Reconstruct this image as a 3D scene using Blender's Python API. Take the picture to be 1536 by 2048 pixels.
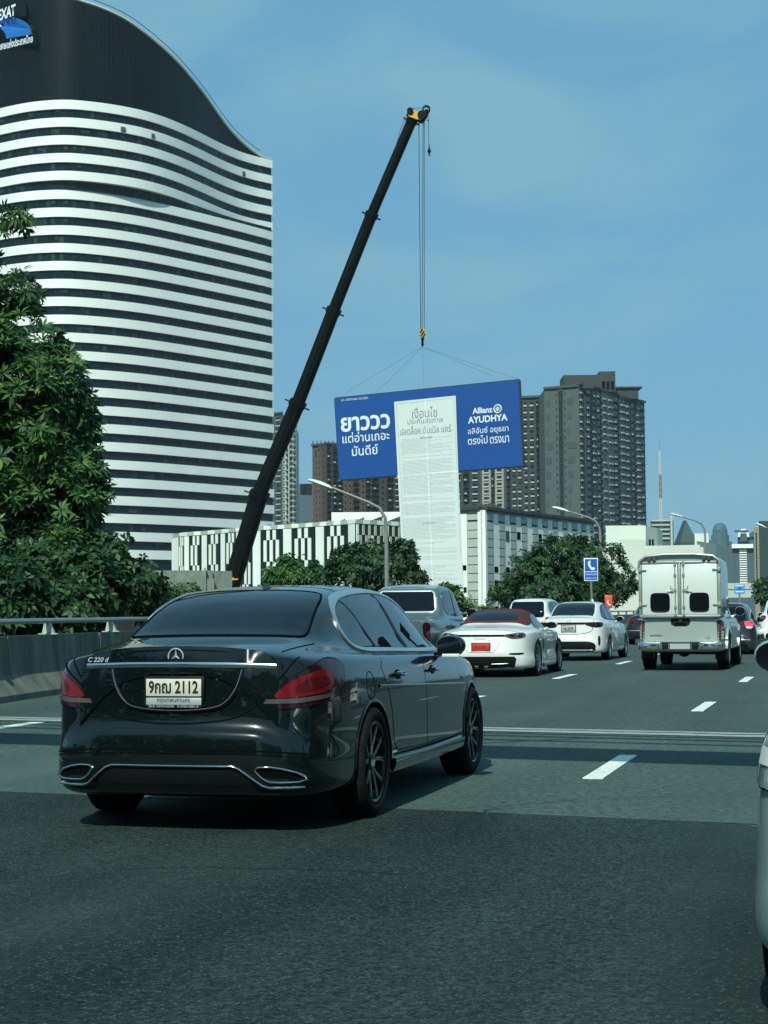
import bpy, bmesh, math, random
import numpy as np
from mathutils import Vector, Matrix
from mathutils.bvhtree import BVHTree

# ------------------------------------------------------------------ camera, sky, sun, exposure
SC = bpy.context.scene
for _o in list(bpy.data.objects):
    bpy.data.objects.remove(_o, do_unlink=True)
COL = SC.collection
R = math.radians
FPX, HC, YH, ROLL = 3500.0, 1.25, 1223.0, 0.008       # focal length and horizon of the 1536 x 2048 frame
_p = math.atan((YH - 1024) / FPX)
_F = Vector((0, math.cos(_p), math.sin(_p)))
_U0 = Vector((0, -math.sin(_p), math.cos(_p)))
_R0 = Vector((1, 0, 0))
_R = _R0 * math.cos(ROLL) - _U0 * math.sin(ROLL)
_U = _U0 * math.cos(ROLL) + _R0 * math.sin(ROLL)
cam = bpy.data.cameras.new('camera')
cam_o = bpy.data.objects.new('camera', cam)
COL.objects.link(cam_o)
cam_o.matrix_world = Matrix(((_R.x, _U.x, -_F.x, 0), (_R.y, _U.y, -_F.y, 0), (_R.z, _U.z, -_F.z, HC), (0, 0, 0, 1)))
cam.sensor_fit = 'VERTICAL'
cam.sensor_height = 36
cam.lens = FPX / 2048 * 36
cam.clip_start = 0.1
cam.clip_end = 12000
SC.camera = cam_o
SC.view_settings.view_transform = 'Standard'
SC.view_settings.look = 'None'
SC.view_settings.exposure = 0.06
SC.view_settings.gamma = 1.0
SC.view_settings.use_curve_mapping = False
try:
    SC.cycles.use_denoising = True
    SC.cycles.max_bounces = 8
    SC.cycles.volume_bounces = 0
except Exception:
    pass

SUN_EL, SUN_TO = R(44), Vector((0.24, 1.0, 0)).normalized()     # direction the shadows fall
world = bpy.data.worlds.new('World')
SC.world = world
world.use_nodes = True
wn, wl = world.node_tree.nodes, world.node_tree.links
wn.clear()
w_out = wn.new('ShaderNodeOutputWorld')
w_bg = wn.new('ShaderNodeBackground')
sky = wn.new('ShaderNodeTexSky')
sky.sky_type = 'NISHITA'
sky.sun_disc = False
sky.sun_elevation = SUN_EL
sky.sun_rotation = math.atan2(-SUN_TO.x, -SUN_TO.y)
sky.air_density = 1.0
sky.dust_density = 0.6
sky.ozone_density = 1.2
sky.altitude = 0
# thin veil of high cloud over the blue
w_tc = wn.new('ShaderNodeTexCoord')
w_map = wn.new('ShaderNodeMapping')
w_map.inputs['Scale'].default_value = (2.2, 2.2, 6.5)
w_map.inputs['Rotation'].default_value = (0.15, 0.5, 0.2)
w_noise = wn.new('ShaderNodeTexNoise')
w_noise.inputs['Scale'].default_value = 2.6
w_noise.inputs['Detail'].default_value = 4
w_noise.inputs['Roughness'].default_value = 0.5
w_noise.inputs['Distortion'].default_value = 0.6
w_ramp = wn.new('ShaderNodeMapRange')
w_ramp.inputs['From Min'].default_value = 0.42
w_ramp.inputs['From Max'].default_value = 0.68
w_ramp.inputs['To Min'].default_value = 0.0
w_ramp.inputs['To Max'].default_value = 0.75
w_mix = wn.new('ShaderNodeMix'); w_mix.data_type = 'RGBA'
w_flat = wn.new('ShaderNodeMix'); w_flat.data_type = 'RGBA'
w_flat.inputs[0].default_value = 0.86
w_flat.inputs[7].default_value = (1.42, 3.95, 5.9, 1)      # evenly blue part of the sky
w_mix.inputs[7].default_value = (2.4, 4.7, 5.75, 1)
wl.new(w_tc.outputs['Generated'], w_map.inputs['Vector'])
wl.new(w_map.outputs['Vector'], w_noise.inputs['Vector'])
wl.new(w_noise.outputs['Fac'], w_ramp.inputs['Value'])
wl.new(w_ramp.outputs['Result'], w_mix.inputs[0])
wl.new(sky.outputs['Color'], w_flat.inputs[6])
wl.new(w_flat.outputs[2], w_mix.inputs[6])
wl.new(w_mix.outputs[2], w_bg.inputs['Color'])
w_bg.inputs['Strength'].default_value = 0.097
wl.new(w_bg.outputs['Background'], w_out.inputs['Surface'])

sun = bpy.data.lights.new('sun', 'SUN')
sun.energy = 4.8
sun.angle = R(0.53)
sun.color = (0.965, 1.0, 0.875)
sun_o = bpy.data.objects.new('sun', sun)
COL.objects.link(sun_o)
_sd = Vector((SUN_TO.x * math.cos(SUN_EL), SUN_TO.y * math.cos(SUN_EL), -math.sin(SUN_EL)))
sun_o.rotation_euler = _sd.to_track_quat('-Z', 'Y').to_euler()

# ------------------------------------------------------------------ helpers
def at(x, y, Y):
    """world point at depth Y seen at pixel x, y of the 1536 x 2048 frame"""
    d = _F * FPX + _R * (x - 768) + _U * (1024 - y)
    return Vector((0, 0, HC)) + d * (Y / d.y)

def gnd(x, y, z=0.0):
    d = _F * FPX + _R * (x - 768) + _U * (1024 - y)
    return Vector((0, 0, HC)) + d * ((z - HC) / d.z)

def tag(o, label=None, cat=None, group=None, kind=None):
    if label: o['label'] = label
    if cat: o['category'] = cat
    if group: o['group'] = group
    if kind: o['kind'] = kind
    return o

def empty(name, loc=(0, 0, 0), rz=0.0, label=None, cat=None, group=None):
    o = bpy.data.objects.new(name, None)
    o.empty_display_size = 0.3
    COL.objects.link(o)
    o.location = loc
    o.rotation_euler = (0, 0, rz)
    return tag(o, label, cat, group)

def link(name, me, mats=None, parent=None, smooth=False, sharp=None):
    me.name = name
    if mats is not None:
        for m in (mats if isinstance(mats, (list, tuple)) else [mats]):
            me.materials.append(m)
    if smooth:
        me.shade_smooth()
        if sharp: me.set_sharp_from_angle(angle=R(sharp))
    o = bpy.data.objects.new(name, me)
    COL.objects.link(o)
    if parent: o.parent = parent
    return o

class MB:
    """collects simple solids and links them as one mesh"""
    def __init__(s):
        s.v, s.f, s.m = [], [], []
        s.mi = 0
    def add(s, vs, fs):
        n = len(s.v)
        s.v += [tuple(p) for p in vs]
        s.f += [tuple(i + n for i in f) for f in fs]
        s.m += [s.mi] * len(fs)
        return s
    def box(s, c, d, M=None):
        hx, hy, hz = d[0] / 2, d[1] / 2, d[2] / 2
        vs = [Vector((c[0] + a * hx, c[1] + b * hy, c[2] + e * hz)) for a in (-1, 1) for b in (-1, 1) for e in (-1, 1)]
        if M: vs = [M @ p for p in vs]
        return s.add(vs, [(0, 1, 3, 2), (4, 6, 7, 5), (0, 4, 5, 1), (2, 3, 7, 6), (0, 2, 6, 4), (1, 5, 7, 3)])
    def bar(s, a, b, w, h, up=(0, 0, 1)):
        a, b = Vector(a), Vector(b)
        d = (b - a).normalized()
        u = Vector(up)
        r = d.cross(u)
        if r.length < 1e-4: r = d.cross(Vector((1, 0, 0)))
        r.normalize(); u = r.cross(d)
        vs = [p + r * (i * w / 2) + u * (j * h / 2) for p in (a, b) for i, j in ((-1, -1), (1, -1), (1, 1), (-1, 1))]
        return s.add(vs, [(3, 2, 1, 0), (4, 5, 6, 7), (0, 1, 5, 4), (1, 2, 6, 5), (2, 3, 7, 6), (3, 0, 4, 7)])
    def tube(s, pts, rad, n=8, cap=True, closed=False):
        pts = [Vector(p) for p in pts]
        rr = rad if isinstance(rad, (list, tuple)) else [rad] * len(pts)
        vs, fs = [], []
        prev = None
        L = len(pts)
        for i, p in enumerate(pts):
            if closed: d = (pts[(i + 1) % L] - pts[i - 1])
            else: d = (pts[min(i + 1, L - 1)] - pts[max(i - 1, 0)])
            d.normalize()
            if prev is None:
                r = d.cross(Vector((0, 0, 1)))
                if r.length < 1e-3: r = d.cross(Vector((1, 0, 0)))
            else:
                r = prev - d * prev.dot(d)
            r.normalize(); prev = r
            u = r.cross(d)
            for k in range(n):
                a = 2 * math.pi * k / n
                vs.append(p + (r * math.cos(a) + u * math.sin(a)) * rr[i])
        m = L if closed else L - 1
        for i in range(m):
            for k in range(n):
                a, b = i * n + k, i * n + (k + 1) % n
                c, d2 = ((i + 1) % L) * n + (k + 1) % n, ((i + 1) % L) * n + k
                fs.append((a, b, c, d2))
        if cap and not closed:
            fs.append(tuple(range(n))[::-1])
            fs.append(tuple(range((L - 1) * n, L * n)))
        return s.add(vs, fs)
    def lathe(s, prof, n=32, axis='y', c=(0, 0, 0), closed=False):
        """prof: list of (radius, offset along the axis)"""
        vs, fs = [], []
        for (r, h) in prof:
            for k in range(n):
                a = 2 * math.pi * k / n
                ca, sa = math.cos(a) * r, math.sin(a) * r
                q = {'y': (ca, h, sa), 'z': (ca, sa, h), 'x': (h, ca, sa)}[axis]
                vs.append((q[0] + c[0], q[1] + c[1], q[2] + c[2]))
        L = len(prof)
        for i in range(L if closed else L - 1):
            for k in range(n):
                j = (i + 1) % L
                fs.append((i * n + k, j * n + k, j * n + (k + 1) % n, i * n + (k + 1) % n))
        return s.add(vs, fs)
    def prism(s, poly, a, b, fn):
        """poly 2D, extruded between a and b; fn(u, v, w) -> point"""
        n = len(poly)
        vs = [fn(u, v, a) for u, v in poly] + [fn(u, v, b) for u, v in poly]
        fs = [tuple(range(n))[::-1], tuple(range(n, 2 * n))]
        fs += [(i, (i + 1) % n, n + (i + 1) % n, n + i) for i in range(n)]
        return s.add(vs, fs)
    def mesh(s, name='mesh', fix=True):
        me = bpy.data.meshes.new(name)
        me.from_pydata([tuple(p) for p in s.v], [], s.f)
        if any(s.m): me.polygons.foreach_set('material_index', s.m)
        if fix:
            bm = bmesh.new(); bm.from_mesh(me)
            bmesh.ops.recalc_face_normals(bm, faces=bm.faces)
            bm.to_mesh(me); bm.free()
        me.update()
        return me
    def build(s, name, mats, parent=None, smooth=False, sharp=35, fix=True, bevel=0):
        me = s.mesh(name, fix)
        if bevel:
            bm = bmesh.new(); bm.from_mesh(me)
            bmesh.ops.bevel(bm, geom=[e for e in bm.edges if len(e.link_faces) == 2 and e.calc_face_angle(0) > R(30)],
                            offset=bevel, segments=2, affect='EDGES', profile=0.5, clamp_overlap=True)
            bm.to_mesh(me); bm.free()
            smooth = True
        return link(name, me, mats, parent, smooth, sharp)

def one_box(name, c, d, mat, parent=None, bevel=0.0, M=None):
    return MB().box(c, d, M).build(name, mat, parent, bevel=bevel)

def copy_tree(o, parent=None):
    c = o.copy(); COL.objects.link(c)
    if parent: c.parent = parent
    for ch in [k for k in bpy.data.objects if k.parent == o]:
        copy_tree(ch, c)
    return c

# ------------------------------------------------------------------ materials
def srgb(r, g, b):
    f = lambda c: (c / 255 / 12.92) if c / 255 <= 0.04045 else ((c / 255 + 0.055) / 1.055) ** 2.4
    return (f(r), f(g), f(b))

def mat(name, col, rough=0.6, metal=0.0, coat=0.0, coat_rough=0.03, spec=0.5, noise=0.0, nscale=8.0, bump=0.0, bscale=None,
        emit=None, estr=0.0, flake=False, coords='Object', trans=0.0, stretch=None):
    m = bpy.data.materials.new(name)
    m.use_nodes = True
    nt = m.node_tree
    b = nt.nodes['Principled BSDF']
    b.inputs['Base Color'].default_value = (*col, 1)
    b.inputs['Roughness'].default_value = rough
    b.inputs['Metallic'].default_value = metal
    b.inputs['Coat Weight'].default_value = coat
    b.inputs['Coat Roughness'].default_value = coat_rough
    b.inputs['Specular IOR Level'].default_value = spec
    if trans: b.inputs['Transmission Weight'].default_value = trans
    if emit:
        b.inputs['Emission Color'].default_value = (*emit, 1)
        b.inputs['Emission Strength'].default_value = estr
    if noise or bump:
        tc = nt.nodes.new('ShaderNodeTexCoord')
        src = tc.outputs[coords]
        if stretch:
            mp = nt.nodes.new('ShaderNodeMapping')
            mp.inputs['Scale'].default_value = stretch
            nt.links.new(src, mp.inputs['Vector']); src = mp.outputs['Vector']
    if noise:
        n = nt.nodes.new('ShaderNodeTexNoise')
        n.inputs['Scale'].default_value = nscale
        n.inputs['Detail'].default_value = 6
        n.inputs['Roughness'].default_value = 0.6
        nt.links.new(src, n.inputs['Vector'])
        mr = nt.nodes.new('ShaderNodeMapRange')
        mr.inputs['From Min'].default_value = 0.25; mr.inputs['From Max'].default_value = 0.75
        mr.inputs['To Min'].default_value = 1 - noise; mr.inputs['To Max'].default_value = 1 + noise
        nt.links.new(n.outputs['Fac'], mr.inputs['Value'])
        mx = nt.nodes.new('ShaderNodeVectorMath'); mx.operation = 'SCALE'
        mx.inputs[0].default_value = col
        nt.links.new(mr.outputs['Result'], mx.inputs['Scale'])
        nt.links.new(mx.outputs[0], b.inputs['Base Color'])
    if bump:
        n2 = nt.nodes.new('ShaderNodeTexNoise')
        n2.inputs['Scale'].default_value = bscale or nscale * 4
        n2.inputs['Detail'].default_value = 4
        nt.links.new(src, n2.inputs['Vector'])
        bp = nt.nodes.new('ShaderNodeBump')
        bp.inputs['Strength'].default_value = bump
        bp.inputs['Distance'].default_value = 0.01
        nt.links.new(n2.outputs['Fac'], bp.inputs['Height'])
        nt.links.new(bp.outputs['Normal'], b.inputs['Normal'])
    return m

M = {}
M['merc'] = mat('dark_grey_metallic_paint', (0.002, 0.0055, 0.0055), 0.22, 0.0, spec=.12, coat=1.0, coat_rough=0.015, noise=0.05, nscale=3)
M['white_paint'] = mat('white_car_paint', (0.62, 0.66, 0.63), 0.35, coat=0.8, noise=0.03, nscale=2)
M['silver'] = mat('silver_car_paint', (0.38, 0.46, 0.43), 0.34, 0.45, coat=0.8, noise=0.03, nscale=2)
M['silver_green'] = mat('silver_green_paint', (0.26, 0.38, 0.34), 0.36, 0.35, coat=0.8, noise=0.03, nscale=2)
M['steel_blue'] = mat('blue_grey_car_paint', (0.10, 0.15, 0.17), 0.30, 0.5, coat=0.9, noise=0.03, nscale=2)
M['grey_paint'] = mat('dark_grey_car_paint', (0.03, 0.035, 0.038), 0.3, 0.4, coat=0.9, noise=0.04, nscale=2)
M['black_paint'] = mat('black_car_paint', (0.010, 0.011, 0.012), 0.3, 0.1, coat=0.9, noise=0.04, nscale=2)
M['glass'] = mat('tinted_glass', (0.003, 0.006, 0.010), 0.04, 0.0, spec=0.35, coat=0.0, noise=0.15, nscale=1.2)
M['glass2'] = mat('tinted_side_glass', (0.018, 0.034, 0.044), 0.05, 0.0, spec=0.6, coat=0.2, noise=0.15, nscale=1.2)
M['chrome'] = mat('chrome', (0.72, 0.76, 0.76), 0.10, 1.0, noise=0.03, nscale=5)
M['satin'] = mat('satin_aluminium', (0.55, 0.60, 0.60), 0.3, 0.9, noise=0.04, nscale=5)
M['tyre'] = mat('tyre_rubber', (0.008, 0.011, 0.011), 0.85, spec=.12, noise=0.25, nscale=12, bump=0.2, bscale=60)
M['rim_black'] = mat('gloss_black_alloy', (0.008, 0.010, 0.011), 0.3, 0.2, spec=.2, coat=0.4, noise=0.05)
M['rim_silver'] = mat('silver_alloy', (0.45, 0.48, 0.48), 0.3, 0.85, noise=0.05)
M['rim_cut'] = mat('polished_alloy_edge', (0.55, 0.56, 0.55), 0.22, 0.9, noise=0.05)
M['trim'] = mat('black_plastic_trim', (0.006, 0.009, 0.009), 0.45, spec=.18, noise=0.15, nscale=20)
M['gap'] = mat('panel_gap', (0.002, 0.003, 0.003), 0.9, spec=.05, noise=0.1)
M['lamp_red'] = mat('red_lamp_lens', (0.115, 0.005, 0.008), 0.18, spec=.25, coat=0.35, noise=0.25, nscale=30, stretch=(1, 1, 3))
M['lamp_dark'] = mat('smoked_lamp_lens', (0.018, 0.004, 0.006), 0.12, spec=.25, coat=0.5, noise=0.1, nscale=14)
M['lamp_red2'] = mat('deep_red_lamp_lens', (0.060, 0.004, 0.006), 0.15, spec=.25, coat=0.4, noise=0.3, nscale=40, stretch=(1, 1, 4))
M['lamp_grey'] = mat('clear_lamp_lens', (0.075, 0.065, 0.07), 0.2, 0.2, spec=.3, coat=0.5, noise=0.2, nscale=24)
M['lamp_clear'] = mat('silvery_lamp_lens', (0.30, 0.42, 0.39), 0.10, 0.35, coat=1.0, noise=0.15, nscale=9)
M['lamp_lit'] = mat('lit_brake_lamp', (0.6, 0.02, 0.03), 0.2, coat=1.0, emit=(1.0, 0.03, 0.06), estr=2.2, noise=0.05)
M['plate_white'] = mat('number_plate_white', (0.50, 0.53, 0.44), 0.45, noise=0.05, nscale=20)
M['plate_silver'] = mat('plate_frame_silver', (0.42, 0.48, 0.50), 0.35, 0.3, noise=0.05, nscale=20)
M['plate_red'] = mat('number_plate_red', (0.42, 0.022, 0.016), 0.5, noise=0.05, nscale=20)
M['ink'] = mat('plate_lettering', (0.012, 0.013, 0.012), 0.5, noise=0.05)
M['ink_red'] = mat('plate_lettering_dark_red', (0.10, 0.008, 0.006), 0.5, noise=0.05)
M['soft_top'] = mat('red_canvas_roof', (0.060, 0.010, 0.014), 0.85, noise=0.12, nscale=40, bump=0.3, bscale=200)
M['galv'] = mat('galvanised_steel', (0.26, 0.31, 0.29), 0.45, 0.5, noise=0.15, nscale=6)
M['pole'] = mat('lamp_pole_paint', (0.20, 0.23, 0.21), 0.5, 0.3, noise=0.15, nscale=3)
M['lamp_head'] = mat('lamp_head_white', (0.62, 0.66, 0.62), 0.4, noise=0.08, nscale=6)
M['sign_blue'] = mat('sign_blue', (0.006, 0.085, 0.42), 0.4, noise=0.06, nscale=3)
M['sign_white'] = mat('sign_white', (0.62, 0.72, 0.75), 0.45, noise=0.05, nscale=3)
M['orange'] = mat('orange_box', (0.62, 0.075, 0.025), 0.45, noise=0.08, nscale=4)
M['line'] = mat('road_line_paint', (0.62, 0.68, 0.62), 0.6, noise=0.42, nscale=16, bump=0.2, bscale=120)

# ------------------------------------------------------------------ vehicles: body surface and panels laid on it
def lerp(a, b, t): return a + (b - a) * t

def interp(rows, t):
    """rows sorted by first value; linear"""
    if t <= rows[0][0]: return rows[0][1:]
    for a, b in zip(rows, rows[1:]):
        if t <= b[0]:
            k = (t - a[0]) / (b[0] - a[0])
            return tuple(lerp(x, y, k) for x, y in zip(a[1:], b[1:]))
    return rows[-1][1:]

def car_surface(T, mats, cutters, sub=2):
    """T: stations, rear/side/front profiles, bottom height.  Local x runs from the rear bumper forward, y to the left."""
    st = T['st']; N = len(st) - 1; MJ = 5
    def cap(i, j):
        x, ws, zs, g0y, g0z, g1y, g1z, zc, bow = st[i]
        if j == 0: y, z = 0.0, zc
        elif j == 1: y, z = g1y * 0.55, zc - 0.15 * (zc - g1z)
        elif j == 2: y, z = g1y, g1z
        elif j == 3: y, z = (g0y + g1y) / 2 + T.get('tumble', 0.012), (g0z + g1z) / 2 + 0.004
        elif j == 4: y, z = g0y, g0z
        else: y, z = ws, zs
        return Vector((x + bow * (1 - (y / ws) ** 2), y, z))
    per = [(0, j) for j in range(MJ + 1)] + [(i, MJ) for i in range(1, N + 1)] + [(N, j) for j in range(MJ - 1, -1, -1)]
    P = [cap(i, j) for i, j in per]
    K = len(T['R']) - 1
    zb = T['zb']
    verts, idx = [], {}
    def vid(key, p):
        if key not in idx:
            idx[key] = len(verts); verts.append(tuple(p))
        return idx[key]
    for i in range(N + 1):
        for j in range(MJ + 1): vid(('c', i, j), cap(i, j))
    rw = {(0, 5): 0.62, (1, 5): 0.30, (2, 5): 0.08, (0, 4): 0.85}
    fw = {(N, 5): 0.62, (N - 1, 5): 0.30, (N - 2, 5): 0.08, (N, 4): 0.85}
    ring = {}
    for a, (i, j) in enumerate(per):
        p = P[a]
        q0 = P[a - 1] if a > 0 else Vector((p.x, -0.2, 0))
        q1 = P[a + 1] if a < len(P) - 1 else Vector((p.x, -0.2, 0))
        t = Vector((q1.x - q0.x, q1.y - q0.y, 0))
        if a == 0 or a == len(P) - 1: t = Vector((0, 1 if a == 0 else -1, 0))
        t.normalize()
        n = Vector((-t.y, t.x, 0))
        wr = 1.0 if (i == 0 and j <= 3) else rw.get((i, j), 0.0)
        wf = 1.0 if (i == N and j <= 3) else fw.get((i, j), 0.0)
        ws_ = 1 - wr - wf
        ztop = p.z
        ring[(a, 0)] = ('c', i, j)
        for k in range(1, K + 1):
            off = T['R'][k][0] * wr + T['F'][k][0] * wf + T['S'][k][0] * ws_
            fr = T['R'][k][1] * wr + T['F'][k][1] * wf + T['S'][k][1] * ws_
            z = zb + (ztop - zb) * fr
            if 'lift' in T: z += T['lift'](p.x, k, K)
            ring[(a, k)] = ('r', a, k)
            vid(('r', a, k), Vector((p.x, p.y, z)) + n * off)
    faces, crease = [], []
    for i in range(N):
        for j in range(MJ):
            faces.append([idx[('c', i, j)], idx[('c', i, j + 1)], idx[('c', i + 1, j + 1)], idx[('c', i + 1, j)]])
    for a in range(len(per) - 1):
        for k in range(K):
            faces.append([idx[ring[(a, k)]], idx[ring[(a, k + 1)]], idx[ring[(a + 1, k + 1)]], idx[ring[(a + 1, k)]]])
    # underside
    def bot(i, j):
        if i == 0: return idx[ring[(j, K)]]
        if i == N: return idx[ring[(len(per) - 1 - j, K)]]
        if j == MJ: return idx[ring[(MJ + i, K)]]
        s = Vector(verts[idx[ring[(MJ + i, K)]]])
        return vid(('b', i, j), Vector((s.x, s.y * j / MJ, s.z)))
    for i in range(N):
        for j in range(MJ):
            faces.append([bot(i, j), bot(i + 1, j), bot(i + 1, j + 1), bot(i, j + 1)])
    cr = T.get('crease', {})
    def ce(k0, k1, w): crease.append((idx[k0], idx[k1], w))
    for j in range(MJ):
        ce(('c', 0, j), ('c', 0, j + 1), cr.get('rear', 0.5))
    for (what, w) in cr.get('rows', {}).items():
        for a in range(len(per) - 1):
            ce(ring[(a, what)], ring[(a + 1, what)], w)
    for i in range(*cr.get('rail', (0, 0))):
        ce(('c', i, 2), ('c', i + 1, 2), cr.get('railw', 0.3))
    for i in cr.get('across', []):
        for j in range(2): ce(('c', i, j), ('c', i, j + 1), 0.45)
    bm = bmesh.new()
    cl = bm.edges.layers.float.new('crease_edge')
    bv = [bm.verts.new(v) for v in verts]
    bv2 = [bm.verts.new((v[0], -v[1], v[2])) for v in verts]
    for f in faces:
        bm.faces.new([bv[i] for i in f][::-1])
        bm.faces.new([bv2[i] for i in f])
    bm.edges.ensure_lookup_table()
    for a, b, w in crease:
        for V in (bv, bv2):
            e = bm.edges.get((V[a], V[b]))
            if e: e[cl] = w
    bmesh.ops.remove_doubles(bm, verts=bm.verts, dist=1e-4)
    bmesh.ops.recalc_face_normals(bm, faces=bm.faces)
    me = bpy.data.meshes.new('body_cage')
    bm.to_mesh(me); bm.free()
    for m in mats: me.materials.append(m)
    o = bpy.data.objects.new('body_cage', me); COL.objects.link(o)
    s = o.modifiers.new('s', 'SUBSURF'); s.levels = s.render_levels = sub
    co = None
    if cutters:
        c = MB(); c.mi = 1
        for (x, z, r) in cutters:
            for sgn in (1, -1):
                c.lathe([(0.001, sgn * 1.4), (r, sgn * 1.4), (r, sgn * 0.50), (0.001, sgn * 0.50)], 40, 'y', (x, 0, z))
        cm = c.mesh('cutter')
        bm = bmesh.new(); bm.from_mesh(cm); bmesh.ops.remove_doubles(bm, verts=bm.verts, dist=0.003)
        bmesh.ops.recalc_face_normals(bm, faces=bm.faces); bm.to_mesh(cm); bm.free()
        for m in mats: cm.materials.append(m)
        co = bpy.data.objects.new('cutter', cm); COL.objects.link(co)
        b = o.modifiers.new('b', 'BOOLEAN'); b.operation = 'DIFFERENCE'; b.object = co; b.solver = 'EXACT'
    dg = bpy.context.evaluated_depsgraph_get(); dg.update()
    out = bpy.data.meshes.new_from_object(o.evaluated_get(dg))
    bpy.data.objects.remove(o)
    if co: bpy.data.objects.remove(co)
    out.materials.clear()
    return out

VIEWS = {
    'right': (Vector((0, 1, 0)), Vector((1, 0, 0)), Vector((0, 0, 1))),
    'left': (Vector((0, -1, 0)), Vector((1, 0, 0)), Vector((0, 0, 1))),
    'rear': (Vector((1, 0, 0)), Vector((0, 1, 0)), Vector((0, 0, 1))),
    'front': (Vector((-1, 0, 0)), Vector((0, 1, 0)), Vector((0, 0, 1))),
    'top': (Vector((0, 0, -1)), Vector((1, 0, 0)), Vector((0, 1, 0))),
}
for _n, _s in (('rr', 1), ('rl', -1)):      # looking at the rear right / rear left corner, 45 degrees
    VIEWS[_n] = (Vector((0.7071, 0.7071 * _s, 0)), Vector((0.7071 * _s, -0.7071, 0)) * (1 if _s > 0 else 1), Vector((0, 0, 1)))

def smooth_poly(pts, it=2, closed=True, cap=.05):
    for _ in range(it):
        out = []
        n = len(pts)
        rng = range(n) if closed else range(n - 1)
        if not closed: out.append(pts[0])
        for i in rng:
            a, b = pts[i], pts[(i + 1) % n]
            t = min(.25, cap / max(1e-6, math.hypot(b[0] - a[0], b[1] - a[1])))
            out.append((lerp(a[0], b[0], t), lerp(a[1], b[1], t)))
            out.append((lerp(b[0], a[0], t), lerp(b[1], a[1], t)))
        if not closed: out.append(pts[-1])
        pts = out
    return pts

class Body:
    def __init__(s, me):
        bm = bmesh.new(); bm.from_mesh(me)
        s.bvh = BVHTree.FromBMesh(bm)
        bm.free()
    def hit(s, view, u, v, off):
        D, U, V = VIEWS[view]
        o = U * u + V * v - D * 8
        h = s.bvh.ray_cast(o, D)
        if h[0] is None or (h[0] - o).length > 9.2:
            q = U * u + V * v
            h = s.bvh.find_nearest(q if h[0] is None else h[0])
        n = h[1]
        if n.dot(D) > 0: n = -n
        return h[0] + n * off, n
    def panel(s, name, poly, view, mats, parent, off=0.004, step=0.06, depth=0.012, bulge=0, it=0, smooth=True):
        if it: poly = smooth_poly(poly, it)
        bm = bmesh.new()
        vs = [bm.verts.new((u, v, 0)) for u, v in poly]
        f = bm.faces.new(vs)
        us = [p[0] for p in poly]; ws = [p[1] for p in poly]
        for lo, hi, ax in ((min(us), max(us), 0), (min(ws), max(ws), 1)):
            k = max(1, int((hi - lo) / step))
            for i in range(1, k):
                c = lo + (hi - lo) * i / k
                co = (c, 0, 0) if ax == 0 else (0, c, 0)
                no = (1, 0, 0) if ax == 0 else (0, 1, 0)
                bmesh.ops.bisect_plane(bm, geom=bm.verts[:] + bm.edges[:] + bm.faces[:], plane_co=co, plane_no=no, dist=1e-5)
        be = [e for e in bm.edges if e.is_boundary]
        ns = {}
        for v in bm.verts:
            p, n = s.hit(view, v.co.x, v.co.y, off)
            ns[v] = (p, n)
        for v in bm.verts[:]: v.co = ns[v][0]
        bmesh.ops.recalc_face_normals(bm, faces=bm.faces)
        D = VIEWS[view][0]
        if sum((f.normal.dot(D) * f.calc_area() for f in bm.faces)) > 0:
            bmesh.ops.reverse_faces(bm, faces=bm.faces)
        old = {v: v.co.copy() for v in bm.verts}
        r = bmesh.ops.extrude_edge_only(bm, edges=be)
        nv = [g for g in r['geom'] if isinstance(g, bmesh.types.BMVert)]
        from_old = {}
        for v in nv:
            # push the skirt into the body
            c = min(((o, (oc - v.co).length_squared) for o, oc in old.items() if (oc - v.co).length_squared < 1e-10), key=lambda q: q[1], default=None)
            n = ns[c[0]][1] if c and c[0] in ns else -D
            v.co = v.co - n * (depth + off)
        me = bpy.data.meshes.new(name)
        bm.normal_update(); bm.to_mesh(me); bm.free()
        return link(name, me, mats, parent, smooth, 40)
    def ribbon(s, name, pts, view, w, mats, parent, off=0.006, closed=False, step=0.04, depth=0.008, ret=False):
        P = [Vector((a, b)) for a, b in pts]
        if closed: P.append(P[0])
        S = []
        for a, b in zip(P, P[1:]):
            k = max(1, int((b - a).length / step))
            S += [a.lerp(b, i / k) for i in range(k)]
        if not closed: S.append(P[-1])
        n = len(S)
        ww = w if callable(w) else (lambda t: w)
        vs, fs = [], []
        for i, p in enumerate(S):
            a = S[i - 1] if (i > 0 or closed) else p
            b = S[(i + 1) % n] if (i < n - 1 or closed) else p
            d = (b - a).normalized() if (b - a).length > 1e-6 else Vector((1, 0))
            q = Vector((-d.y, d.x)) * ww(i / n) / 2
            for sgn, o2 in ((-1, -depth), (-1, off), (-.5, off * 1.25), (.5, off * 1.25), (1, off), (1, -depth)):
                h, nn = s.hit(view, p.x + q.x * sgn, p.y + q.y * sgn, o2)
                vs.append(h)
        m = n if closed else n - 1
        for i in range(m):
            j = (i + 1) % n
            for k in range(5): fs.append((i * 6 + k, i * 6 + k + 1, j * 6 + k + 1, j * 6 + k))
        mb = MB().add(vs, fs)
        if ret: return mb
        return mb.build(name, mats, parent, smooth=True, sharp=60)

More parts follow.
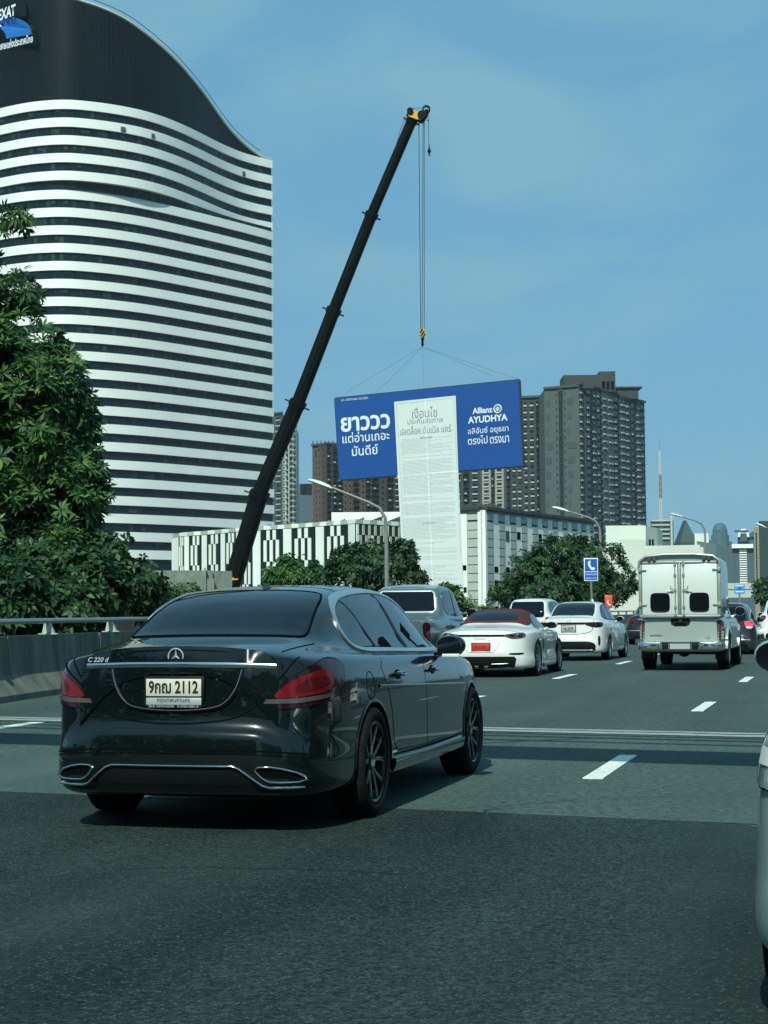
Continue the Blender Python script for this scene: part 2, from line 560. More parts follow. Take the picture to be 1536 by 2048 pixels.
def mk_wheel(parent, x, y, z, r, w, rim_r, side, style, mats, n=40, steer=0.0):
    """tyre with rim; side +1 = left wheel (outer face towards +y)"""
    t = MB()
    h = w / 2
    prof = [(rim_r, -h * .80), (rim_r + .012, -h * .92), (rim_r + (r - rim_r) * .5, -h), (r - .025, -h * .93), (r - .006, -h * .80), (r, -h * .55),
            (r, -h * .30), (r - .007, -h * .28), (r - .007, -h * .22), (r, -h * .2), (r, -h * .04), (r - .007, -h * .03), (r - .007, h * .03), (r, h * .04),
            (r, h * .2), (r - .007, h * .22), (r - .007, h * .28), (r, h * .30), (r, h * .55), (r - .006, h * .80),
            (r - .025, h * .93), (rim_r + (r - rim_r) * .5, h), (rim_r + .012, h * .92), (rim_r, h * .80), (rim_r, -h * .80)]
    t.lathe(prof, n)
    wh = t.build('wheel', mats['tyre'], parent, smooth=True, sharp=50)
    wh.location = (x, y, z)
    wh.rotation_euler = (0, 0, steer)
    s = side
    rim = MB()
    # barrel and dish
    rim.lathe([(rim_r + .004, s * h * .84), (rim_r - .004, s * h * .9), (rim_r - .016, s * h * .84), (rim_r - .03, s * h * .2), (rim_r - .03, -s * h * .7), (.05, -s * h * .72)], n)
    rim.mi = 0
    ob = s * h * .62
    def spoke(a0, r0, a1, r1, w0, w1, d0, d1, mi=0):
        rim.mi = mi
        p, q = [], []
        for (a, rr, ww) in ((a0, r0, w0), (a1, r1, w1)):
            c, si = math.cos(a), math.sin(a)
            p.append(((c * rr - si * ww, si * rr + c * ww), (c * rr + si * ww, si * rr - c * ww)))
        (a, b), (c2, d) = p
        vs = []
        for (pt, dep) in ((a, d0), (b, d0), (c2, d1), (d, d1)):
            vs.append((pt[0], dep, pt[1]))
        for (pt, dep) in ((a, d0), (b, d0), (c2, d1), (d, d1)):
            vs.append((pt[0], dep - s * .03, pt[1]))
        rim.add(vs, [(0, 1, 3, 2), (4, 6, 7, 5), (0, 4, 5, 1), (2, 3, 7, 6), (0, 2, 6, 4), (1, 5, 7, 3)])
    rr = rim_r - .012
    if style == 'twin':           # five pairs of forked spokes with polished edges
        for k in range(5):
            a = 2 * math.pi * k / 5 + math.pi / 2
            for d in (-1, 1):
                spoke(a + d * .18, .05, a + d * .20, rr * .52, .016, .014, ob, ob + s * .004)
                spoke(a + d * .20, rr * .50, a + d * .33, rr, .014, .012, ob + s * .004, ob + s * .016)
                spoke(a + d * .27, .07, a + d * .275, rr * .52, .003, .003, ob + s * .003, ob + s * .008, 1)
                spoke(a + d * .275, rr * .50, a + d * .375, rr, .003, .003, ob + s * .008, ob + s * .021, 1)
                spoke(a + d * .14, rr * .40, a + d * .285, rr, .0025, .0025, ob + s * .008, ob + s * .021, 1)
        rim.mi = 1
        rim.lathe([(rr + .002, ob + s * .017), (rr + .008, ob + s * .019), (rr + .008, ob + s * .012)], n)
    else:
        ns = {'five': 5, 'ten': 10, 'seven': 7}[style]
        wd = {'five': .034, 'ten': .014, 'seven': .022}[style]
        for k in range(ns):
            a = 2 * math.pi * k / ns + math.pi / 2
            spoke(a, .04, a, rr, wd, wd * .8, ob, ob + s * .012)
    rim.mi = 0
    rim.lathe([(.001, ob + s * .012), (.045, ob + s * .012), (.065, ob), (.07, ob - s * .04)], 20)
    ro = rim.build('rim', [mats['rim'], mats['cut']], wh, smooth=True, sharp=30)
    return wh

def text_mesh(body, width=None, height=None, bold=0.0, extrude=0.0, align='C', shear=0.0):
    c = bpy.data.curves.new('text', 'FONT')
    c.body = body
    c.offset = bold
    c.extrude = extrude
    c.shear = shear
    c.resolution_u = 3
    o = bpy.data.objects.new('text', c); COL.objects.link(o)
    dg = bpy.context.evaluated_depsgraph_get(); dg.update()
    me = bpy.data.meshes.new_from_object(o.evaluated_get(dg))
    bpy.data.objects.remove(o)
    me.materials.clear()
    n = len(me.vertices)
    co = np.empty(n * 3); me.vertices.foreach_get('co', co); co = co.reshape(n, 3)
    lo, hi = co.min(0), co.max(0)
    k = 1.0
    if width: k = width / (hi[0] - lo[0])
    elif height: k = height / (hi[1] - lo[1])
    ky = k
    if width and height: ky = height / (hi[1] - lo[1])
    co[:, 0] = (co[:, 0] - (lo[0] + hi[0]) / 2) * k
    co[:, 1] = (co[:, 1] - (lo[1] + hi[1]) / 2) * ky
    me.vertices.foreach_set('co', co.ravel())
    me.update()
    return me

def place_text(name, body, c, U, V, mat_, parent, width=None, height=None, bold=0.0, extrude=0.0, shear=0.0):
    """text centred at c; U to the reader's right, V up (local vectors of the parent)"""
    me = text_mesh(body, width, height, bold, 0, shear=shear)
    o = link(name, me, mat_, parent)
    U, V = Vector(U).normalized(), Vector(V).normalized()
    W = U.cross(V)
    o.matrix_local = Matrix(((U.x, V.x, W.x, c[0]), (U.y, V.y, W.y, c[1]), (U.z, V.z, W.z, c[2]), (0, 0, 0, 1)))
    return o

def mirror_part(parent, x, y, z, side, paint, glassm, chrome_strip=False, w=0.22, h=0.15):
    """door mirror: shell, glass facing backwards, foot"""
    m = MB()
    out = side
    P = []
    prof = [(-.01, .55), (.02, .92), (.07, 1.0), (.12, .85), (.155, .4)]
    outline = [(-.5, -.30), (-.42, -.48), (-.1, -.52), (.30, -.44), (.50, -.10), (.46, .28), (.20, .50), (-.2, .52), (-.46, .36), (-.52, .0)]
    outline = smooth_poly(outline, 1, True, 9)
    n = len(outline)
    vs, fs = [], []
    for (dx, k) in prof:
        for (a, b) in outline:
            vs.append((x + dx, y + out * a * w * k, z + b * h * k))
    for i in range(len(prof) - 1):
        for k in range(n):
            fs.append((i * n + k, i * n + (k + 1) % n, (i + 1) * n + (k + 1) % n, (i + 1) * n + k))
    fs.append(tuple(range(n))); fs.append(tuple(range((len(prof) - 1) * n, len(prof) * n)))
    m.add(vs, fs)
    m.bar((x + .06, y - out * w * .42, z - h * .35), (x + .09, y - out * (w * .5 + .09), z - h * .62), .07, .03)
    mo = m.build('door_mirror', paint, parent, smooth=True, sharp=50)
    g = MB()
    vs = [(x - .012, y + out * a * w * .80, z + b * h * .80) for a, b in outline]
    if True:
        g.add([(x - .022, y + out * a * w * .86, z + b * h * .86) for a, b in outline] + [(x + .01, y + out * a * w * .86, z + b * h * .86) for a, b in outline],
              [tuple(range(n))] + [(i, (i + 1) % n, n + (i + 1) % n, n + i) for i in range(n)])
    g.build('mirror_glass', glassm, mo)
    if chrome_strip:
        one_box('mirror_strip', (x - .018, y + out * .01, z - h * .43), (.02, w * .62, .022), M['lamp_head'], mo, bevel=.004)
    return mo

def car_root(name, X, Y, deg, label, cat, group=None, z=0.0):
    return empty(name, (X, Y, z), R(90 - deg), label, cat, group)

def wheels(root, spec, T):
    m = {'tyre': M['tyre'], 'rim': spec.get('rim', M['rim_silver']), 'cut': M['rim_cut']}
    for (x, r) in ((T['xr'], T['r']), (T['xf'], T['r'])):
        for s in (1, -1):
            mk_wheel(root, x, s * (T['track'] / 2), r, r, T.get('tw', .22), T['rim_r'], s, spec.get('style', 'five'), m)

def arch_lips(B, root, T, matl, sides=('left', 'right'), w=.03, rr=None):
    for v in sides:
        for x in (T['xr'], T['xf']):
            r = (rr or T['ra']) + w * .5
            pts = [(x + r * math.cos(a), T['r'] + r * math.sin(a)) for a in np.linspace(R(-2), R(182), 22)]
            B.ribbon('arch_lip', pts, v, w, matl, root, off=.006)

def plate(B, root, c, w, h, face, lines, frame=M['trim'], txt=None, bold=.02):
    """number plate on the rear; lines: (text, y, z, width, height)"""
    x, y, z = c
    p = one_box('number_plate', (x, y, z), (.012, w, h), face, root, bevel=.003)
    one_box('plate_frame', (x + .010, y, z), (.016, w + .03, h + .03), frame, p, bevel=.004)
    for (s, dz, tw, th) in lines:
        place_text('plate_lettering', s, (x - .008, y, z + dz), (0, -1, 0), (0, 0, 1), txt or M['ink'], p, tw, th, bold=bold)
    return p

# ------------------------------------------------------------------ ground and road
def nodes_mat(name):
    m = bpy.data.materials.new(name); m.use_nodes = True
    nt = m.node_tree
    return m, nt, nt.nodes['Principled BSDF'], nt.nodes.new, nt.links.new

def asphalt(name, dark, light, grain, bump, streak, stones=0.0, rough=0.85, gc=.3):
    m, nt, b, N, L = nodes_mat(name)
    tc = N('ShaderNodeTexCoord')
    rot = N('ShaderNodeMapping'); rot.inputs['Rotation'].default_value = (0, 0, R(15))   # along the lanes
    L(tc.outputs['Object'], rot.inputs['Vector'])
    st = N('ShaderNodeMapping'); st.inputs['Scale'].default_value = (1.1, .10, 1)
    L(rot.outputs['Vector'], st.inputs['Vector'])
    n1 = N('ShaderNodeTexNoise'); n1.inputs['Scale'].default_value = 1.0; n1.inputs['Detail'].default_value = 5
    L(st.outputs['Vector'], n1.inputs['Vector'])
    n2 = N('ShaderNodeTexNoise'); n2.inputs['Scale'].default_value = .55; n2.inputs['Detail'].default_value = 8; n2.inputs['Roughness'].default_value = .65
    L(tc.outputs['Object'], n2.inputs['Vector'])
    add = N('ShaderNodeMix'); add.inputs[0].default_value = streak
    L(n2.outputs['Fac'], add.inputs[2]); L(n1.outputs['Fac'], add.inputs[3])
    mr = N('ShaderNodeMapRange'); mr.inputs['From Min'].default_value = .38; mr.inputs['From Max'].default_value = .62
    L(add.outputs[0], mr.inputs['Value'])
    cm = N('ShaderNodeMix'); cm.data_type = 'RGBA'
    cm.inputs[6].default_value = (*dark, 1); cm.inputs[7].default_value = (*light, 1)
    L(mr.outputs['Result'], cm.inputs[0])
    vo = N('ShaderNodeTexVoronoi'); vo.inputs['Scale'].default_value = grain
    L(tc.outputs['Object'], vo.inputs['Vector'])
    sep = N('ShaderNodeSeparateColor'); L(vo.outputs['Color'], sep.inputs[0])
    vr = N('ShaderNodeMapRange'); vr.inputs['To Min'].default_value = 1 - gc; vr.inputs['To Max'].default_value = 1 + gc
    L(sep.outputs[0], vr.inputs['Value'])
    n3 = N('ShaderNodeTexNoise'); n3.inputs['Scale'].default_value = grain * .22; n3.inputs['Detail'].default_value = 3
    L(tc.outputs['Object'], n3.inputs['Vector'])
    v3 = N('ShaderNodeMapRange'); v3.inputs['From Min'].default_value = .3; v3.inputs['From Max'].default_value = .7; v3.inputs['To Min'].default_value = .62; v3.inputs['To Max'].default_value = 1.38
    L(n3.outputs['Fac'], v3.inputs['Value'])
    mu = N('ShaderNodeMath'); mu.operation = 'MULTIPLY'; L(vr.outputs[0], mu.inputs[0]); L(v3.outputs[0], mu.inputs[1])
    n4 = N('ShaderNodeTexNoise'); n4.inputs['Scale'].default_value = .42; n4.inputs['Detail'].default_value = 3
    L(st.outputs['Vector'], n4.inputs['Vector'])
    v4 = N('ShaderNodeMapRange'); v4.inputs['From Min'].default_value = .40; v4.inputs['From Max'].default_value = .58; v4.inputs['To Min'].default_value = .35
    L(n4.outputs['Fac'], v4.inputs['Value'])
    mg = N('ShaderNodeMix'); mg.inputs[2].default_value = 1.08
    L(v4.outputs[0], mg.inputs[0]); L(mu.outputs[0], mg.inputs[3])
    mu = mg
    sc = N('ShaderNodeVectorMath'); sc.operation = 'SCALE'
    L(cm.outputs[2], sc.inputs[0]); L(mu.outputs[0], sc.inputs['Scale'])
    out = sc.outputs[0]
    if stones:
        lt = N('ShaderNodeMath'); lt.operation = 'GREATER_THAN'; lt.inputs[1].default_value = 1 - stones
        L(sep.outputs[1], lt.inputs[0])
        s2 = N('ShaderNodeMix'); s2.data_type = 'RGBA'; s2.inputs[7].default_value = (.055, .082, .072, 1)
        L(lt.outputs[0], s2.inputs[0]); L(out, s2.inputs[6]); out = s2.outputs[2]
    L(out, b.inputs['Base Color'])
    b.inputs['Roughness'].default_value = rough
    b.inputs['Specular IOR Level'].default_value = .18
    bp = N('ShaderNodeBump'); bp.inputs['Strength'].default_value = bump; bp.inputs['Distance'].default_value = .01
    L(vo.outputs['Distance'], bp.inputs['Height']); L(bp.outputs['Normal'], b.inputs['Normal'])
    return m

M['ground'] = mat('city_ground', (.06, .075, .05), .95, noise=.4, nscale=.05, bump=.2)
M['road'] = asphalt('worn_asphalt', (.036, .060, .054), (.054, .082, .074), 70, .25, .6)
M['road_pale'] = asphalt('pale_asphalt', (.042, .074, .066), (.058, .094, .084), 80, .2, .5)
M['road_dark'] = asphalt('coarse_dark_asphalt', (.0075, .0165, .0145), (.024, .0435, .038), 95, .8, .6, stones=.05, rough=.75, gc=.75)
M['concrete'] = mat('weathered_concrete', (.17, .21, .175), .85, noise=.35, nscale=2.2, bump=.3, bscale=30, stretch=(1, 1, .35))
M['joint'] = mat('joint_concrete', (.24, .30, .27), .8, noise=.3, nscale=9, bump=.3, bscale=60)

def sheet(name, pts, z, m, kind='structure', skirt=0):
    mb = MB()
    n = len(pts)
    if skirt:
        mb.prism(pts, z - skirt, z, lambda u, v, h: (u, v, h))
    else:
        mb.add([(x, y, z) for x, y in pts], [tuple(range(n))])
    o = mb.build(name, m)
    return tag(o, kind=kind)

sheet('ground', [(-5000, -2000), (5000, -2000), (5000, 9000), (-5000, 9000)], -6.0, M['ground'])
LEFT = [(-11.0, -40), (-8.6, -5), (-6.9, 12), (-5.55, 25), (-5.15, 28.2), (-3.1, 40), (.6, 58), (4.6, 74), (10.5, 95), (24, 140), (45, 200), (75, 270), (115, 350)]
RIGHT = [(8, -40), (16, -5), (20, 12), (28, 40), (40, 80), (56, 125), (78, 180), (112, 255), (160, 345)]
def strip_mesh(L_, R_, z0, z1):
    mb = MB()
    ys = sorted(set([p[1] for p in L_] + [p[1] for p in R_]))
    ys = [y for y in ys if L_[0][1] <= y <= min(L_[-1][1], R_[-1][1])]
    def xa(P, y):
        return interp([(p[1], p[0]) for p in P], y)[0]
    vs = []
    for y in ys:
        a, b = xa(L_, y), xa(R_, y)
        vs += [(a, y, z1), (b, y, z1), (b, y, z0), (a, y, z0)]
    n = len(ys)
    fs = [(i * 4 + k, i * 4 + (k + 1) % 4, i * 4 + 4 + (k + 1) % 4, i * 4 + 4 + k) for i in range(n - 1) for k in range(4)]
    fs += [(0, 1, 2, 3), tuple(4 * (n - 1) + k for k in (3, 2, 1, 0))]
    return mb.add(vs, fs)
def interp2(rows, t):
    return interp(rows, t)
road = tag(strip_mesh([(x - .6, y) for x, y in LEFT], [(x + .6, y) for x, y in RIGHT], -1.2, 0.0).build('road', M['road']), kind='structure')
pr = MB()
for y in range(-30, 340, 30):
    a = interp([(p[1], p[0]) for p in LEFT], y)[0]; b = interp([(p[1], p[0]) for p in RIGHT], y)[0]
    pr.box(((a + b) / 2, y, -2.2), (b - a - 1, 1.8, 2.0))
    for k in (-.3, .3): pr.box(((a + b) / 2 + k * (b - a), y, -4.6), (1.6, 1.6, 2.8))
tag(pr.build('road_piers', M['concrete']), kind='structure')
# slanted cross direction of the joint and of the two surfacings
def cross(x0, y0, x): return y0 - .46 * (x - x0)
def band(name, y0, y1, m, z, xl=-6.2, xr=19):
    """strip across the road between two cross lines given by their Y at X = 0"""
    def xL(y): return interp([(p[1], p[0]) for p in LEFT], y)[0] + .35
    a0, a1 = y0 - .46 * xl, y1 - .46 * xl
    return sheet(name, [(xL(a0), y0 - .46 * xL(a0)), (xr, y0 - .46 * xr), (xr, y1 - .46 * xr), (xL(a1), y1 - .46 * xL(a1))], z, m)
JY = 19.0
_rn = random.Random(2)
_edge = [(x, 11.2 - .46 * x + _rn.uniform(-.07, .07) + .09 * math.sin(x * 1.7) + .05 * math.sin(x * 5.1)) for x in np.arange(15, -6.2, -.09)]
sheet('asphalt_surfacing', [(-8.4, -5), (15, -5)] + _edge + [(interp([(p[1], p[0]) for p in LEFT], 14)[0] + .35, 11.2 + .46 * 6.4)], .004, M['road_dark'])
# fine cracks and sealed joints wandering over the surfacing
def crack(x, y, ang, n, w, seed, z=.0088):
    r_ = random.Random(seed); mb = MB(); p = Vector((x, y, z))
    for k in range(n):
        ang += r_.uniform(-.5, .5) * .6
        q = p + Vector((math.cos(ang), math.sin(ang), 0)) * r_.uniform(.08, .2)
        s_ = Vector((-math.sin(ang), math.cos(ang), 0)) * w * r_.uniform(.4, 1)
        mb.add([p - s_, q - s_, q + s_, p + s_], [(0, 1, 2, 3)]); p = q
    tag(mb.build('road_crack', M['gap']), kind='structure')
crack(-1.3, 8.6, .3, 9, .006, 3); crack(-2.0, 10.3, .05, 12, .005, 5); crack(.6, 10.9, 1.4, 14, .006, 7, .0128)
band('asphalt_surfacing', 11.2, JY - .35, M['road_pale'], .0045)
band('expansion_joint', JY - .32, JY + .28, M['joint'], .009)
# fingers of the joint: a wavy dark gap
jm = MB()
xs = np.arange(-6.6, 12, .09)
pts = []
for i, x in enumerate(xs):
    ph = (x * 1.05) % 1.0
    d = .055 * (4 * abs(ph - .5) - 1)
    pts.append((x - d * .42, JY - .46 * x + d))
for (a, b) in zip(pts, pts[1:]):
    w = .026
    jm.add([(a[0], a[1] - w, .0125), (b[0], b[1] - w, .0125), (b[0], b[1] + w, .0125), (a[0], a[1] + w, .0125)], [(0, 1, 2, 3)])
tag(jm.build('joint_gap', M['gap']), kind='structure')
sl = MB()
for yy, w in ((JY - .62, .05), (JY - .95, .03)):
    sl.add([(-6.4, yy + .46 * 6.4, .0095), (14, yy - .46 * 14, .0095), (14, yy + w - .46 * 14, .0095), (-6.4, yy + w + .46 * 6.4, .0095)], [(0, 1, 2, 3)])
tag(sl.build('joint_sealant', M['gap']), kind='structure')

# lane dashes: lat across the road, s along it
SH, CH = math.sin(R(15)), math.cos(R(15))
def road_pt(lat, s, z=0): return Vector((lat * CH + s * SH, -lat * SH + s * CH, z))
def dash(lat, s0, s1, w=.15, bend=0.0):
    sh = bend * ((s0 + s1) / 2) ** 2
    P = [road_pt(lat - w / 2 + sh, s0), road_pt(lat + w / 2 + sh, s0), road_pt(lat + w / 2 + sh, s1), road_pt(lat - w / 2 + sh, s1)]
    o = MB().prism([(p.x, p.y) for p in P], .0045, .0085 + .004, lambda u, v, h: (u, v, h)).build('lane_dash', M['line'])
    return tag(o, kind='structure')
for k in range(0, 12):
    s = 12.95 + 8.75 * k
    dash(-1.9, s, s + 2.1, bend=.00004)
dash(-1.9, 4.2, 6.0) if False else None
for k in range(0, 11):
    s = 14.3 + 8.6 * k + .15
    dash(-5.3, s, s + 2.1, bend=.00003)
for k in range(0, 11):
    s = 8.8 + 8.6 * k
    if k == 1: dash(-9.1, 15.6, 18.5, .18)
    dash(-9.05, s + 2.0, s + 4.6, .15, bend=.00002)
for k in range(0, 12): dash(1.75, 12.0 + 8.75 * k, 14.1 + 8.75 * k, bend=.00004)

# ------------------------------------------------------------------ barriers with a rail on top
def path_pts(P, step, y0, y1):
    P = [Vector((x, y, 0)) for x, y in P]
    out = []
    acc = 0
    for a, b in zip(P, P[1:]):
        d = (b - a).length
        while acc < d:
            out.append(a.lerp(b, acc / d)); acc += step
        acc -= d
    return [p for p in out if y0 <= p.y <= y1]

def barrier(path, side, y0, y1, label, seg=4.4, rail=True, posts=3.1):
    root = empty('concrete_barrier', (path[0][0], path[0][1], 0), 0, label, 'barrier')
    o0 = root.location.copy()
    prof = [(-.30, .0), (-.30, .09), (-.10, .36), (-.06, .93), (.10, .93), (.12, 0)]      # towards the road is negative
    pts = path_pts(path, seg, y0, y1)
    k = 0
    for a, b in zip(pts, pts[1:]):
        d = (b - a).normalized()
        n = Vector((-d.y, d.x, 0)) * side
        a2, b2 = a + d * .018, b - d * .018
        j = .006 * math.sin(k * 2.1)
        vs = [p + n * (u + .15 + j) + Vector((0, 0, z)) - o0 for p in (a2, b2) for u, z in prof]
        mb = MB().add(vs, [tuple(range(6)), tuple(range(6, 12))[::-1]] + [(i, (i + 1) % 6, 6 + (i + 1) % 6, 6 + i) for i in range(6)])
        mb.build('barrier_segment', M['concrete_dirty'], root)
        k += 1
    if rail:
        pp = path_pts(path, posts, y0, y1)
        for i, (a, b) in enumerate(zip(pp, pp[1:])):
            d = (b - a).normalized(); n = Vector((-d.y, d.x, 0)) * side
            c = a + n * .18 - o0
            m = MB()
            m.add([c + n * u + d * v + Vector((0, 0, z)) for v in (-.05, .05) for u, z in ((-.10, .93), (.10, .93), (.06, 1.12), (-.02, 1.12))],
                  [(0, 1, 2, 3), (7, 6, 5, 4), (0, 4, 5, 1), (1, 5, 6, 2), (2, 6, 7, 3), (3, 7, 4, 0)])
            m.box((c.x, c.y, .938), (.30, .22, .016))
            m.build('rail_post', M['post'], root)
        rl = MB()
        rp = []
        for i, a in enumerate(pp):
            b = pp[min(i + 1, len(pp) - 1)]; a0 = pp[max(i - 1, 0)]
            d = (b - a0).normalized(); n = Vector((-d.y, d.x, 0)) * side
            rp.append(a + n * .18 + Vector((0, 0, 1.145)) - o0)
        rl.tube(rp, .042, 8)
        rl.build('rail', M['galv'], root, smooth=True)
    return root
M['concrete_dirty'] = mat('stained_barrier_concrete', (.120, .135, .105), .85, noise=.6, nscale=1.5, bump=.35, bscale=25, stretch=(2.4, 2.4, .5))
M['post'] = mat('pale_post_paint', (.36, .42, .36), .6, noise=.15, nscale=8)
barrier(LEFT, 1, 4, 140, 'stained concrete barrier with a steel rail along the left edge of the road')
barrier(RIGHT, -1, 2, 200, 'concrete barrier with a steel rail along the right edge of the road, beyond the picture', seg=9.0, posts=4.5)

# overhead gantry across the road whose shadow crosses the lanes
M['gantry'] = mat('gantry_steel', (.25, .27, .26), .5, .4, noise=.1)
gt = empty('overhead_gantry', tuple(Vector((-.30, 8.75, 0))), math.atan2(-.46, 1), 'steel overhead gantry crossing above the road just out of the picture, casting a straight shadow', 'gantry')
MB().box((-2, 0, 6.6), (42, .75, .55)).build('girder', M['gantry'], gt)
tr = MB()
tr.bar((-23, .2, 7.75), (19, .2, 7.75), .07, .07).bar((-23, .2, 8.25), (19, .2, 8.25), .05, .05)
for x in range(-22, 19, 3): tr.bar((x, .2, 7.0), (x + 1.2, .2, 8.2), .05, .05)
tr.build('walkway_rail', M['gantry'], gt)
for x in (-22.2, 19.2): MB().box((x, 0, 1.6), (.6, .6, 11.6)).build('gantry_post', M['gantry'], gt)

# ------------------------------------------------------------------ buildings
M['b_white'] = mat('white_cladding', (.74, .80, .74), .45, noise=.05, nscale=.4)
M['b_band'] = mat('white_spandrel_cladding', (.74, .80, .75), .40, noise=.04, nscale=.3)
M['b_glassdark'] = mat('dark_ribbon_glass', (.005, .016, .018), .12, .0, spec=.30, noise=.45, nscale=.6, stretch=(1, 1, .1))
M['b_crown'] = mat('dark_teal_cladding', (.003, .008, .010), .35, .0, spec=.14, noise=.35, nscale=.5, stretch=(1, 1, .08))
M['b_core'] = mat('tower_core', (.012, .016, .016), .8, noise=.1)
M['slat_dark'] = mat('dark_green_facade', (.004, .016, .013), .45, spec=.3, noise=.2, nscale=.6)
M['slat_white'] = mat('white_facade_panel', (.74, .82, .76), .5, noise=.05, nscale=.5)
M['louvre'] = mat('grey_green_louvre', (.36, .43, .37), .6, noise=.12, nscale=.8)
M['roof_dark'] = mat('dark_roof_metal', (.03, .04, .038), .6, noise=.2, nscale=.5)
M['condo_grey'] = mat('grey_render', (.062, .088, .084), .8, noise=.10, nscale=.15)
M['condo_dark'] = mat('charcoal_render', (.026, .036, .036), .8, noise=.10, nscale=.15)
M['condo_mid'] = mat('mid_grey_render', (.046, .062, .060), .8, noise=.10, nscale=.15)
M['condo_win'] = mat('condo_window_glass', (.010, .016, .020), .15, spec=.6, noise=.5, nscale=.25)
M['condo_ledge'] = mat('pale_window_ledge', (.33, .38, .38), .6, noise=.25, nscale=.12)
M['condo_beige'] = mat('beige_render', (.27, .28, .22), .8, noise=.10, nscale=.2)
M['brown'] = mat('brown_render', (.090, .066, .050), .8, noise=.15, nscale=.15)
M['brown_dark'] = mat('dark_brown_render', (.045, .040, .034), .8, noise=.15, nscale=.15)
M['rail_dark'] = mat('balcony_shadow_glass', (.022, .030, .030), .35, noise=.4, nscale=.3)
M['pale_green'] = mat('pale_green_render', (.46, .52, .44), .7, noise=.06, nscale=.2)
M['blue_grey'] = mat('blue_grey_cladding', (.050, .095, .115), .5, noise=.08, nscale=.1)
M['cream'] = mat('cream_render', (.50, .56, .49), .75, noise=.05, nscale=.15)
M['cream_shade'] = mat('pale_and_shaded_render', (.40, .46, .40), .75, noise=.05, nscale=.15)  # shade put into the cream for turned-away faces; plain pale colour elsewhere
M['sky_glass'] = mat('distant_glass', (.050, .110, .125), .6, spec=.2, noise=.3, nscale=.08)
M['slate_teal'] = mat('slate_teal_cladding', (.030, .058, .060), .6, spec=.2, noise=.1, nscale=.1)
M['beige'] = mat('beige_stone', (.22, .22, .15), .8, noise=.08, nscale=.1)

def wall_prism(pts, z0, z1):
    mb = MB(); n = len(pts)
    mb.prism([(p.x, p.y) for p in pts], z0, z1, lambda u, v, h: (u, v, h))
    return mb

M['blind'] = mat('window_blind', (.016, .036, .038), .35, spec=.3, noise=.6, nscale=.4)
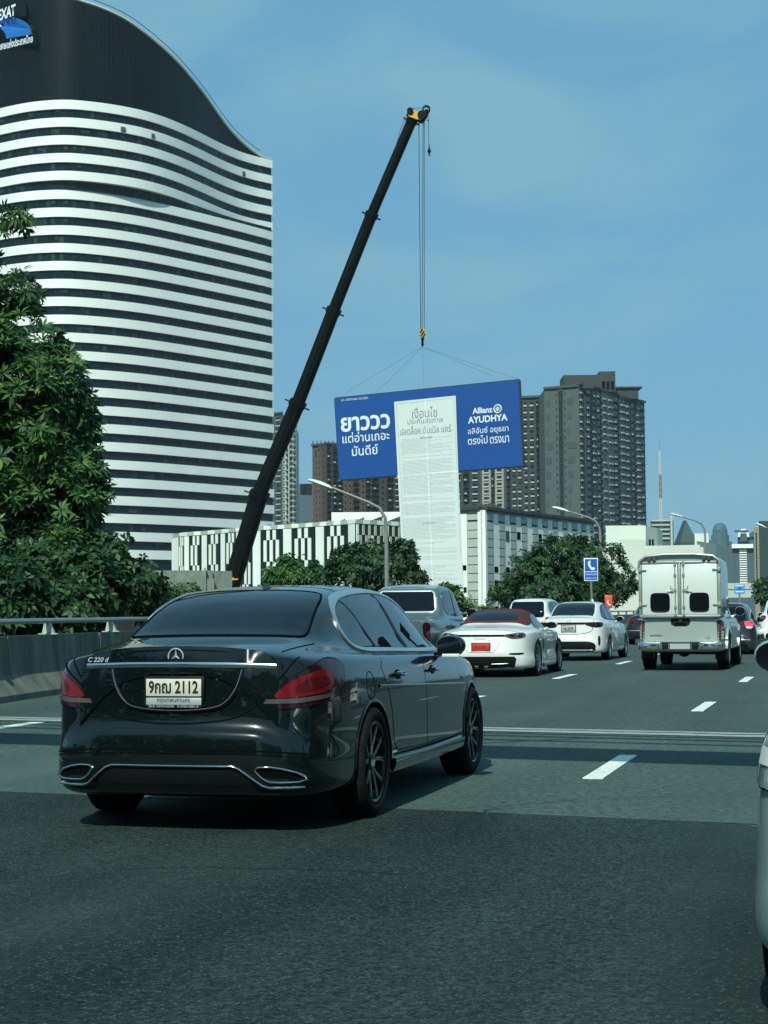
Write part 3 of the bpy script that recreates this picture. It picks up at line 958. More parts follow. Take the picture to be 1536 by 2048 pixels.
# --- the striped tower with the dark wave-shaped crown
def tower():
    D_UP = [(-330, 450), (-220, 396), (-130, 364), (-60, 349), (0, 343), (60, 339), (130, 337.5), (200, 340), (260, 343.5), (300, 347), (340, 352), (380, 358.5), (420, 366.5), (460, 374.5), (500, 380.5), (545, 385)]
    D_LO = [(-330, 450), (-220, 396), (-130, 364), (-60, 349), (0, 343), (60, 339.5), (130, 338.5), (200, 341.5), (260, 345.5), (300, 349), (340, 353.0), (380, 357.5), (420, 362.0), (460, 367.0), (500, 372.0), (545, 378.5)]
    def plan(Dt, off=0.0, K=1.0):
        P = []
        for x in np.arange(-330, 545.1, 8.75):
            # smooth D by averaging neighbours
            D = sum(interp([(a, b) for a, b in Dt], x + q)[0] for q in (-24, -12, 0, 12, 24)) / 5 if x < 530 else interp([(a, b) for a, b in Dt], x)[0]
            P.append(Vector(((x - 768) / FPX * D, D, 0)))
        out = []
        for i, p in enumerate(P):
            d = (P[min(i + 1, len(P) - 1)] - P[max(i - 1, 0)]).normalized()
            out.append(p + Vector((d.y, -d.x, 0)) * off)
        return out
    base = at(130, 1223, 338); base.z = -6
    root = empty('striped_tower', (-45, 360, -6), 0, 'tall curved tower striped in white bands and dark glass under a black wave-shaped crown', 'building')
    O = Vector((-45, 360, -6))
    def strip(name, P, za, zb_, mt, thick=.5, top=True):
        mb = MB(); n = len(P)
        d = [(P[min(i + 1, n - 1)] - P[max(i - 1, 0)]).normalized() for i in range(n)]
        Q = [p + Vector((-t.y, t.x, 0)) * thick for p, t in zip(P, d)]
        zt = za if callable(za) else (lambda i: za)
        vs = []
        for i in range(n):
            for p, z in ((P[i], zb_), (P[i], zt(i)), (Q[i], zt(i)), (Q[i], zb_)):
                vs.append(Vector((p.x, p.y, z)) - O)
        fs = [(i * 4 + k, i * 4 + (k + 1) % 4, i * 4 + 4 + (k + 1) % 4, i * 4 + 4 + k) for i in range(n - 1) for k in range(4)] + [(0, 1, 2, 3), tuple(4 * (n - 1) + k for k in (3, 2, 1, 0))]
        mb.add(vs, fs)
        return mb.build(name, mt, root, smooth=True, sharp=30)
    ST = 3.52
    ztop = 1.25 + 914 / FPX * 385
    upO, upI, loO, loI = plan(D_UP, .45), plan(D_UP), plan(D_LO, .45), plan(D_LO)
    for k in range(26):
        z = ztop - k * ST
        if k < 4: A, B_ = upO, upI
        elif k == 4: A, B_ = upO, [a.lerp(b, .5) for a, b in zip(upI, loI)]
        else: A, B_ = loO, loI
        if z - 1.9 < 10: break
        strip('spandrel', A, z, z - 1.80, M['b_band'], 1.2)
        w = strip('ribbon_window', B_, z - 1.80, z - ST, M['b_glassdark'], .6)
        mu = MB()
        for i in range(2, len(B_) - 1, 2):
            p = B_[i] - O
            mu.box((p.x, p.y - .04, z + 6 - 1.86 - (ST - 1.86) / 2), (.07, .10, ST - 1.88))
        m_ = mu.build('mullion', M['b_core'], w); tag(m_, kind='stuff')
        rb = random.Random(k * 7 + 1)
        bl = MB()
        for i in range(3, len(B_) - 3):
            if rb.random() < .30:
                p, q = B_[i] - O, B_[i + 1] - O
                h = rb.choice((.5, .9, 1.4))
                zz = Vector((0, -.03, z - 1.80 - h / 2))
                bl.bar(p.lerp(q, .06) + zz, p.lerp(q, .94) + zz, .04, h)
        m_ = bl.build('blind', M['blind'], w); tag(m_, kind='stuff')
        zl = z - ST
    strip('lobby_glass', loI, zl, 2.0, M['b_glassdark'], .6)
    strip('podium_band', loO, 7.6, 6.2, M['b_band'], 1.2)
    # small vents in three bands
    for (px_, k, w_) in ((247, 1, 1.0), (300, 1, .8), (487, 1, .8)):
        i = int((px_ + 330) / 8.75); p = upO[i] - O; q = upO[i + 1] - O
        d = (q - p).normalized()
        zz = ztop - k * ST - 1.15
        MB().bar(p - Vector((0, .12, 0)) + Vector((0, 0, zz)), p + d * w_ - Vector((0, .12, 0)) + Vector((0, 0, zz)), .25, .9).build('vent', M['condo_grey'], root)
    # solid core behind
    back = [Vector((p.x * 1.06 - 2, p.y + 38, 0)) for p in loI[::-1][4:]]
    core = [p + Vector((0, 1.0, 0)) for p in loI[::3]] + back[::3]
    core2 = [p.lerp(q, .5) + Vector((0, 9.0, 0)) for p, q in zip(loI[:-6:3], upI[:-6:3])] + back[::3]
    MB().prism([(p.x - O.x, p.y - O.y) for p in core2], ztop + 6 - 5.5 * ST, ztop + 5.4, lambda u, v, h: (u, v, h)).build('tower_core', M['b_core'], root)
    MB().prism([(p.x - O.x, p.y - O.y) for p in core], 0, ztop + 6 - 5.5 * ST, lambda u, v, h: (u, v, h)).build('tower_core', M['b_core'], root)
    # crown: outline of its wavy top
    TOP = [(-330, -95), (-220, -70), (-60, -45), (60, -38), (130, -27), (200, -4), (250, 20), (300, 58), (350, 104), (400, 164), (425, 200), (450, 238), (470, 262), (490, 281), (520, 305), (545, 314)]
    n = len(upI)
    def zt(i):
        x = -330 + 8.75 * i
        y = sum(interp(TOP, x + q)[0] for q in (-14, 0, 14)) / 3 - 5
        return max(1.25 + (YH - y) / FPX * upI[i].y, ztop + .05)
    strip('crown', plan(D_UP, .1), zt, ztop, M['b_crown'], 3.0)
    rib = MB()
    for i in range(0, n - 1):
        p = (upI[i] - O)
        h = zt(i) - ztop
        if h > 1: rib.box((p.x, p.y - .10, ztop + 6 + h / 2), (.05, .05, h - .3))
    tag(rib.build('crown_joints', M['b_crown'], root), kind='stuff')
    pts = [Vector((upI[i].x, upI[i].y, zt(i) + .12)) - O for i in range(n)]
    MB().tube([p + Vector((0, -.1, 0)) for p in pts], .32, 6).build('crown_edge', M['cream_shade'], root, smooth=True)
    MB().tube([p + Vector((.35, .4, 1.0)) for p in pts[10:-3]], .07, 5).build('crown_rail', M['b_core'], root, smooth=True)
    # emblem and lettering standing off the crown
    def cp(px_, py_, off=2.0):
        px_ += 5; py_ -= 23
        i = (px_ + 330) / 8.75
        a = upI[int(i)].lerp(upI[int(i) + 1], i % 1)
        d = (upI[int(i) + 1] - upI[int(i)]).normalized()
        q = a + Vector((d.y, -d.x, 0)) * off
        return Vector((q.x, q.y, 1.25 + (YH - py_) / FPX * q.y)) - O
    def sheet_on(name, outl, mt, off, parent=root, thick=.5):
        mb = MB(); m = len(outl)
        f_, b_ = [cp(x, y, off) for x, y in outl], [cp(x, y, off - thick) for x, y in outl]
        mb.add(f_ + b_, [tuple(range(m)), tuple(range(m, 2 * m))[::-1]] + [(k, (k + 1) % m, m + (k + 1) % m, m + k) for k in range(m)])
        return mb.build(name, mt, parent)
    def arc(cx, cy, rx, ry, a0, a1, k=14):
        return [(cx + rx * math.cos(R(a)), cy - ry * math.sin(R(a))) for a in np.linspace(a0, a1, k)]
    sl = lambda pts: [(x, y - .10 * x) for x, y in pts]
    outer = arc(-8, 74, 73, 46, 0, 180); inner = arc(-8, 78, 26, 27, 180, 0)
    em = sheet_on('emblem_backing', sl([(x + 3, y + 3) for x, y in outer] + [(-84, 98), (72, 96)]), M['b_crown'], 1.5)
    sheet_on('emblem_arch', sl(outer + inner), M['emblem_blue'], 2.2)
    sheet_on('emblem_highlight', sl(arc(-14, 52, 22, 10, 0, 180, 8) + arc(-14, 52, 22, 4, 180, 360, 8)), M['sign_white'], 2.5)
    c0, c1 = cp(-40, 20), cp(30, 20)
    U = (c1 - c0).normalized(); V = Vector((0, 0, 1))
    U2 = (U + Vector((0, 0, .10))).normalized(); V2 = (V - U * .10).normalized()
    c = cp(22, 22, 2.6)
    place_text('lettering', "EXAT", c, U2, V2, M['sign_white'], root, 5.6, 2.3, bold=.035)
    sheet_on('lettering_backing', sl([(-18, 10), (52, 10), (52, 36), (-18, 36)]), M['b_crown'], 1.6)
    c = cp(26, 87, 2.8)
    U3 = (U + Vector((0, 0, .12))).normalized(); V3 = (V - U * .12).normalized()
    place_text('lettering', "การทางพิเศษแห่งประเทศไทย", c, U3, V3, M['sign_white'], root, 12.6, 1.75, bold=.02)
M['emblem_blue'] = mat('emblem_blue', (.012, .12, .42), .35, noise=.08, nscale=.5)
tower()

# --- low building with the black and white panel pattern
def panel_building():
    ZT = 10.97
    K = (ZT - 1.25) * FPX
    E = [(344, 224), (352, 220.5), (369, 217.6), (404, 215), (442, 211), (473, 207.5), (506, 204.5), (567, 200.6), (632, 196), (697.5, 191.2), (710, 189.7)]
    E2 = [(710, 189.7), (740, 192), (770, 194.3), (800, 196.6), (840, 200)]
    O = Vector((0, 0, -6))
    root = empty('panel_building', (-5, 200, -6), 0, 'low building faced with a chequered pattern of white and dark green vertical panels', 'building')
    O = Vector((-5, 200, -6))
    def P(px_, tab):
        D = interp(tab, px_)[0]
        return Vector(((px_ - 768) / FPX * D, D, 0))
    pl = [P(x, E) for x, _ in E] + [P(x, E2) for x, _ in E2[1:]]
    poly = pl + [pl[-1] + Vector((8, 30, 0)), pl[0] + Vector((6, 40, 0))]
    MB().prism([(p.x - O.x, p.y - O.y) for p in poly], 0, ZT + 6 - .15, lambda u, v, h: (u, v, h)).build('wall', M['slat_dark'], root)
    me_cache = {}
    def pane(a, b, z0, z1, mt, name='facade_panel'):
        d = (b - a).normalized(); n = Vector((d.y, -d.x, 0))
        mb = MB(); mb.bar(a + n * .05 - O + Vector((0, 0, (z0 + z1) / 2)), b + n * .05 - O + Vector((0, 0, (z0 + z1) / 2)), .10, z1 - z0)
        return mb.build(name, mt, root)
    rows = [(ZT - .2, ZT - 1.35), (ZT - 1.35, ZT - 3.85), (ZT - 3.85, ZT - 6.4), (ZT - 6.4, ZT - 9.5)]
    edges = [352, 369, 404, 442, 473, 506, 567, 632, 697.5]
    for q in range(4):
        a, b = 344 + q * 2.4, 344 + q * 2.4 + 1.2
        pane(P(a, E), P(b, E), 2.0, ZT - .2, M['slat_white'])
    for bi, (a, b) in enumerate(zip(edges, edges[1:])):
        L = b - a
        s0 = a + L * .24
        pane(P(a, E), P(s0, E), -3, ZT - .2, M['slat_white'])
        nc = 7 if L > 50 else 6
        for k in range(nc):
            x0 = s0 + (b - s0) * (k + .12) / (nc + .6); x1 = s0 + (b - s0) * (k + 1.08) / (nc + .6)
            for r, (zt, zb) in enumerate(rows):
                if k in (0, nc - 1) : continue
                if (k + r) % 2 == 0:
                    pane(P(x0, E), P(x1, E), zb + (.0 if r else .0), zt - .03, M['slat_white'])
    pane(P(697.5, E), P(709.5, E), -3, ZT - .2, M['slat_white'])
    # right-hand face
    for i, x in enumerate(np.arange(712, 838, 6.0)):
        for r, (zt, zb) in enumerate(rows):
            if (i + r) % 2 == 0 or i in (0, 4, 9, 14, 15):
                pane(P(x, E2), P(x + 3.9, E2), zb, zt - .03, M['louvre'] if i % 5 else M['slat_white'])
    # parapet of alternating pieces, and the saw-tooth roof
    allp = [(x, E) for x in np.arange(346, 709, 14)] + [(x, E2) for x in np.arange(711, 838, 14)]
    for i, (x, T_) in enumerate(allp):
        a, b = P(x, T_), P(min(x + 13.6, T_[-1][0]), T_)
        pane(a, b, ZT - .14, ZT + .32, M['slat_white'] if i % 2 else M['louvre'], 'parapet_panel')
    for i in range(0, 12):
        x = 395 + i * 38
        T_ = E if x < 700 else E2
        c = P(min(x, 835), T_) + Vector((2, 7, 0)) - O
        MB().add([c + Vector(v) for v in ((-1.3, 0, ZT), (1.6, 0, ZT), (1.6, 0, ZT + 1.1), (-1.3, 12, ZT), (1.6, 12, ZT), (1.6, 12, ZT + 1.1))],
                 [(0, 1, 2), (5, 4, 3), (0, 3, 4, 1), (1, 4, 5, 2), (2, 5, 3, 0)]).build('roof_light', M['roof_dark'], root)
    one_box('plant_room', tuple(P(800, E2) + Vector((-1, 14, 11.9)) - O + Vector((0, 0, 0))), (14, 8, 2.2), M['slat_white'], root)
    # white stair tower at the left end
panel_building()

def louvre_building():
    ZT = 11.9
    O = Vector((14, 195, -6))
    root = empty('louvre_building', tuple(O), 0, 'white building with vertical louvre strips and small dark windows, right of the hanging banner', 'building')
    EL = [(840, 190), (918, 186.6), (965, 185)]
    ER = [(965, 185), (1185, 215)]
    def P(px_, tab):
        # straight wall in plan between the end points
        (x0, d0), (x1, d1) = tab[0], tab[-1]
        A = Vector(((x0 - 768) / FPX * d0, d0, 0)); B = Vector(((x1 - 768) / FPX * d1, d1, 0))
        # intersect the sight line with the wall
        k = (px_ - 768) / FPX
        t = (k * A.y - A.x) / ((B.x - A.x) - k * (B.y - A.y))
        return A.lerp(B, t)
    a, b, c = P(840, EL), P(965, EL), P(1185, ER)
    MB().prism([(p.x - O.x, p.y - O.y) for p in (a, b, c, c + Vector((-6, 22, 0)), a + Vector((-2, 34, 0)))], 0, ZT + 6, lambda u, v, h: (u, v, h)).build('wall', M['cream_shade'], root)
    def pane(p, q, z0, z1, mt, name, off=.12, th=.24, par=None):
        d = (q - p).normalized(); n = Vector((d.y, -d.x, 0))
        return MB().bar(p + n * off - O + Vector((0, 0, (z0 + z1) / 2)), q + n * off - O + Vector((0, 0, (z0 + z1) / 2)), th, z1 - z0).build(name, mt, par or root)
    def louvres(p, q, z0, z1):
        d = (q - p).normalized(); n = Vector((d.y, -d.x, 0))
        mb = MB()
        z = z0
        while z < z1 - .1:
            h = .92
            mb.bar(p + n * .22 - O + Vector((0, 0, z + h / 2)), q + n * .22 - O + Vector((0, 0, z + h / 2)), .12, min(h, z1 - z) - .09)
            z += h
        pane(p, q, z0, z1, M['condo_mid'], 'louvre_backing', .06, .1)
        return mb.build('louvre_panel', M['louvre'], root)
    # left face
    pane(P(850, EL), P(936, EL), -4, ZT - .25, M['slat_white'], 'facade_panel')
    louvres(P(937.5, EL), P(958, EL), -4, ZT - .5)
    pane(P(959, EL), P(965, EL), -4, ZT, M['slat_white'], 'facade_panel', .16, .4)
    for zz in (5.55, 3.2, 1.75, .3, -1.1):
        pane(P(925, EL), P(934.5, EL), zz, zz + .55, M['gap'], 'window', .22, .12)
    # right face
    pane(P(965.3, ER), P(969, ER), -4, ZT, M['slat_white'], 'facade_panel', .16, .3)
    W = (1185 - 969)
    x = 970.0
    k = 0
    while x < 1178:
        f = 1 - (x - 965) / 220 * .28
        lw, ww = 12.4 * f, 10.8 * f
        louvres(P(x, ER), P(min(x + lw, 1184), ER), -4, ZT - .45)
        if x + lw + ww < 1186:
            p, q = P(x + lw + .4, ER), P(x + lw + ww, ER)
            pane(p, q, -4, ZT - .3, M['slat_white'], 'facade_panel')
            m1, m2 = p.lerp(q, .12), p.lerp(q, .78)
            random.seed(k)
            pane(m1, m2, 5.35, 5.95, M['gap'], 'window', .22, .12)
            pane(m1, m2, 2.4, 4.5, M['gap'], 'window', .22, .12)
            pane(m1, m2, .3, 1.7, M['gap'], 'window', .22, .12)
            pane(m1, m2, -2.4, -.6, M['gap'], 'window', .22, .12)
            if k % 3 != 0: pane(m1, m2, 8.7 + random.random() * .4, 9.9, M['condo_mid'] if k % 2 else M['gap'], 'window', .22, .12)
            elif k > 3: pane(m1, m2, 9.0, 9.7, M['slat_white'], 'awning', .4, .3)
        x += lw + ww + .6
        k += 1
    for (p, q) in ((P(850, EL), P(965, EL)), (P(965, ER), P(1185, ER))):
        pane(p, q, ZT + .02, ZT + .35, M['roof_dark'], 'roof_edge', .2, .8)
    for i in range(3):
        c = P(925 + i * 22, EL) + Vector((1, 5, 0)) - O
        MB().add([c + Vector(v) for v in ((-1.6, 0, ZT + .3), (1.6, 0, ZT + .3), (0, 0, ZT + 1.1), (-1.6, 9, ZT + .3), (1.6, 9, ZT + .3), (0, 9, ZT + 1.1))],
                 [(0, 1, 2), (5, 4, 3), (0, 3, 4, 1), (1, 4, 5, 2), (2, 5, 3, 0)]).build('roof_light', M['roof_dark'], root)
louvre_building()

# --- generic high-rise: walls in plan (pixel, depth), strips per wall with windows
def highrise(name, label, front, z_of, floor_h, strips, back=30, mats=None, base=-6, parapet=.9, steps=None):
    """front: list of (pixel, depth) corners left to right; z_of: roof heights per wall; strips: per wall list of
    (fraction0, fraction1, kind, material)"""
    pts = [Vector(((x - 768) / FPX * D, D, 0)) for x, D in front]
    O = Vector((sum(p.x for p in pts) / len(pts), pts[0].y + 8, base))
    root = empty(name, tuple(O), 0, label, 'building')
    zmax = max(z_of)
    for i, (a, b) in enumerate(zip(pts, pts[1:])):
        zt = z_of[i]
        d = (b - a).normalized(); n = Vector((d.y, -d.x, 0))
        L = (b - a).length
        q = [a, b, b + Vector((0, back, 0)), a + Vector((0, back, 0))]
        MB().prism([(p.x - O.x, p.y - O.y) for p in q], 0, zt - base, lambda u, v, h: (u, v, h)).build('wall', mats[i], root)
        one = MB()
        nf = int((zt - 6) / floor_h)
        wins, leds, dks = MB(), MB(), MB()
        for (f0, f1, kind, mt) in strips[i]:
            p, r = a + d * L * f0, a + d * L * f1
            if mt is not None:
                MB().bar(p + n * .25 - O + Vector((0, 0, (zt + base) / 2 + 3 - 3)), r + n * .25 - O + Vector((0, 0, (zt + base) / 2)), .5, zt - base).build('facade_strip', mt, root)
            W = (r - p).length
            off = .55 if mt is not None else .06
            for k in range(nf):
                z = zt - 1.2 - (k + 1) * floor_h
                c = (p + r) / 2 + n * off - O
                random.seed(hash((round(f0 * 100), k, i)) % 9973)
                if kind == 'w':            # window with a pale ledge under it
                    wins.bar(p.lerp(r, .22) + n * off - O + Vector((0, 0, z + 1.75)), p.lerp(r, .78) + n * off - O + Vector((0, 0, z + 1.75)), .08, 1.2)
                    if random.random() < .93:
                        leds.bar(p.lerp(r, .18) + n * (off + .2) - O + Vector((0, 0, z + .85)), p.lerp(r, .82) + n * (off + .2) - O + Vector((0, 0, z + .85)), .5, .62)
                elif kind == 'b':          # balcony: dark opening, rail, slab
                    wins.bar(p.lerp(r, .08) + n * off - O + Vector((0, 0, z + 1.9)), p.lerp(r, .92) + n * off - O + Vector((0, 0, z + 1.9)), .08, 1.7)
                    dks.bar(p.lerp(r, .05) + n * (off + .5) - O + Vector((0, 0, z + .7)), p.lerp(r, .95) + n * (off + .5) - O + Vector((0, 0, z + .7)), .9, .16)
                    if random.random() < .35:
                        leds.bar(p.lerp(r, .25) + n * (off + .3) - O + Vector((0, 0, z + 1.15)), p.lerp(r, .6) + n * (off + .3) - O + Vector((0, 0, z + 1.15)), .4, .6)
                elif kind == 's':          # small window
                    wins.bar(p.lerp(r, .30) + n * off - O + Vector((0, 0, z + 1.6)), p.lerp(r, .62) + n * off - O + Vector((0, 0, z + 1.6)), .08, 1.0)
                elif kind == 'v':          # tall stair glazing
                    wins.bar(p.lerp(r, .15) + n * off - O + Vector((0, 0, z + 1.5)), p.lerp(r, .85) + n * off - O + Vector((0, 0, z + 1.5)), .08, floor_h - .35)
                elif kind == 'p':          # tonal panels of changing width
                    w_ = .25 + .7 * ((k * 7 + i * 3) % 5) / 5
                    if k % 2: dks.bar(p + n * (off + .02) - O + Vector((0, 0, z + 1.4)), p.lerp(r, w_) + n * (off + .02) - O + Vector((0, 0, z + 1.4)), .1, floor_h * .9)
        if wins.v: tag(wins.build('window', M['condo_win'], root), kind='stuff')
        if leds.v: tag(leds.build('window_ledge', M['condo_ledge'], root), kind='stuff')
        if dks.v: tag(dks.build('facade_relief', mats[i] if kind != 'p' else M['condo_mid'], root), kind='stuff')
        MB().bar(a + n * .3 - O + Vector((0, 0, zt + parapet / 2)), b + n * .3 - O + Vector((0, 0, zt + parapet / 2)), 1.0, parapet).build('parapet', M['condo_mid'], root)
    return root, O, pts

def zpx(y, D): return 1.25 + (YH - y) / FPX * D

r, O, p = highrise('dark_condominium', 'dark grey high-rise condominium, tallest on the right, with rooftop plant blocks',
    [(1092, 706), (1162, 698), (1204, 717), (1240, 733), (1293, 756)],
    [zpx(776, 700), zpx(771, 700), zpx(783, 718), zpx(797, 735)], 2.94,
    [[(.04, .28, 'p', None), (.30, .40, 's', None), (.42, .54, 'v', M['condo_dark']), (.55, .64, 's', None), (.66, .97, 'p', None)],
     [(.0, .14, 'w', None), (.24, .46, 'b', M['condo_dark']), (.58, .78, 'w', None), (.80, .99, 'b', None)],
     [(.05, .30, 'w', M['condo_grey']), (.34, .66, 'w', M['condo_grey']), (.70, .98, 'b', None)],
     [(.02, .22, 'w', M['condo_mid']), (.26, .40, 'w', None), (.46, .60, 'b', None), (.62, .78, 'w', M['condo_mid']), (.82, .97, 'b', None)]],
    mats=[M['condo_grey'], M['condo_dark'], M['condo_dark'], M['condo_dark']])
def rblock(pxa, pxb, D, y0, y1, depth, name='roof_block', mt=None, root=r, O=O):
    a, b = at(pxa, YH, D), at(pxb, YH, D)
    za, zb = zpx(y1, D), zpx(y0, D)
    return MB().box(((a.x + b.x) / 2 - O.x, D + depth / 2 - O.y, (za + zb) / 2 - O.z), (b.x - a.x, depth, zb - za)).build(name, mt or M['condo_dark'], root)
rblock(1134, 1206, 712, 751, 776, 16); rblock(1206, 1238, 722, 744, 785, 20)
rblock(1241, 1284, 742, 778, 800, 14); rblock(1239, 1292, 741, 775, 778, 18, 'roof_overhang')
rblock(1164, 1194, 700, 765, 778, 6, 'roof_parapet_block')
for k in range(3): rblock(1211 + k * 9, 1217 + k * 9, 721.7, 764, 780, .3, 'roof_opening', M['gap'])

highrise('dark_condominium', 'lower dark high-rise wing with pale window ledges, rising behind the right edge of the billboard',
    [(905, 745), (962, 741), (1012, 737), (1048, 734), (1093, 731)],
    [zpx(808, 743), zpx(806, 739), zpx(802, 735), zpx(796, 732)], 2.94,
    [[(.05, .35, 'w', None), (.40, .62, 'b', M['condo_dark']), (.66, .96, 'w', None)],
     [(.08, .42, 'w', M['condo_beige']), (.44, .56, 'b', None), (.60, .94, 'w', M['condo_beige'])],
     [(.05, .30, 'b', None), (.36, .64, 'w', None), (.66, .95, 'w', None)],
     [(.02, .24, 'w', None), (.28, .54, 'w', None), (.60, .74, 'b', None), (.80, .96, 'b', None)]],
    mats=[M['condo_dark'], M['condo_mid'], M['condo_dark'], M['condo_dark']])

r2, O2, _ = highrise('brown_condominium', 'brown high-rise condominium with balconies behind the left half of the billboard',
    [(625, 812), (652, 805), (694, 812), (742, 820), (800, 828)],
    [zpx(889, 808), zpx(888, 808), zpx(892, 816), zpx(896, 824)], 2.72,
    [[(.18, .40, 's', None), (.50, .70, 's', M['brown']), (.80, .97, 's', M['brown_dark'])],
     [(.04, .22, 'b', None), (.28, .50, 'b', M['brown_dark']), (.54, .78, 'b', None), (.82, .98, 's', M['brown'])],
     [(.02, .2, 's', M['brown']), (.25, .50, 'b', None), (.56, .74, 's', M['brown']), (.78, .98, 'b', None)],
     [(.02, .26, 'b', None), (.30, .50, 's', M['brown_dark']), (.54, .78, 'b', None), (.82, .98, 'w', None)]],
    mats=[M['brown'], M['brown_dark'], M['brown'], M['brown_dark']])
for k in range(9):
    a = at(628 + k * 8, YH, 806)
    MB().box((a.x - O2.x, 806 - O2.y, zpx(885, 806) - O2.z), (.5, .5, 2.4)).build('roof_post', M['brown_dark'], r2)

highrise('pale_condominium', 'pale green-white high-rise with window grids between the striped tower and the crane boom',
    [(530, 860), (566, 852), (578, 848), (592, 853)], [zpx(826, 856), zpx(845, 850), zpx(851, 850)], 2.75,
    [[(.05, .45, 'b', None), (.55, .95, 'w', None)], [(.08, .52, 'w', M['pale_green']), (.56, .92, 'b', None)], [(.05, .40, 'b', None), (.44, .94, 'w', M['pale_green'])]],
    mats=[M['condo_mid'], M['pale_green'], M['pale_green']])
for k, (a, b, y0, y1) in enumerate(((548, 575, 806, 828),)):
    A, B_ = at(a, YH, 862), at(b, YH, 862)
# blue-grey slab block
r3 = empty('blue_grey_block', tuple(at(609, YH, 1000)), 0, 'plain blue-grey block between the pale high-rise and the brown high-rise', 'building')
A, B_ = at(588, YH, 1000), at(626, YH, 1000)
MB().box((0, 10, zpx(968, 1000) / 2 - 3), (B_.x - A.x, 20, zpx(968, 1000) + 4)).build('wall', M['blue_grey'], r3)
MB().box((1.3, -.15, zpx(974, 1000) - 2.5), (6.5, .3, 6)).build('glazed_bay', M['condo_win'], r3)

# --- white low building behind the truck
def block(root, O, x0, x1, D, y0, zb, depth, mt, name='wall', skew=0.0):
    a, b = at(x0, YH, D), at(x1, YH, D)
    z1 = zpx(y0, D)
    mb = MB().prism([(a.x - O.x, D - O.y), (b.x - O.x, D + skew - O.y), (b.x * (D + depth) / D - O.x, D + depth - O.y), (a.x * (D + depth) / D - O.x, D + depth - O.y)], zb - O.z, z1 - O.z, lambda u, v, h: (u, v, h))
    return mb.build(name, mt, root)
O = Vector((50, 300, -6))
wb = empty('cream_building', tuple(O), 0, 'plain cream building with flat stepped roofs behind the canopy truck', 'building')
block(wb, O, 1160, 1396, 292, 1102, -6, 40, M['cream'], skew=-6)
block(wb, O, 1396, 1467, 286.5, 1087, -6, 40, M['cream_shade'], skew=14)  # right-turned face, its shade put in by the darker cream
block(wb, O, 1290, 1396, 289, 1096, 5, 30, M['cream'], skew=-3)
block(wb, O, 1214, 1294, 305, 1055, 5, 18, M['cream'], 'roof_block')
block(wb, O, 1294, 1328, 305.2, 1057, 5, 18, M['cream_shade'], 'roof_block', skew=6)  # right-turned side, darker cream stands in for its shade
block(wb, O, 1240, 1292, 303.5, 1083, 5, 1.6, M['cream_shade'], 'roof_ledge')
block(wb, O, 1392, 1420, 300, 1072, 5, 8, M['cream'], 'roof_block')
for k in range(2): block(wb, O, 1300 + k * 6, 1304 + k * 6, 305, 1083, 11, .4, M['gap'], 'vent')

# --- distant skyline on the right
def simple(name, label, cat='building'):
    return empty(name, (0, 0, -6), 0, label, cat)
O0 = Vector((0, 0, -6))
def block2(root, x0, x1, D, y0, mt, depth=25, zb=-6, name='wall'):
    return block(root, O0, x0, x1, D, y0, zb, depth, mt, name)
g = simple('glass_office', 'pale glass office block with roof louvres behind the cream building')
block2(g, 1304, 1350, 900, 1046, M['sky_glass']); block2(g, 1344, 1348, 898, 1036, M['cream_shade'], 4)
for k in range(5): block2(g, 1306, 1342, 899, 1044 + k * 9, M['cream_shade'], 1, zpx(1047 + k * 9, 899), 'floor_band')
g2 = simple('pyramid_roof_tower', 'dark triangular pointed roof rising behind the cream building')
a, b, c = at(1360, 1085, 950), at(1372, 1040, 955), at(1396, 1085, 950)
MB().add([a - O0, c - O0, c - O0 + Vector((0, 20, 0)), a - O0 + Vector((0, 20, 0)), b - O0, b - O0 + Vector((0, 10, 0)), (a.x, a.y, 0), (c.x, c.y, 0), (c.x, c.y + 20, 0), (a.x, a.y + 20, 0)],
         [(0, 1, 4), (1, 2, 5, 4), (2, 3, 5), (3, 0, 4, 5), (6, 7, 1, 0), (7, 8, 2, 1), (8, 9, 3, 2), (9, 6, 0, 3)]).build('roof', M['slate_teal'], g2)
# red and white mast
ms = empty('radio_mast', tuple(at(1325, YH, 900)), 0, 'thin red and white lattice mast standing against the sky', 'mast')
zt, zb = zpx(905, 900), -4
nseg = 7
for k in range(nseg):
    z0, z1 = zb + (zt - zb) * k / nseg, zb + (zt - zb) * (k + 1) / nseg
    mb = MB()
    w0 = 1.9 - 1.3 * k / nseg; w1 = 1.9 - 1.3 * (k + 1) / nseg
    m = 4
    for (sx, sy) in ((-1, -1), (1, -1), (1, 1), (-1, 1)):
        mb.bar((sx * w0 / 2, sy * w0 / 2, z0), (sx * w1 / 2, sy * w1 / 2, z1), .22, .22)
    for q in range(m):
        za, zc = z0 + (z1 - z0) * q / m, z0 + (z1 - z0) * (q + 1) / m
        wa, wc = lerp(w0, w1, q / m), lerp(w0, w1, (q + 1) / m)
        for (s1, s2) in (((-1, -1), (1, -1)), ((1, -1), (1, 1)), ((1, 1), (-1, 1)), ((-1, 1), (-1, -1))):
            mb.bar((s1[0] * wa / 2, s1[1] * wa / 2, za), (s2[0] * wc / 2, s2[1] * wc / 2, zc), .14, .14)
    mb.build('mast_section', M['mast_red'] if k % 2 else M['mast_white'], ms) if False else mb.build('mast_section', (M.setdefault('mast_red', mat('mast_red', (.24, .10, .09), .6, noise=.1)) if k % 2 else M.setdefault('mast_white', mat('mast_white', (.5, .52, .5), .6, noise=.1))), ms)
MB().tube([(0, 0, zt), (0, 0, zt + 6)], .12, 5).build('mast_tip', M['pole'], ms)

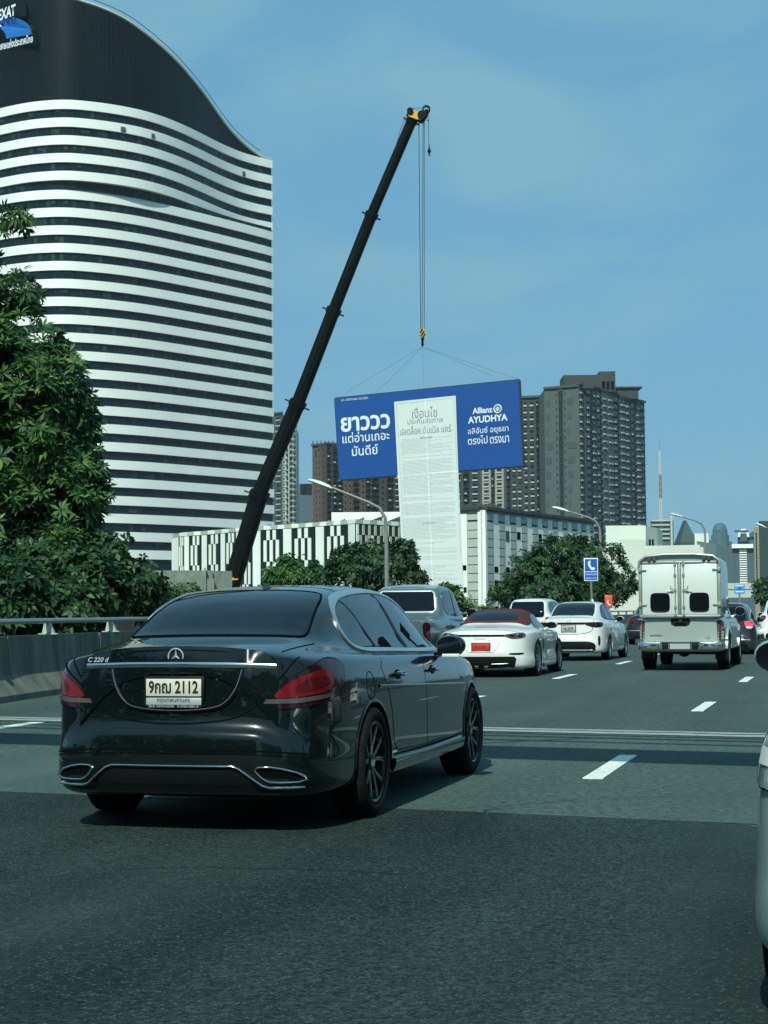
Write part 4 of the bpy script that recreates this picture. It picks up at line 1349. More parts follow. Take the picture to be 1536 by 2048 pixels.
g = empty('domed_tower', tuple(at(1443, YH, 2300)), 0, 'far round-topped glass tower on the skyline, left of the striped blue tower', 'building')
z = lambda y: zpx(y, 2300)
s = 2300 / FPX
MB().lathe([(18 * s, -8), (18 * s, z(1072)), (15 * s, z(1072)), (15 * s, z(1062)), (11 * s, z(1052)), (5.5 * s, z(1048)), (.01, z(1047.6))], 12, 'z').build('tower_body', M['sky_glass'], g)
MB().box((14 * s, 10, z(1085) / 2 - 4), (22 * s, 24 * s, z(1085) + 8)).build('lower_wing', M['sky_glass'], g)
g = simple('far_tower', 'blue glass tower with a column of white horizontal bars and a white cap band')
block2(g, 1467, 1514, 700, 1094, M['blue_grey']); block2(g, 1466, 1509, 698, 1094, M['b_white'], 4, zpx(1102, 698), 'cap_band')
for k in range(15): block2(g, 1481, 1496, 699, 1105 + k * 4.6, M['b_white'], 1, zpx(1107.4 + k * 4.6, 699), 'floor_band')
g = simple('far_tower', 'far grey tower with a white arched crown behind the blue striped tower')
block2(g, 1478, 1518, 1400, 1074, M['sky_glass'])
aa = MB().tube([at(1478 + 9 + 9 * math.cos(t), 1074 - 14 * math.sin(t), 1398) - O0 for t in np.linspace(0, math.pi, 14)], 1.2, 6)
aa.build('arched_crown', M['b_white'], g, smooth=True)
MB().prism([(0, 0), (1, 0), (1, 1)], 0, 18, lambda u, v, h: at(1498 + u * 20, 1074 - v * 16, 1398) + Vector((0, h, 6))).build('sloped_roof', M['sky_glass'], g)
block2(g, 1472, 1500, 1380, 1066, M['condo_grey'], 12, zpx(1069, 1380), 'helipad')
g = simple('beige_tower', 'beige slab tower near the right edge with a column of small windows')
block2(g, 1511, 1527, 620, 1060, M['beige'])
for k in range(16): block2(g, 1514, 1517, 619.6, 1072 + k * 6, M['condo_win'], .3, zpx(1075 + k * 6, 619.6), 'window')
g = simple('dark_tower', 'dark tower cut off by the right edge of the picture')
block2(g, 1521, 1580, 560, 1048, M['slate_teal'])
g = simple('low_block', 'grey low block on the skyline left of the domed tower')
block2(g, 1395, 1432, 1500, 1086, M['sky_glass'])

# elevated road deck in the distance on the right
op = simple('flyover', 'pale concrete flyover deck crossing at the far right, above the queue', 'flyover')
block2(op, 1440, 1700, 250, 1172, M['cream_shade'], 9, zpx(1184, 250), 'deck')
block2(op, 1436, 1506, 230, 1186, M['cream_shade'], 6, zpx(1201, 230), 'lower_deck')
for x in (1450, 1560, 1680): block2(op, x, x + 8, 254, 1184, M['concrete'], 2, -6, 'pier')
# old concrete wall left of the panel building
cw = simple('concrete_viaduct', 'stained grey concrete parapet wall in front of the striped tower, left of the crane', 'wall')
block(cw, O0, 292, 420, 128, 1137, -6, 3, M['concrete'], 'parapet', skew=2)
block(cw, O0, 420, 462, 130.2, 1139, -6, 3, M['concrete'], 'parapet', skew=1)
block(cw, O0, 290, 423, 127.6, 1153, 1.25, 4, M['concrete'], 'ledge', skew=2)
block(cw, O0, 408, 412, 129.2, 1133, -6, 1, M['concrete'], 'pilaster')

# ------------------------------------------------------------------ trees
def leaf_mat(name, c1, c2, c3):
    m, nt, b, N, L = nodes_mat(name)
    g = N('ShaderNodeNewGeometry')
    rp = N('ShaderNodeValToRGB')
    rp.color_ramp.elements[0].color = (*c1, 1); rp.color_ramp.elements[1].color = (*c3, 1)
    e = rp.color_ramp.elements.new(.55); e.color = (*c2, 1)
    L(g.outputs['Random Per Island'], rp.inputs[0])
    L(rp.outputs[0], b.inputs['Base Color'])
    b.inputs['Roughness'].default_value = .5
    b.inputs['Specular IOR Level'].default_value = .3
    tr = N('ShaderNodeBsdfTranslucent'); L(rp.outputs[0], tr.inputs['Color'])
    mx = N('ShaderNodeMixShader'); mx.inputs[0].default_value = .22
    out = nt.nodes['Material Output']
    L(b.outputs[0], mx.inputs[1]); L(tr.outputs[0], mx.inputs[2]); L(mx.outputs[0], out.inputs['Surface'])
    return m
M['leaf'] = leaf_mat('broad_leaf_green', (.010, .034, .012), (.028, .086, .026), (.100, .205, .045))
M['leaf2'] = leaf_mat('dark_leaf_green', (.008, .028, .012), (.020, .062, .022), (.050, .115, .032))
M['leaf3'] = leaf_mat('bright_leaf_green', (.014, .048, .016), (.034, .10, .026), (.085, .175, .038))
M['leaf_yellow'] = leaf_mat('yellow_green_leaf', (.08, .12, .02), (.14, .18, .03), (.18, .21, .04))
M['bark'] = mat('bark', (.06, .05, .04), .9, noise=.35, nscale=3, bump=.5, bscale=20, stretch=(1, 1, .3))

def leaves_mesh(rng, centres, axes, length, width, nl, droop, name):
    """whorls of nl leaves round each centre; every leaf is a folded blade of 4 triangles"""
    V, F = [], []
    n = len(centres)
    ax = axes / np.linalg.norm(axes, axis=1, keepdims=True)
    ref = rng.normal(size=(n, 3)); e1 = np.cross(ax, ref); e1 /= np.linalg.norm(e1, axis=1, keepdims=True); e2 = np.cross(ax, e1)
    ls = length * rng.uniform(.7, 1.2, size=(n,))
    out = []
    for k in range(nl):
        a = 2 * np.pi * k / nl + rng.uniform(-.25, .25, size=n)
        up = rng.uniform(-.15, .65, size=n)
        d = e1 * np.cos(a)[:, None] + e2 * np.sin(a)[:, None] + ax * up[:, None]
        d /= np.linalg.norm(d, axis=1, keepdims=True)
        s = np.cross(d, ax); s /= np.linalg.norm(s, axis=1, keepdims=True)
        nrm = np.cross(s, d)
        L = (ls * rng.uniform(.75, 1.1, size=n))[:, None]
        w = L * width
        dr = np.array([0, 0, -1.0])[None] * L * droop * rng.uniform(.4, 1.5, size=n)[:, None]
        p0 = centres + d * L * .06
        p1 = centres + d * L * .55 + dr * .25
        p2 = centres + d * L + dr
        q = nrm * w * .18
        out.append(np.stack([p0, p1 + s * w * .5 + q, p2, p1 - s * w * .5 + q, p1], axis=1))
    V = np.concatenate(out, 0)              # (n*nl, 5, 3)
    m = len(V)
    base = (np.arange(m) * 5)[:, None]
    tri = np.array([[0, 4, 1], [4, 2, 1], [0, 3, 4], [4, 3, 2]])
    F = (base[:, :, None] + tri[None]).reshape(-1, 3)
    me = bpy.data.meshes.new(name)
    me.vertices.add(m * 5); me.vertices.foreach_set('co', V.reshape(-1).astype(np.float32))
    nf = len(F)
    me.loops.add(nf * 3); me.loops.foreach_set('vertex_index', F.reshape(-1).astype(np.int32))
    me.polygons.add(nf); me.polygons.foreach_set('loop_start', (np.arange(nf) * 3).astype(np.int32))
    me.update(calc_edges=True)
    return me

def crown_points(rng, blobs, n, shell=.55):
    """points spread through the outer part of ellipsoids (cx, cy, cz, rx, ry, rz)"""
    vol = np.array([b[3] * b[4] * b[5] for b in blobs]) ** .72
    cnt = rng.multinomial(n, vol / vol.sum())
    P, A = [], []
    for b, c in zip(blobs, cnt):
        d = rng.normal(size=(c, 3)); d /= np.linalg.norm(d, axis=1, keepdims=True)
        # lumpy radius
        f = np.sin(d[:, 0] * 5 + b[0] * 3) * np.sin(d[:, 1] * 4 + b[1]) * np.sin(d[:, 2] * 5 + b[2] * 2)
        r = (shell + (1 - shell) * rng.uniform(size=c) ** .6) * (1 + .22 * f)
        r[rng.uniform(size=c) < .06] *= 1.12
        P.append(np.array(b[:3]) + d * r[:, None] * np.array(b[3:6]))
        A.append(d + np.array([0, 0, .45]) + rng.normal(size=(c, 3)) * .35)
    return np.concatenate(P), np.concatenate(A)

def tree(label, base, blobs, n, leaf, width, nl, mt, seed, trunk_r=.22, droop=.2, whorls=0, name='tree', cat='tree', group=None, gap=.40, clump=2.2, fill=.16):
    """blobs in world coordinates"""
    rng = np.random.default_rng(seed)
    O = Vector(base)
    root = empty(name, base, 0, label, cat, group)
    big_ = list(blobs)
    for b in blobs:                       # smaller boughs standing out of each bough
        for _ in range(5):
            d = rng.normal(size=3); d[1] *= .6; d /= np.linalg.norm(d)
            f = rng.uniform(.24, .42)
            big_.append((b[0] + d[0] * b[3] * .92, b[1] + d[1] * b[4] * .92, b[2] + d[2] * b[5] * .92, b[3] * f, b[4] * f, b[5] * f))
    P, A = crown_points(rng, big_, n)
    Pi, Ai = crown_points(rng, blobs, int(n * fill), shell=.15)
    # clumps and gaps: thin the whorls where a slow 3D wave pattern is low
    ph = rng.uniform(0, 6.28, size=9)
    sc = clump
    g = (np.sin(P[:, 0] * sc + ph[0] + 1.3 * np.sin(P[:, 2] * sc * .7 + ph[1])) + np.sin(P[:, 1] * sc * .9 + ph[2] + 1.1 * np.sin(P[:, 0] * sc * .6 + ph[3]))
         + np.sin(P[:, 2] * sc * 1.2 + ph[4] + 1.2 * np.sin(P[:, 1] * sc * .8 + ph[5])) + .8 * np.sin((P[:, 0] + P[:, 2]) * sc * 2.1 + ph[6]))
    keep = g > np.quantile(g, gap)
    P, A = np.concatenate([P[keep], Pi]), np.concatenate([A[keep], Ai])
    P = P - np.array(base)
    me = leaves_mesh(rng, P, A, leaf, width, nl, droop, 'crown')
    c = link('crown', me, mt, root); tag(c, kind='stuff')
    tk = MB()
    cen = Vector(np.mean([b[:3] for b in blobs], axis=0)) - O
    zlo = min(b[2] - b[5] * .5 for b in blobs) - O.z
    fork = Vector((cen.x * .25, cen.y * .25, max(zlo, 1.5)))
    tk.tube([(0, 0, -.1), (0, 0, .3), fork * .5, fork], [trunk_r * 1.4, trunk_r * 1.1, trunk_r * .95, trunk_r * .8], 10)
    tk.build('trunk', M['bark'], root, smooth=True)
    for b in blobs[:9]:
        t = Vector(b[:3]) - O
        mid = fork.lerp(t, .5) + Vector((rng.normal() * .2, rng.normal() * .2, .2))
        MB().tube([fork * .97, mid, t], [trunk_r * .5, trunk_r * .3, trunk_r * .08], 7).build('limb', M['bark'], root, smooth=True)
    if whorls:
        protos = [leaves_mesh(np.random.default_rng(900 + k), np.zeros((1, 3)), np.array([[0, 0, 1.0]]), leaf * 1.05, width, nl + 1, droop, 'leaf_whorl') for k in range(6)]
        for m_ in protos: m_.materials.append(mt if not isinstance(mt, list) else mt[0])
        front = P[P[:, 1] < np.quantile(P[:, 1], .45)]
        sel = front[rng.permutation(len(front))[:whorls]]
        for i, p in enumerate(sel):
            o = bpy.data.objects.new('leaf_whorl', protos[i % 6]); COL.objects.link(o); o.parent = root
            o.location = (p[0] + rng.normal() * .05, p[1] - .25, p[2] + .05)
            q = Vector((rng.normal() * .5, -.55 + rng.normal() * .4, .7)).to_track_quat('Z', 'Y')
            o.rotation_euler = q.to_euler(); o.rotation_euler.rotate_axis('Z', rng.uniform(0, 6))
            o.scale = (1, 1, 1)
    return root

def blob(px_, py_, D, rx, ry, dy=None):
    """ellipsoid seen at that pixel, radii in pixels at depth D"""
    p = at(px_, py_, D); k = D / FPX
    return (p.x, p.y, p.z, rx * k, (dy if dy is not None else (rx + ry) / 2) * k, ry * k)

# the big tree on the left, beyond the barrier
big = [blob(-40, 900, 37, 190, 330), blob(40, 760, 36, 105, 140), blob(110, 800, 36, 75, 100), blob(150, 870, 36.5, 55, 80), blob(5, 650, 37, 72, 66), blob(-60, 500, 37, 55, 95),
       blob(20, 1060, 35.5, 150, 130), blob(110, 1020, 36, 90, 110), blob(165, 1000, 36.5, 50, 50), blob(120, 930, 36, 85, 75), blob(-30, 565, 37, 30, 30), blob(32, 438, 37, 38, 26), blob(-8, 452, 37, 36, 34), blob(10, 480, 37, 20, 26)]
tree('large broad-leaved tree with whorled leaves filling the left edge beyond the barrier', (at(-40, YH, 37.5).x, 38.5, -6), big, 7000, .28, .27, 8, M['leaf'], 3, trunk_r=.35, droop=.16, whorls=280, name='large_tree')
tree('leafy bushes with rounded leaves below the big tree, just behind the barrier rail', (at(200, YH, 33).x, 33.5, -6),
     [blob(60, 1130, 36, 150, 95), blob(190, 1120, 36, 70, 60), blob(180, 1180, 33, 90, 75), blob(260, 1170, 33.5, 62, 52), blob(90, 1215, 32, 110, 60), blob(10, 1200, 31.5, 90, 80), blob(225, 1110, 34, 28, 22), blob(300, 1215, 34, 40, 40)], 6500, .18, .5, 5, M['leaf2'], 8, trunk_r=.14, droop=.15, name='bush', cat='bush', gap=.28, fill=.3)
tree('small yellow-green shrub between the bushes and the car roof', (at(280, YH, 36).x, 36, -6),
     [blob(276, 1185, 36, 22, 24)], 420, .14, .3, 6, M['leaf_yellow'], 9, trunk_r=.05, name='shrub', cat='shrub')
tree('thin climbing shrub in front of the grey concrete wall, left of the crane', (at(345, YH, 60).x, 60, -6),
     [blob(345, 1188, 60, 46, 26), blob(375, 1176, 60, 22, 16), blob(315, 1180, 60, 26, 24)], 900, .20, .5, 4, M['leaf3'], 10, trunk_r=.08, name='shrub', cat='shrub')
tree('small bright green tree in front of the panel building, right of the crane boom', (at(588, YH, 88).x, 88, -6),
     [blob(586, 1150, 88, 46, 38), blob(560, 1160, 88, 34, 28), blob(620, 1158, 88, 32, 28), blob(590, 1128, 88, 24, 18)], 1500, .30, .45, 6, M['leaf3'], 11, trunk_r=.15)
tree('dark green tree behind the street lamp pole, left of the hanging banner', (at(750, YH, 84).x, 84, -6),
     [blob(748, 1140, 84, 74, 52), blob(700, 1130, 84, 46, 40), blob(790, 1120, 84, 46, 36), blob(740, 1104, 84, 46, 26), blob(820, 1165, 84, 36, 26), blob(668, 1160, 84, 34, 26)], 2900, .28, .42, 6, M['leaf2'], 12, trunk_r=.18)
tree('small tree at the foot of the white banner, right of the blue-grey pickup', (at(905, YH, 80).x, 80, -6),
     [blob(898, 1198, 80, 36, 28), blob(925, 1212, 80, 34, 20), blob(885, 1215, 80, 24, 30), blob(960, 1222, 80, 30, 14)], 1200, .26, .42, 6, M['leaf3'], 13, trunk_r=.12)
tree('wide dark green tree in front of the louvre building, behind the blue phone sign', (at(1130, YH, 92).x, 92, -6),
     [blob(1130, 1165, 92, 110, 62), blob(1120, 1105, 92, 58, 34), blob(1060, 1150, 92, 52, 48), blob(1195, 1130, 92, 52, 46), blob(1240, 1160, 92, 30, 46), blob(1020, 1190, 92, 34, 34), blob(1150, 1120, 92, 60, 40), blob(1088, 1125, 92, 40, 30), blob(1100, 1195, 91, 120, 40)], 5200, .30, .42, 6, M['leaf2'], 14, trunk_r=.25)
tree('dark tree clump at the far right edge above the queue of cars', (at(1560, YH, 180).x, 180, -6),
     [blob(1560, 1180, 180, 50, 30), blob(1530, 1190, 180, 24, 14)], 700, .6, .5, 5, M['leaf2'], 15, trunk_r=.2)

# ------------------------------------------------------------------ air
hz = MB().box((0, 1200, 64), (2600, 3000, 142.6)).build('haze', bpy.data.materials.new('haze'))
hm = hz.data.materials[0]; hm.use_nodes = True
hn = hm.node_tree; hn.nodes.clear()
ho = hn.nodes.new('ShaderNodeOutputMaterial'); pv = hn.nodes.new('ShaderNodeVolumePrincipled')
pv.inputs['Color'].default_value = (.80, .95, 1.0, 1)
pv.inputs['Density'].default_value = 0.00008
pv.inputs['Anisotropy'].default_value = 0.2
hn.links.new(pv.outputs[0], ho.inputs['Volume'])
tag(hz, kind='stuff')

# ------------------------------------------------------------------ unseen trees and blocks added around the road for the car's reflections
tree_rng = np.random.default_rng(77)
def leafy_row(name, label, a, b, h, n, seed):
    rng = np.random.default_rng(seed)
    a, b = Vector(a), Vector(b)
    P, A = [], []
    k = int((b - a).length / 7)
    for i in range(k):
        c = a.lerp(b, (i + .5) / k)
        hh = h * rng.uniform(.7, 1.15)
        p, q = crown_points(rng, [(c.x + rng.normal() * 1.5, c.y, hh * .55 - 3, 4.4, 4.4, hh * .52)], n)
        P.append(p); A.append(q)
    me = leaves_mesh(rng, np.concatenate(P), np.concatenate(A), 1.0, .5, 5, .2, name)
    return tag(link(name, me, M['leaf2']), kind='stuff')
leafy_row('reflection_trees', '', (36, -50, 0), (98, 165, 0), 15, 330, 5)
leafy_row('reflection_trees', '', (-22, -60, 0), (-17, 2, 0), 15, 330, 6)
for i, (x, y, w, d, h, mt, lb) in enumerate((
        (-40, -95, 34, 20, 27, 'condo_mid', 'unseen mid-grey office block added behind the viewpoint, left of the road, for reflections'),
        (8, -130, 40, 20, 34, 'cream_shade', 'unseen pale office block added straight behind the viewpoint for reflections'),
        (62, -85, 30, 26, 24, 'condo_grey', 'unseen grey apartment block added behind the viewpoint, right of the road, for reflections'),
        (95, 20, 30, 60, 30, 'condo_mid', 'unseen long grey block added far to the right of the road for reflections'))):
    rt = empty('reflection_block', (x, y, -6), 0, lb, 'building')
    MB().box((0, 0, h / 2 + 3), (w, d, h + 6)).build('wall', M[mt], rt)
    wd = MB()
    for z in np.arange(4, h + 4, 3.4):
        wd.box((0, d / 2 + .05, z), (w * .94, .12, 1.6)).box((-w / 2 - .05, 0, z), (.12, d * .94, 1.6))
    tag(wd.build('window_band', M['condo_win'], rt), kind='stuff')

# ------------------------------------------------------------------ crane, billboard, lamps, signs
M['boom'] = mat('black_boom_paint', (.003, .006, .006), .6, 0, spec=.12, noise=.2, nscale=.6)
M['yellow'] = mat('crane_yellow', (.62, .30, .015), .5, noise=.08, nscale=2)
M['rope'] = mat('steel_rope', (.05, .06, .065), .6, .3, noise=.1)
M['bill_blue'] = mat('billboard_blue_vinyl', (.004, .062, .255), .5, noise=.05, nscale=.6, bump=.1, bscale=.6)
M['bill_white'] = mat('billboard_white_vinyl', (.56, .64, .62), .55, noise=.025, nscale=.3)
M['bill_text'] = mat('grey_banner_print', (.17, .21, .21), .6, noise=.05)
M['bill_text2'] = mat('pale_banner_print', (.40, .47, .46), .6, noise=.05)

def crane():
    px = [(466, 1160), (520, 985), (597, 803), (669, 617), (745, 425), (826, 236)]
    D0, D1 = 153.0, 141.0
    Ps = []
    for i, (x, y) in enumerate(px):
        Ps.append(at(x, y, lerp(D0, D1, i / 5)))
    foot = Ps[0] + (Ps[0] - Ps[1]).normalized() * 5.0
    root = empty('mobile_crane', (foot.x - 1, foot.y, -6), 0, 'mobile crane with a long black telescopic boom and yellow head, holding up the billboard', 'crane')
    O = Vector((foot.x - 1, foot.y, -6))
    P = [foot] + Ps
    wd = [1.52, 1.44, 1.24, 1.06, .88, .80]
    axis_y = Vector((0, -1, 0))
    for i in range(6 if False else 5):
        a = P[1 + i] if i else P[0]
        b = P[2 + i]
        w = wd[i + 1] if i else wd[0]
        w = [1.50, 1.26, 1.08, .93, .80][i]
        d = (b - a).normalized(); s = d.cross(axis_y).normalized(); t = s.cross(d)
        mb = MB()
        sec = [(-.5, -.35), (-.36, -.5), (.36, -.5), (.5, -.35), (.5, .30), (.22, .52), (-.22, .52), (-.5, .30)]
        vs = [p + s * (u * w) + t * (v * w) - O for p in (a, b) for u, v in sec]
        n = 8
        mb.add(vs, [tuple(range(n))[::-1], tuple(range(n, 2 * n))] + [(k, (k + 1) % n, n + (k + 1) % n, n + k) for k in range(n)])
        sc = mb.build('boom_section', M['boom'], root)
        vs = [p + s * (u * w * 1.14) + t * (v * w * 1.14) - O for p in (b - d * .45, b) for u, v in sec]
        MB().add(vs, [tuple(range(n))[::-1], tuple(range(n, 2 * n))] + [(k, (k + 1) % n, n + (k + 1) % n, n + k) for k in range(n)]).build('boom_collar', M['boom'], sc)
        for q in (-1, 1):
            MB().bar(b - O + s * w * .62 * q - d * .3, b - O + s * w * .9 * q - d * .3, .12, .12).build('guide_lug', M['boom'], sc)
        # wear line and decal strip
        MB().bar(a - O + t * w * -.0 - s * w * .15 + Vector((0, -.52 * w, 0)) + d * 1.5, a - O - s * w * .15 + Vector((0, -.52 * w, 0)) + d * ((b - a).length - 1.5), .10, .02).build('wear_strip', M['roof_dark'], sc)
    d = (P[6] - P[5]).normalized(); s = d.cross(axis_y).normalized()
    tip = P[6]
    h = lambda x, y, D=141.0: at(x, y, D) - O
    # yellow head plates
    outl = [(815, 221), (822, 220), (838, 224), (847, 229), (848, 236), (842, 240), (834, 238), (818, 233), (815, 227)]
    hd = MB()
    m = len(outl)
    hd.add([h(x, y, 140.4) for x, y in outl] + [h(x, y, 141.6) for x, y in outl], [tuple(range(m)), tuple(range(m, 2 * m))[::-1]] + [(k, (k + 1) % m, m + (k + 1) % m, m + k) for k in range(m)])
    ho = hd.build('boom_head', M['yellow'], root)
    for (x, y, r_) in ((843, 234, .34), (820, 226, .26)):
        MB().lathe([(.001, -.75), (r_, -.75), (r_, -.6), (r_ * .8, 0), (r_, .6), (r_, .75), (.001, .75)], 18, 'y', h(x, y)).build('sheave', M['boom'], ho, smooth=True)
    # short jib with its top sheave
    jb = MB().tube([h(841, 237), (h(849, 234)), h(853, 226), h(853, 219)], [.26, .24, .20, .15], 8)
    jo = jb.build('jib', M['boom'], root, smooth=True)
    MB().lathe([(.22, -.16), (.34, -.14), (.34, .14), (.22, .16)], 20, 'y', h(852.5, 219), closed=True).build('jib_sheave', M['boom'], jo, smooth=True)
    MB().tube([h(818, 218), h(835, 216.5), h(851, 215)], .02, 4).tube([h(818, 218), h(800, 262), h(790, 300)], .02, 4).build('pendant_line', M['rope'], root)
    # hoist ropes and hook block
    rp = MB()
    for (x0, x1) in ((837.5, 841.5), (846.3, 844.2), (848.5, 848.5)):
        rp.tube([h(x0, 238), h(x1, 662)], .030, 5)
    rp.build('hoist_rope', M['rope'], root)
    hb = MB()
    hb.add([h(x, y, 140.75) for x, y in ((840.5, 659), (845, 656), (850, 659), (851, 668), (848.5, 676), (842, 676), (840, 668))] + [h(x, y, 141.25) for x, y in ((840.5, 659), (845, 656), (850, 659), (851, 668), (848.5, 676), (842, 676), (840, 668))],
           [tuple(range(7)), tuple(range(7, 14))[::-1]] + [(k, (k + 1) % 7, 7 + (k + 1) % 7, 7 + k) for k in range(7)])
    hk = hb.build('hook_block', M['yellow'], root)
    st = MB()
    for (a, b) in (((841, 672), (848.5, 662)), ((844, 676), (851, 667)), ((840.5, 665), (845, 657.5))):
        st.bar(h(*a, 140.7), h(*b, 140.7), .02, .09)
    st.build('warning_stripe', M['boom'], hk)
    MB().tube([h(845.2, 676), h(845, 682), h(845, 690)], [.14, .10, .09], 8).tube([h(845, 686), h(847, 689), h(845.2, 692), h(843, 690)], .07, 6).build('hook', M['boom'], hk, smooth=True)
    # auxiliary line with ball
    MB().tube([h(855.5, 219), h(857, 245), h(858, 298)], .022, 5).build('auxiliary_rope', M['rope'], root)
    MB().box(h(855.8, 240.5), (.16, .16, .05)).build('limit_weight', M['boom'], root)
    MB().tube([h(858.2, 288), h(858.4, 297), h(858.4, 301), h(858.4, 304), h(858.4, 306), h(858.4, 312)], [.03, .06, .15, .15, .06, .05], 10).build('headache_ball', M['boom'], root, smooth=True)
    # slings to the billboard
    sg = MB()
    for q in ((690, 786), (752, 786), (848, 777), (985, 752), (1036, 758)):
        sg.tube([h(845, 694), at(q[0], q[1], lerp(145, 137, (q[0] - 669) / 368)) - O], .009, 4)
    sg.build('sling', M['rope'], root)
    # upper works and carrier, mostly hidden behind the saloon
    f = foot - O
    MB().box((f.x - .3, f.y + .4, f.z - 1.0), (4.2, 2.4, 1.7)).build('slewing_platform', M['yellow'], root, bevel=.08)
    MB().box((f.x + 1.6, f.y - 1.5, f.z - .8), (1.6, 1.1, 1.9)).build('crane_cab', M['glass'], root, bevel=.08)
    ca = MB().box((f.x + 1.5, f.y + .3, 1.4), (12.5, 2.6, 1.0)); ca.build('carrier', M['yellow'], root, bevel=.08)
    MB().bar((f.x, f.y + .4, 1.8), (f.x, f.y + .4, f.z - 1.5), 2.0, 2.0, up=(0, 1, 0)).build('slewing_column', M['boom'], root)
    for k in range(5):
        for s_ in (-1, 1):
            MB().lathe([(.3, -.2), (.62, -.2), (.66, 0), (.62, .2), (.3, .2)], 20, 'y', (f.x - 3.6 + k * 2.5, f.y + .3 + s_ * 1.2, .62), closed=True).build('wheel', M['tyre'], root, smooth=True)
    MB().tube([f + Vector((1.8, 0, -.9)), P[0].lerp(P[1], .8) - O + Vector((.9, 0, -.9))], .22, 8).build('lift_cylinder', M['satin'], root, smooth=True)
    # yellow fittings by the boom foot
    ft = MB()
    for (a, b) in (((438, 1156), (450, 1150)), ((446, 1148), (462, 1160)), ((441, 1162), (468, 1156)), ((455, 1160), (476, 1158))):
        ft.bar(h(*a, 150.5), h(*b, 150.5), .18, .12)
    ft.build('outrigger_box', M['yellow'], root)
crane()

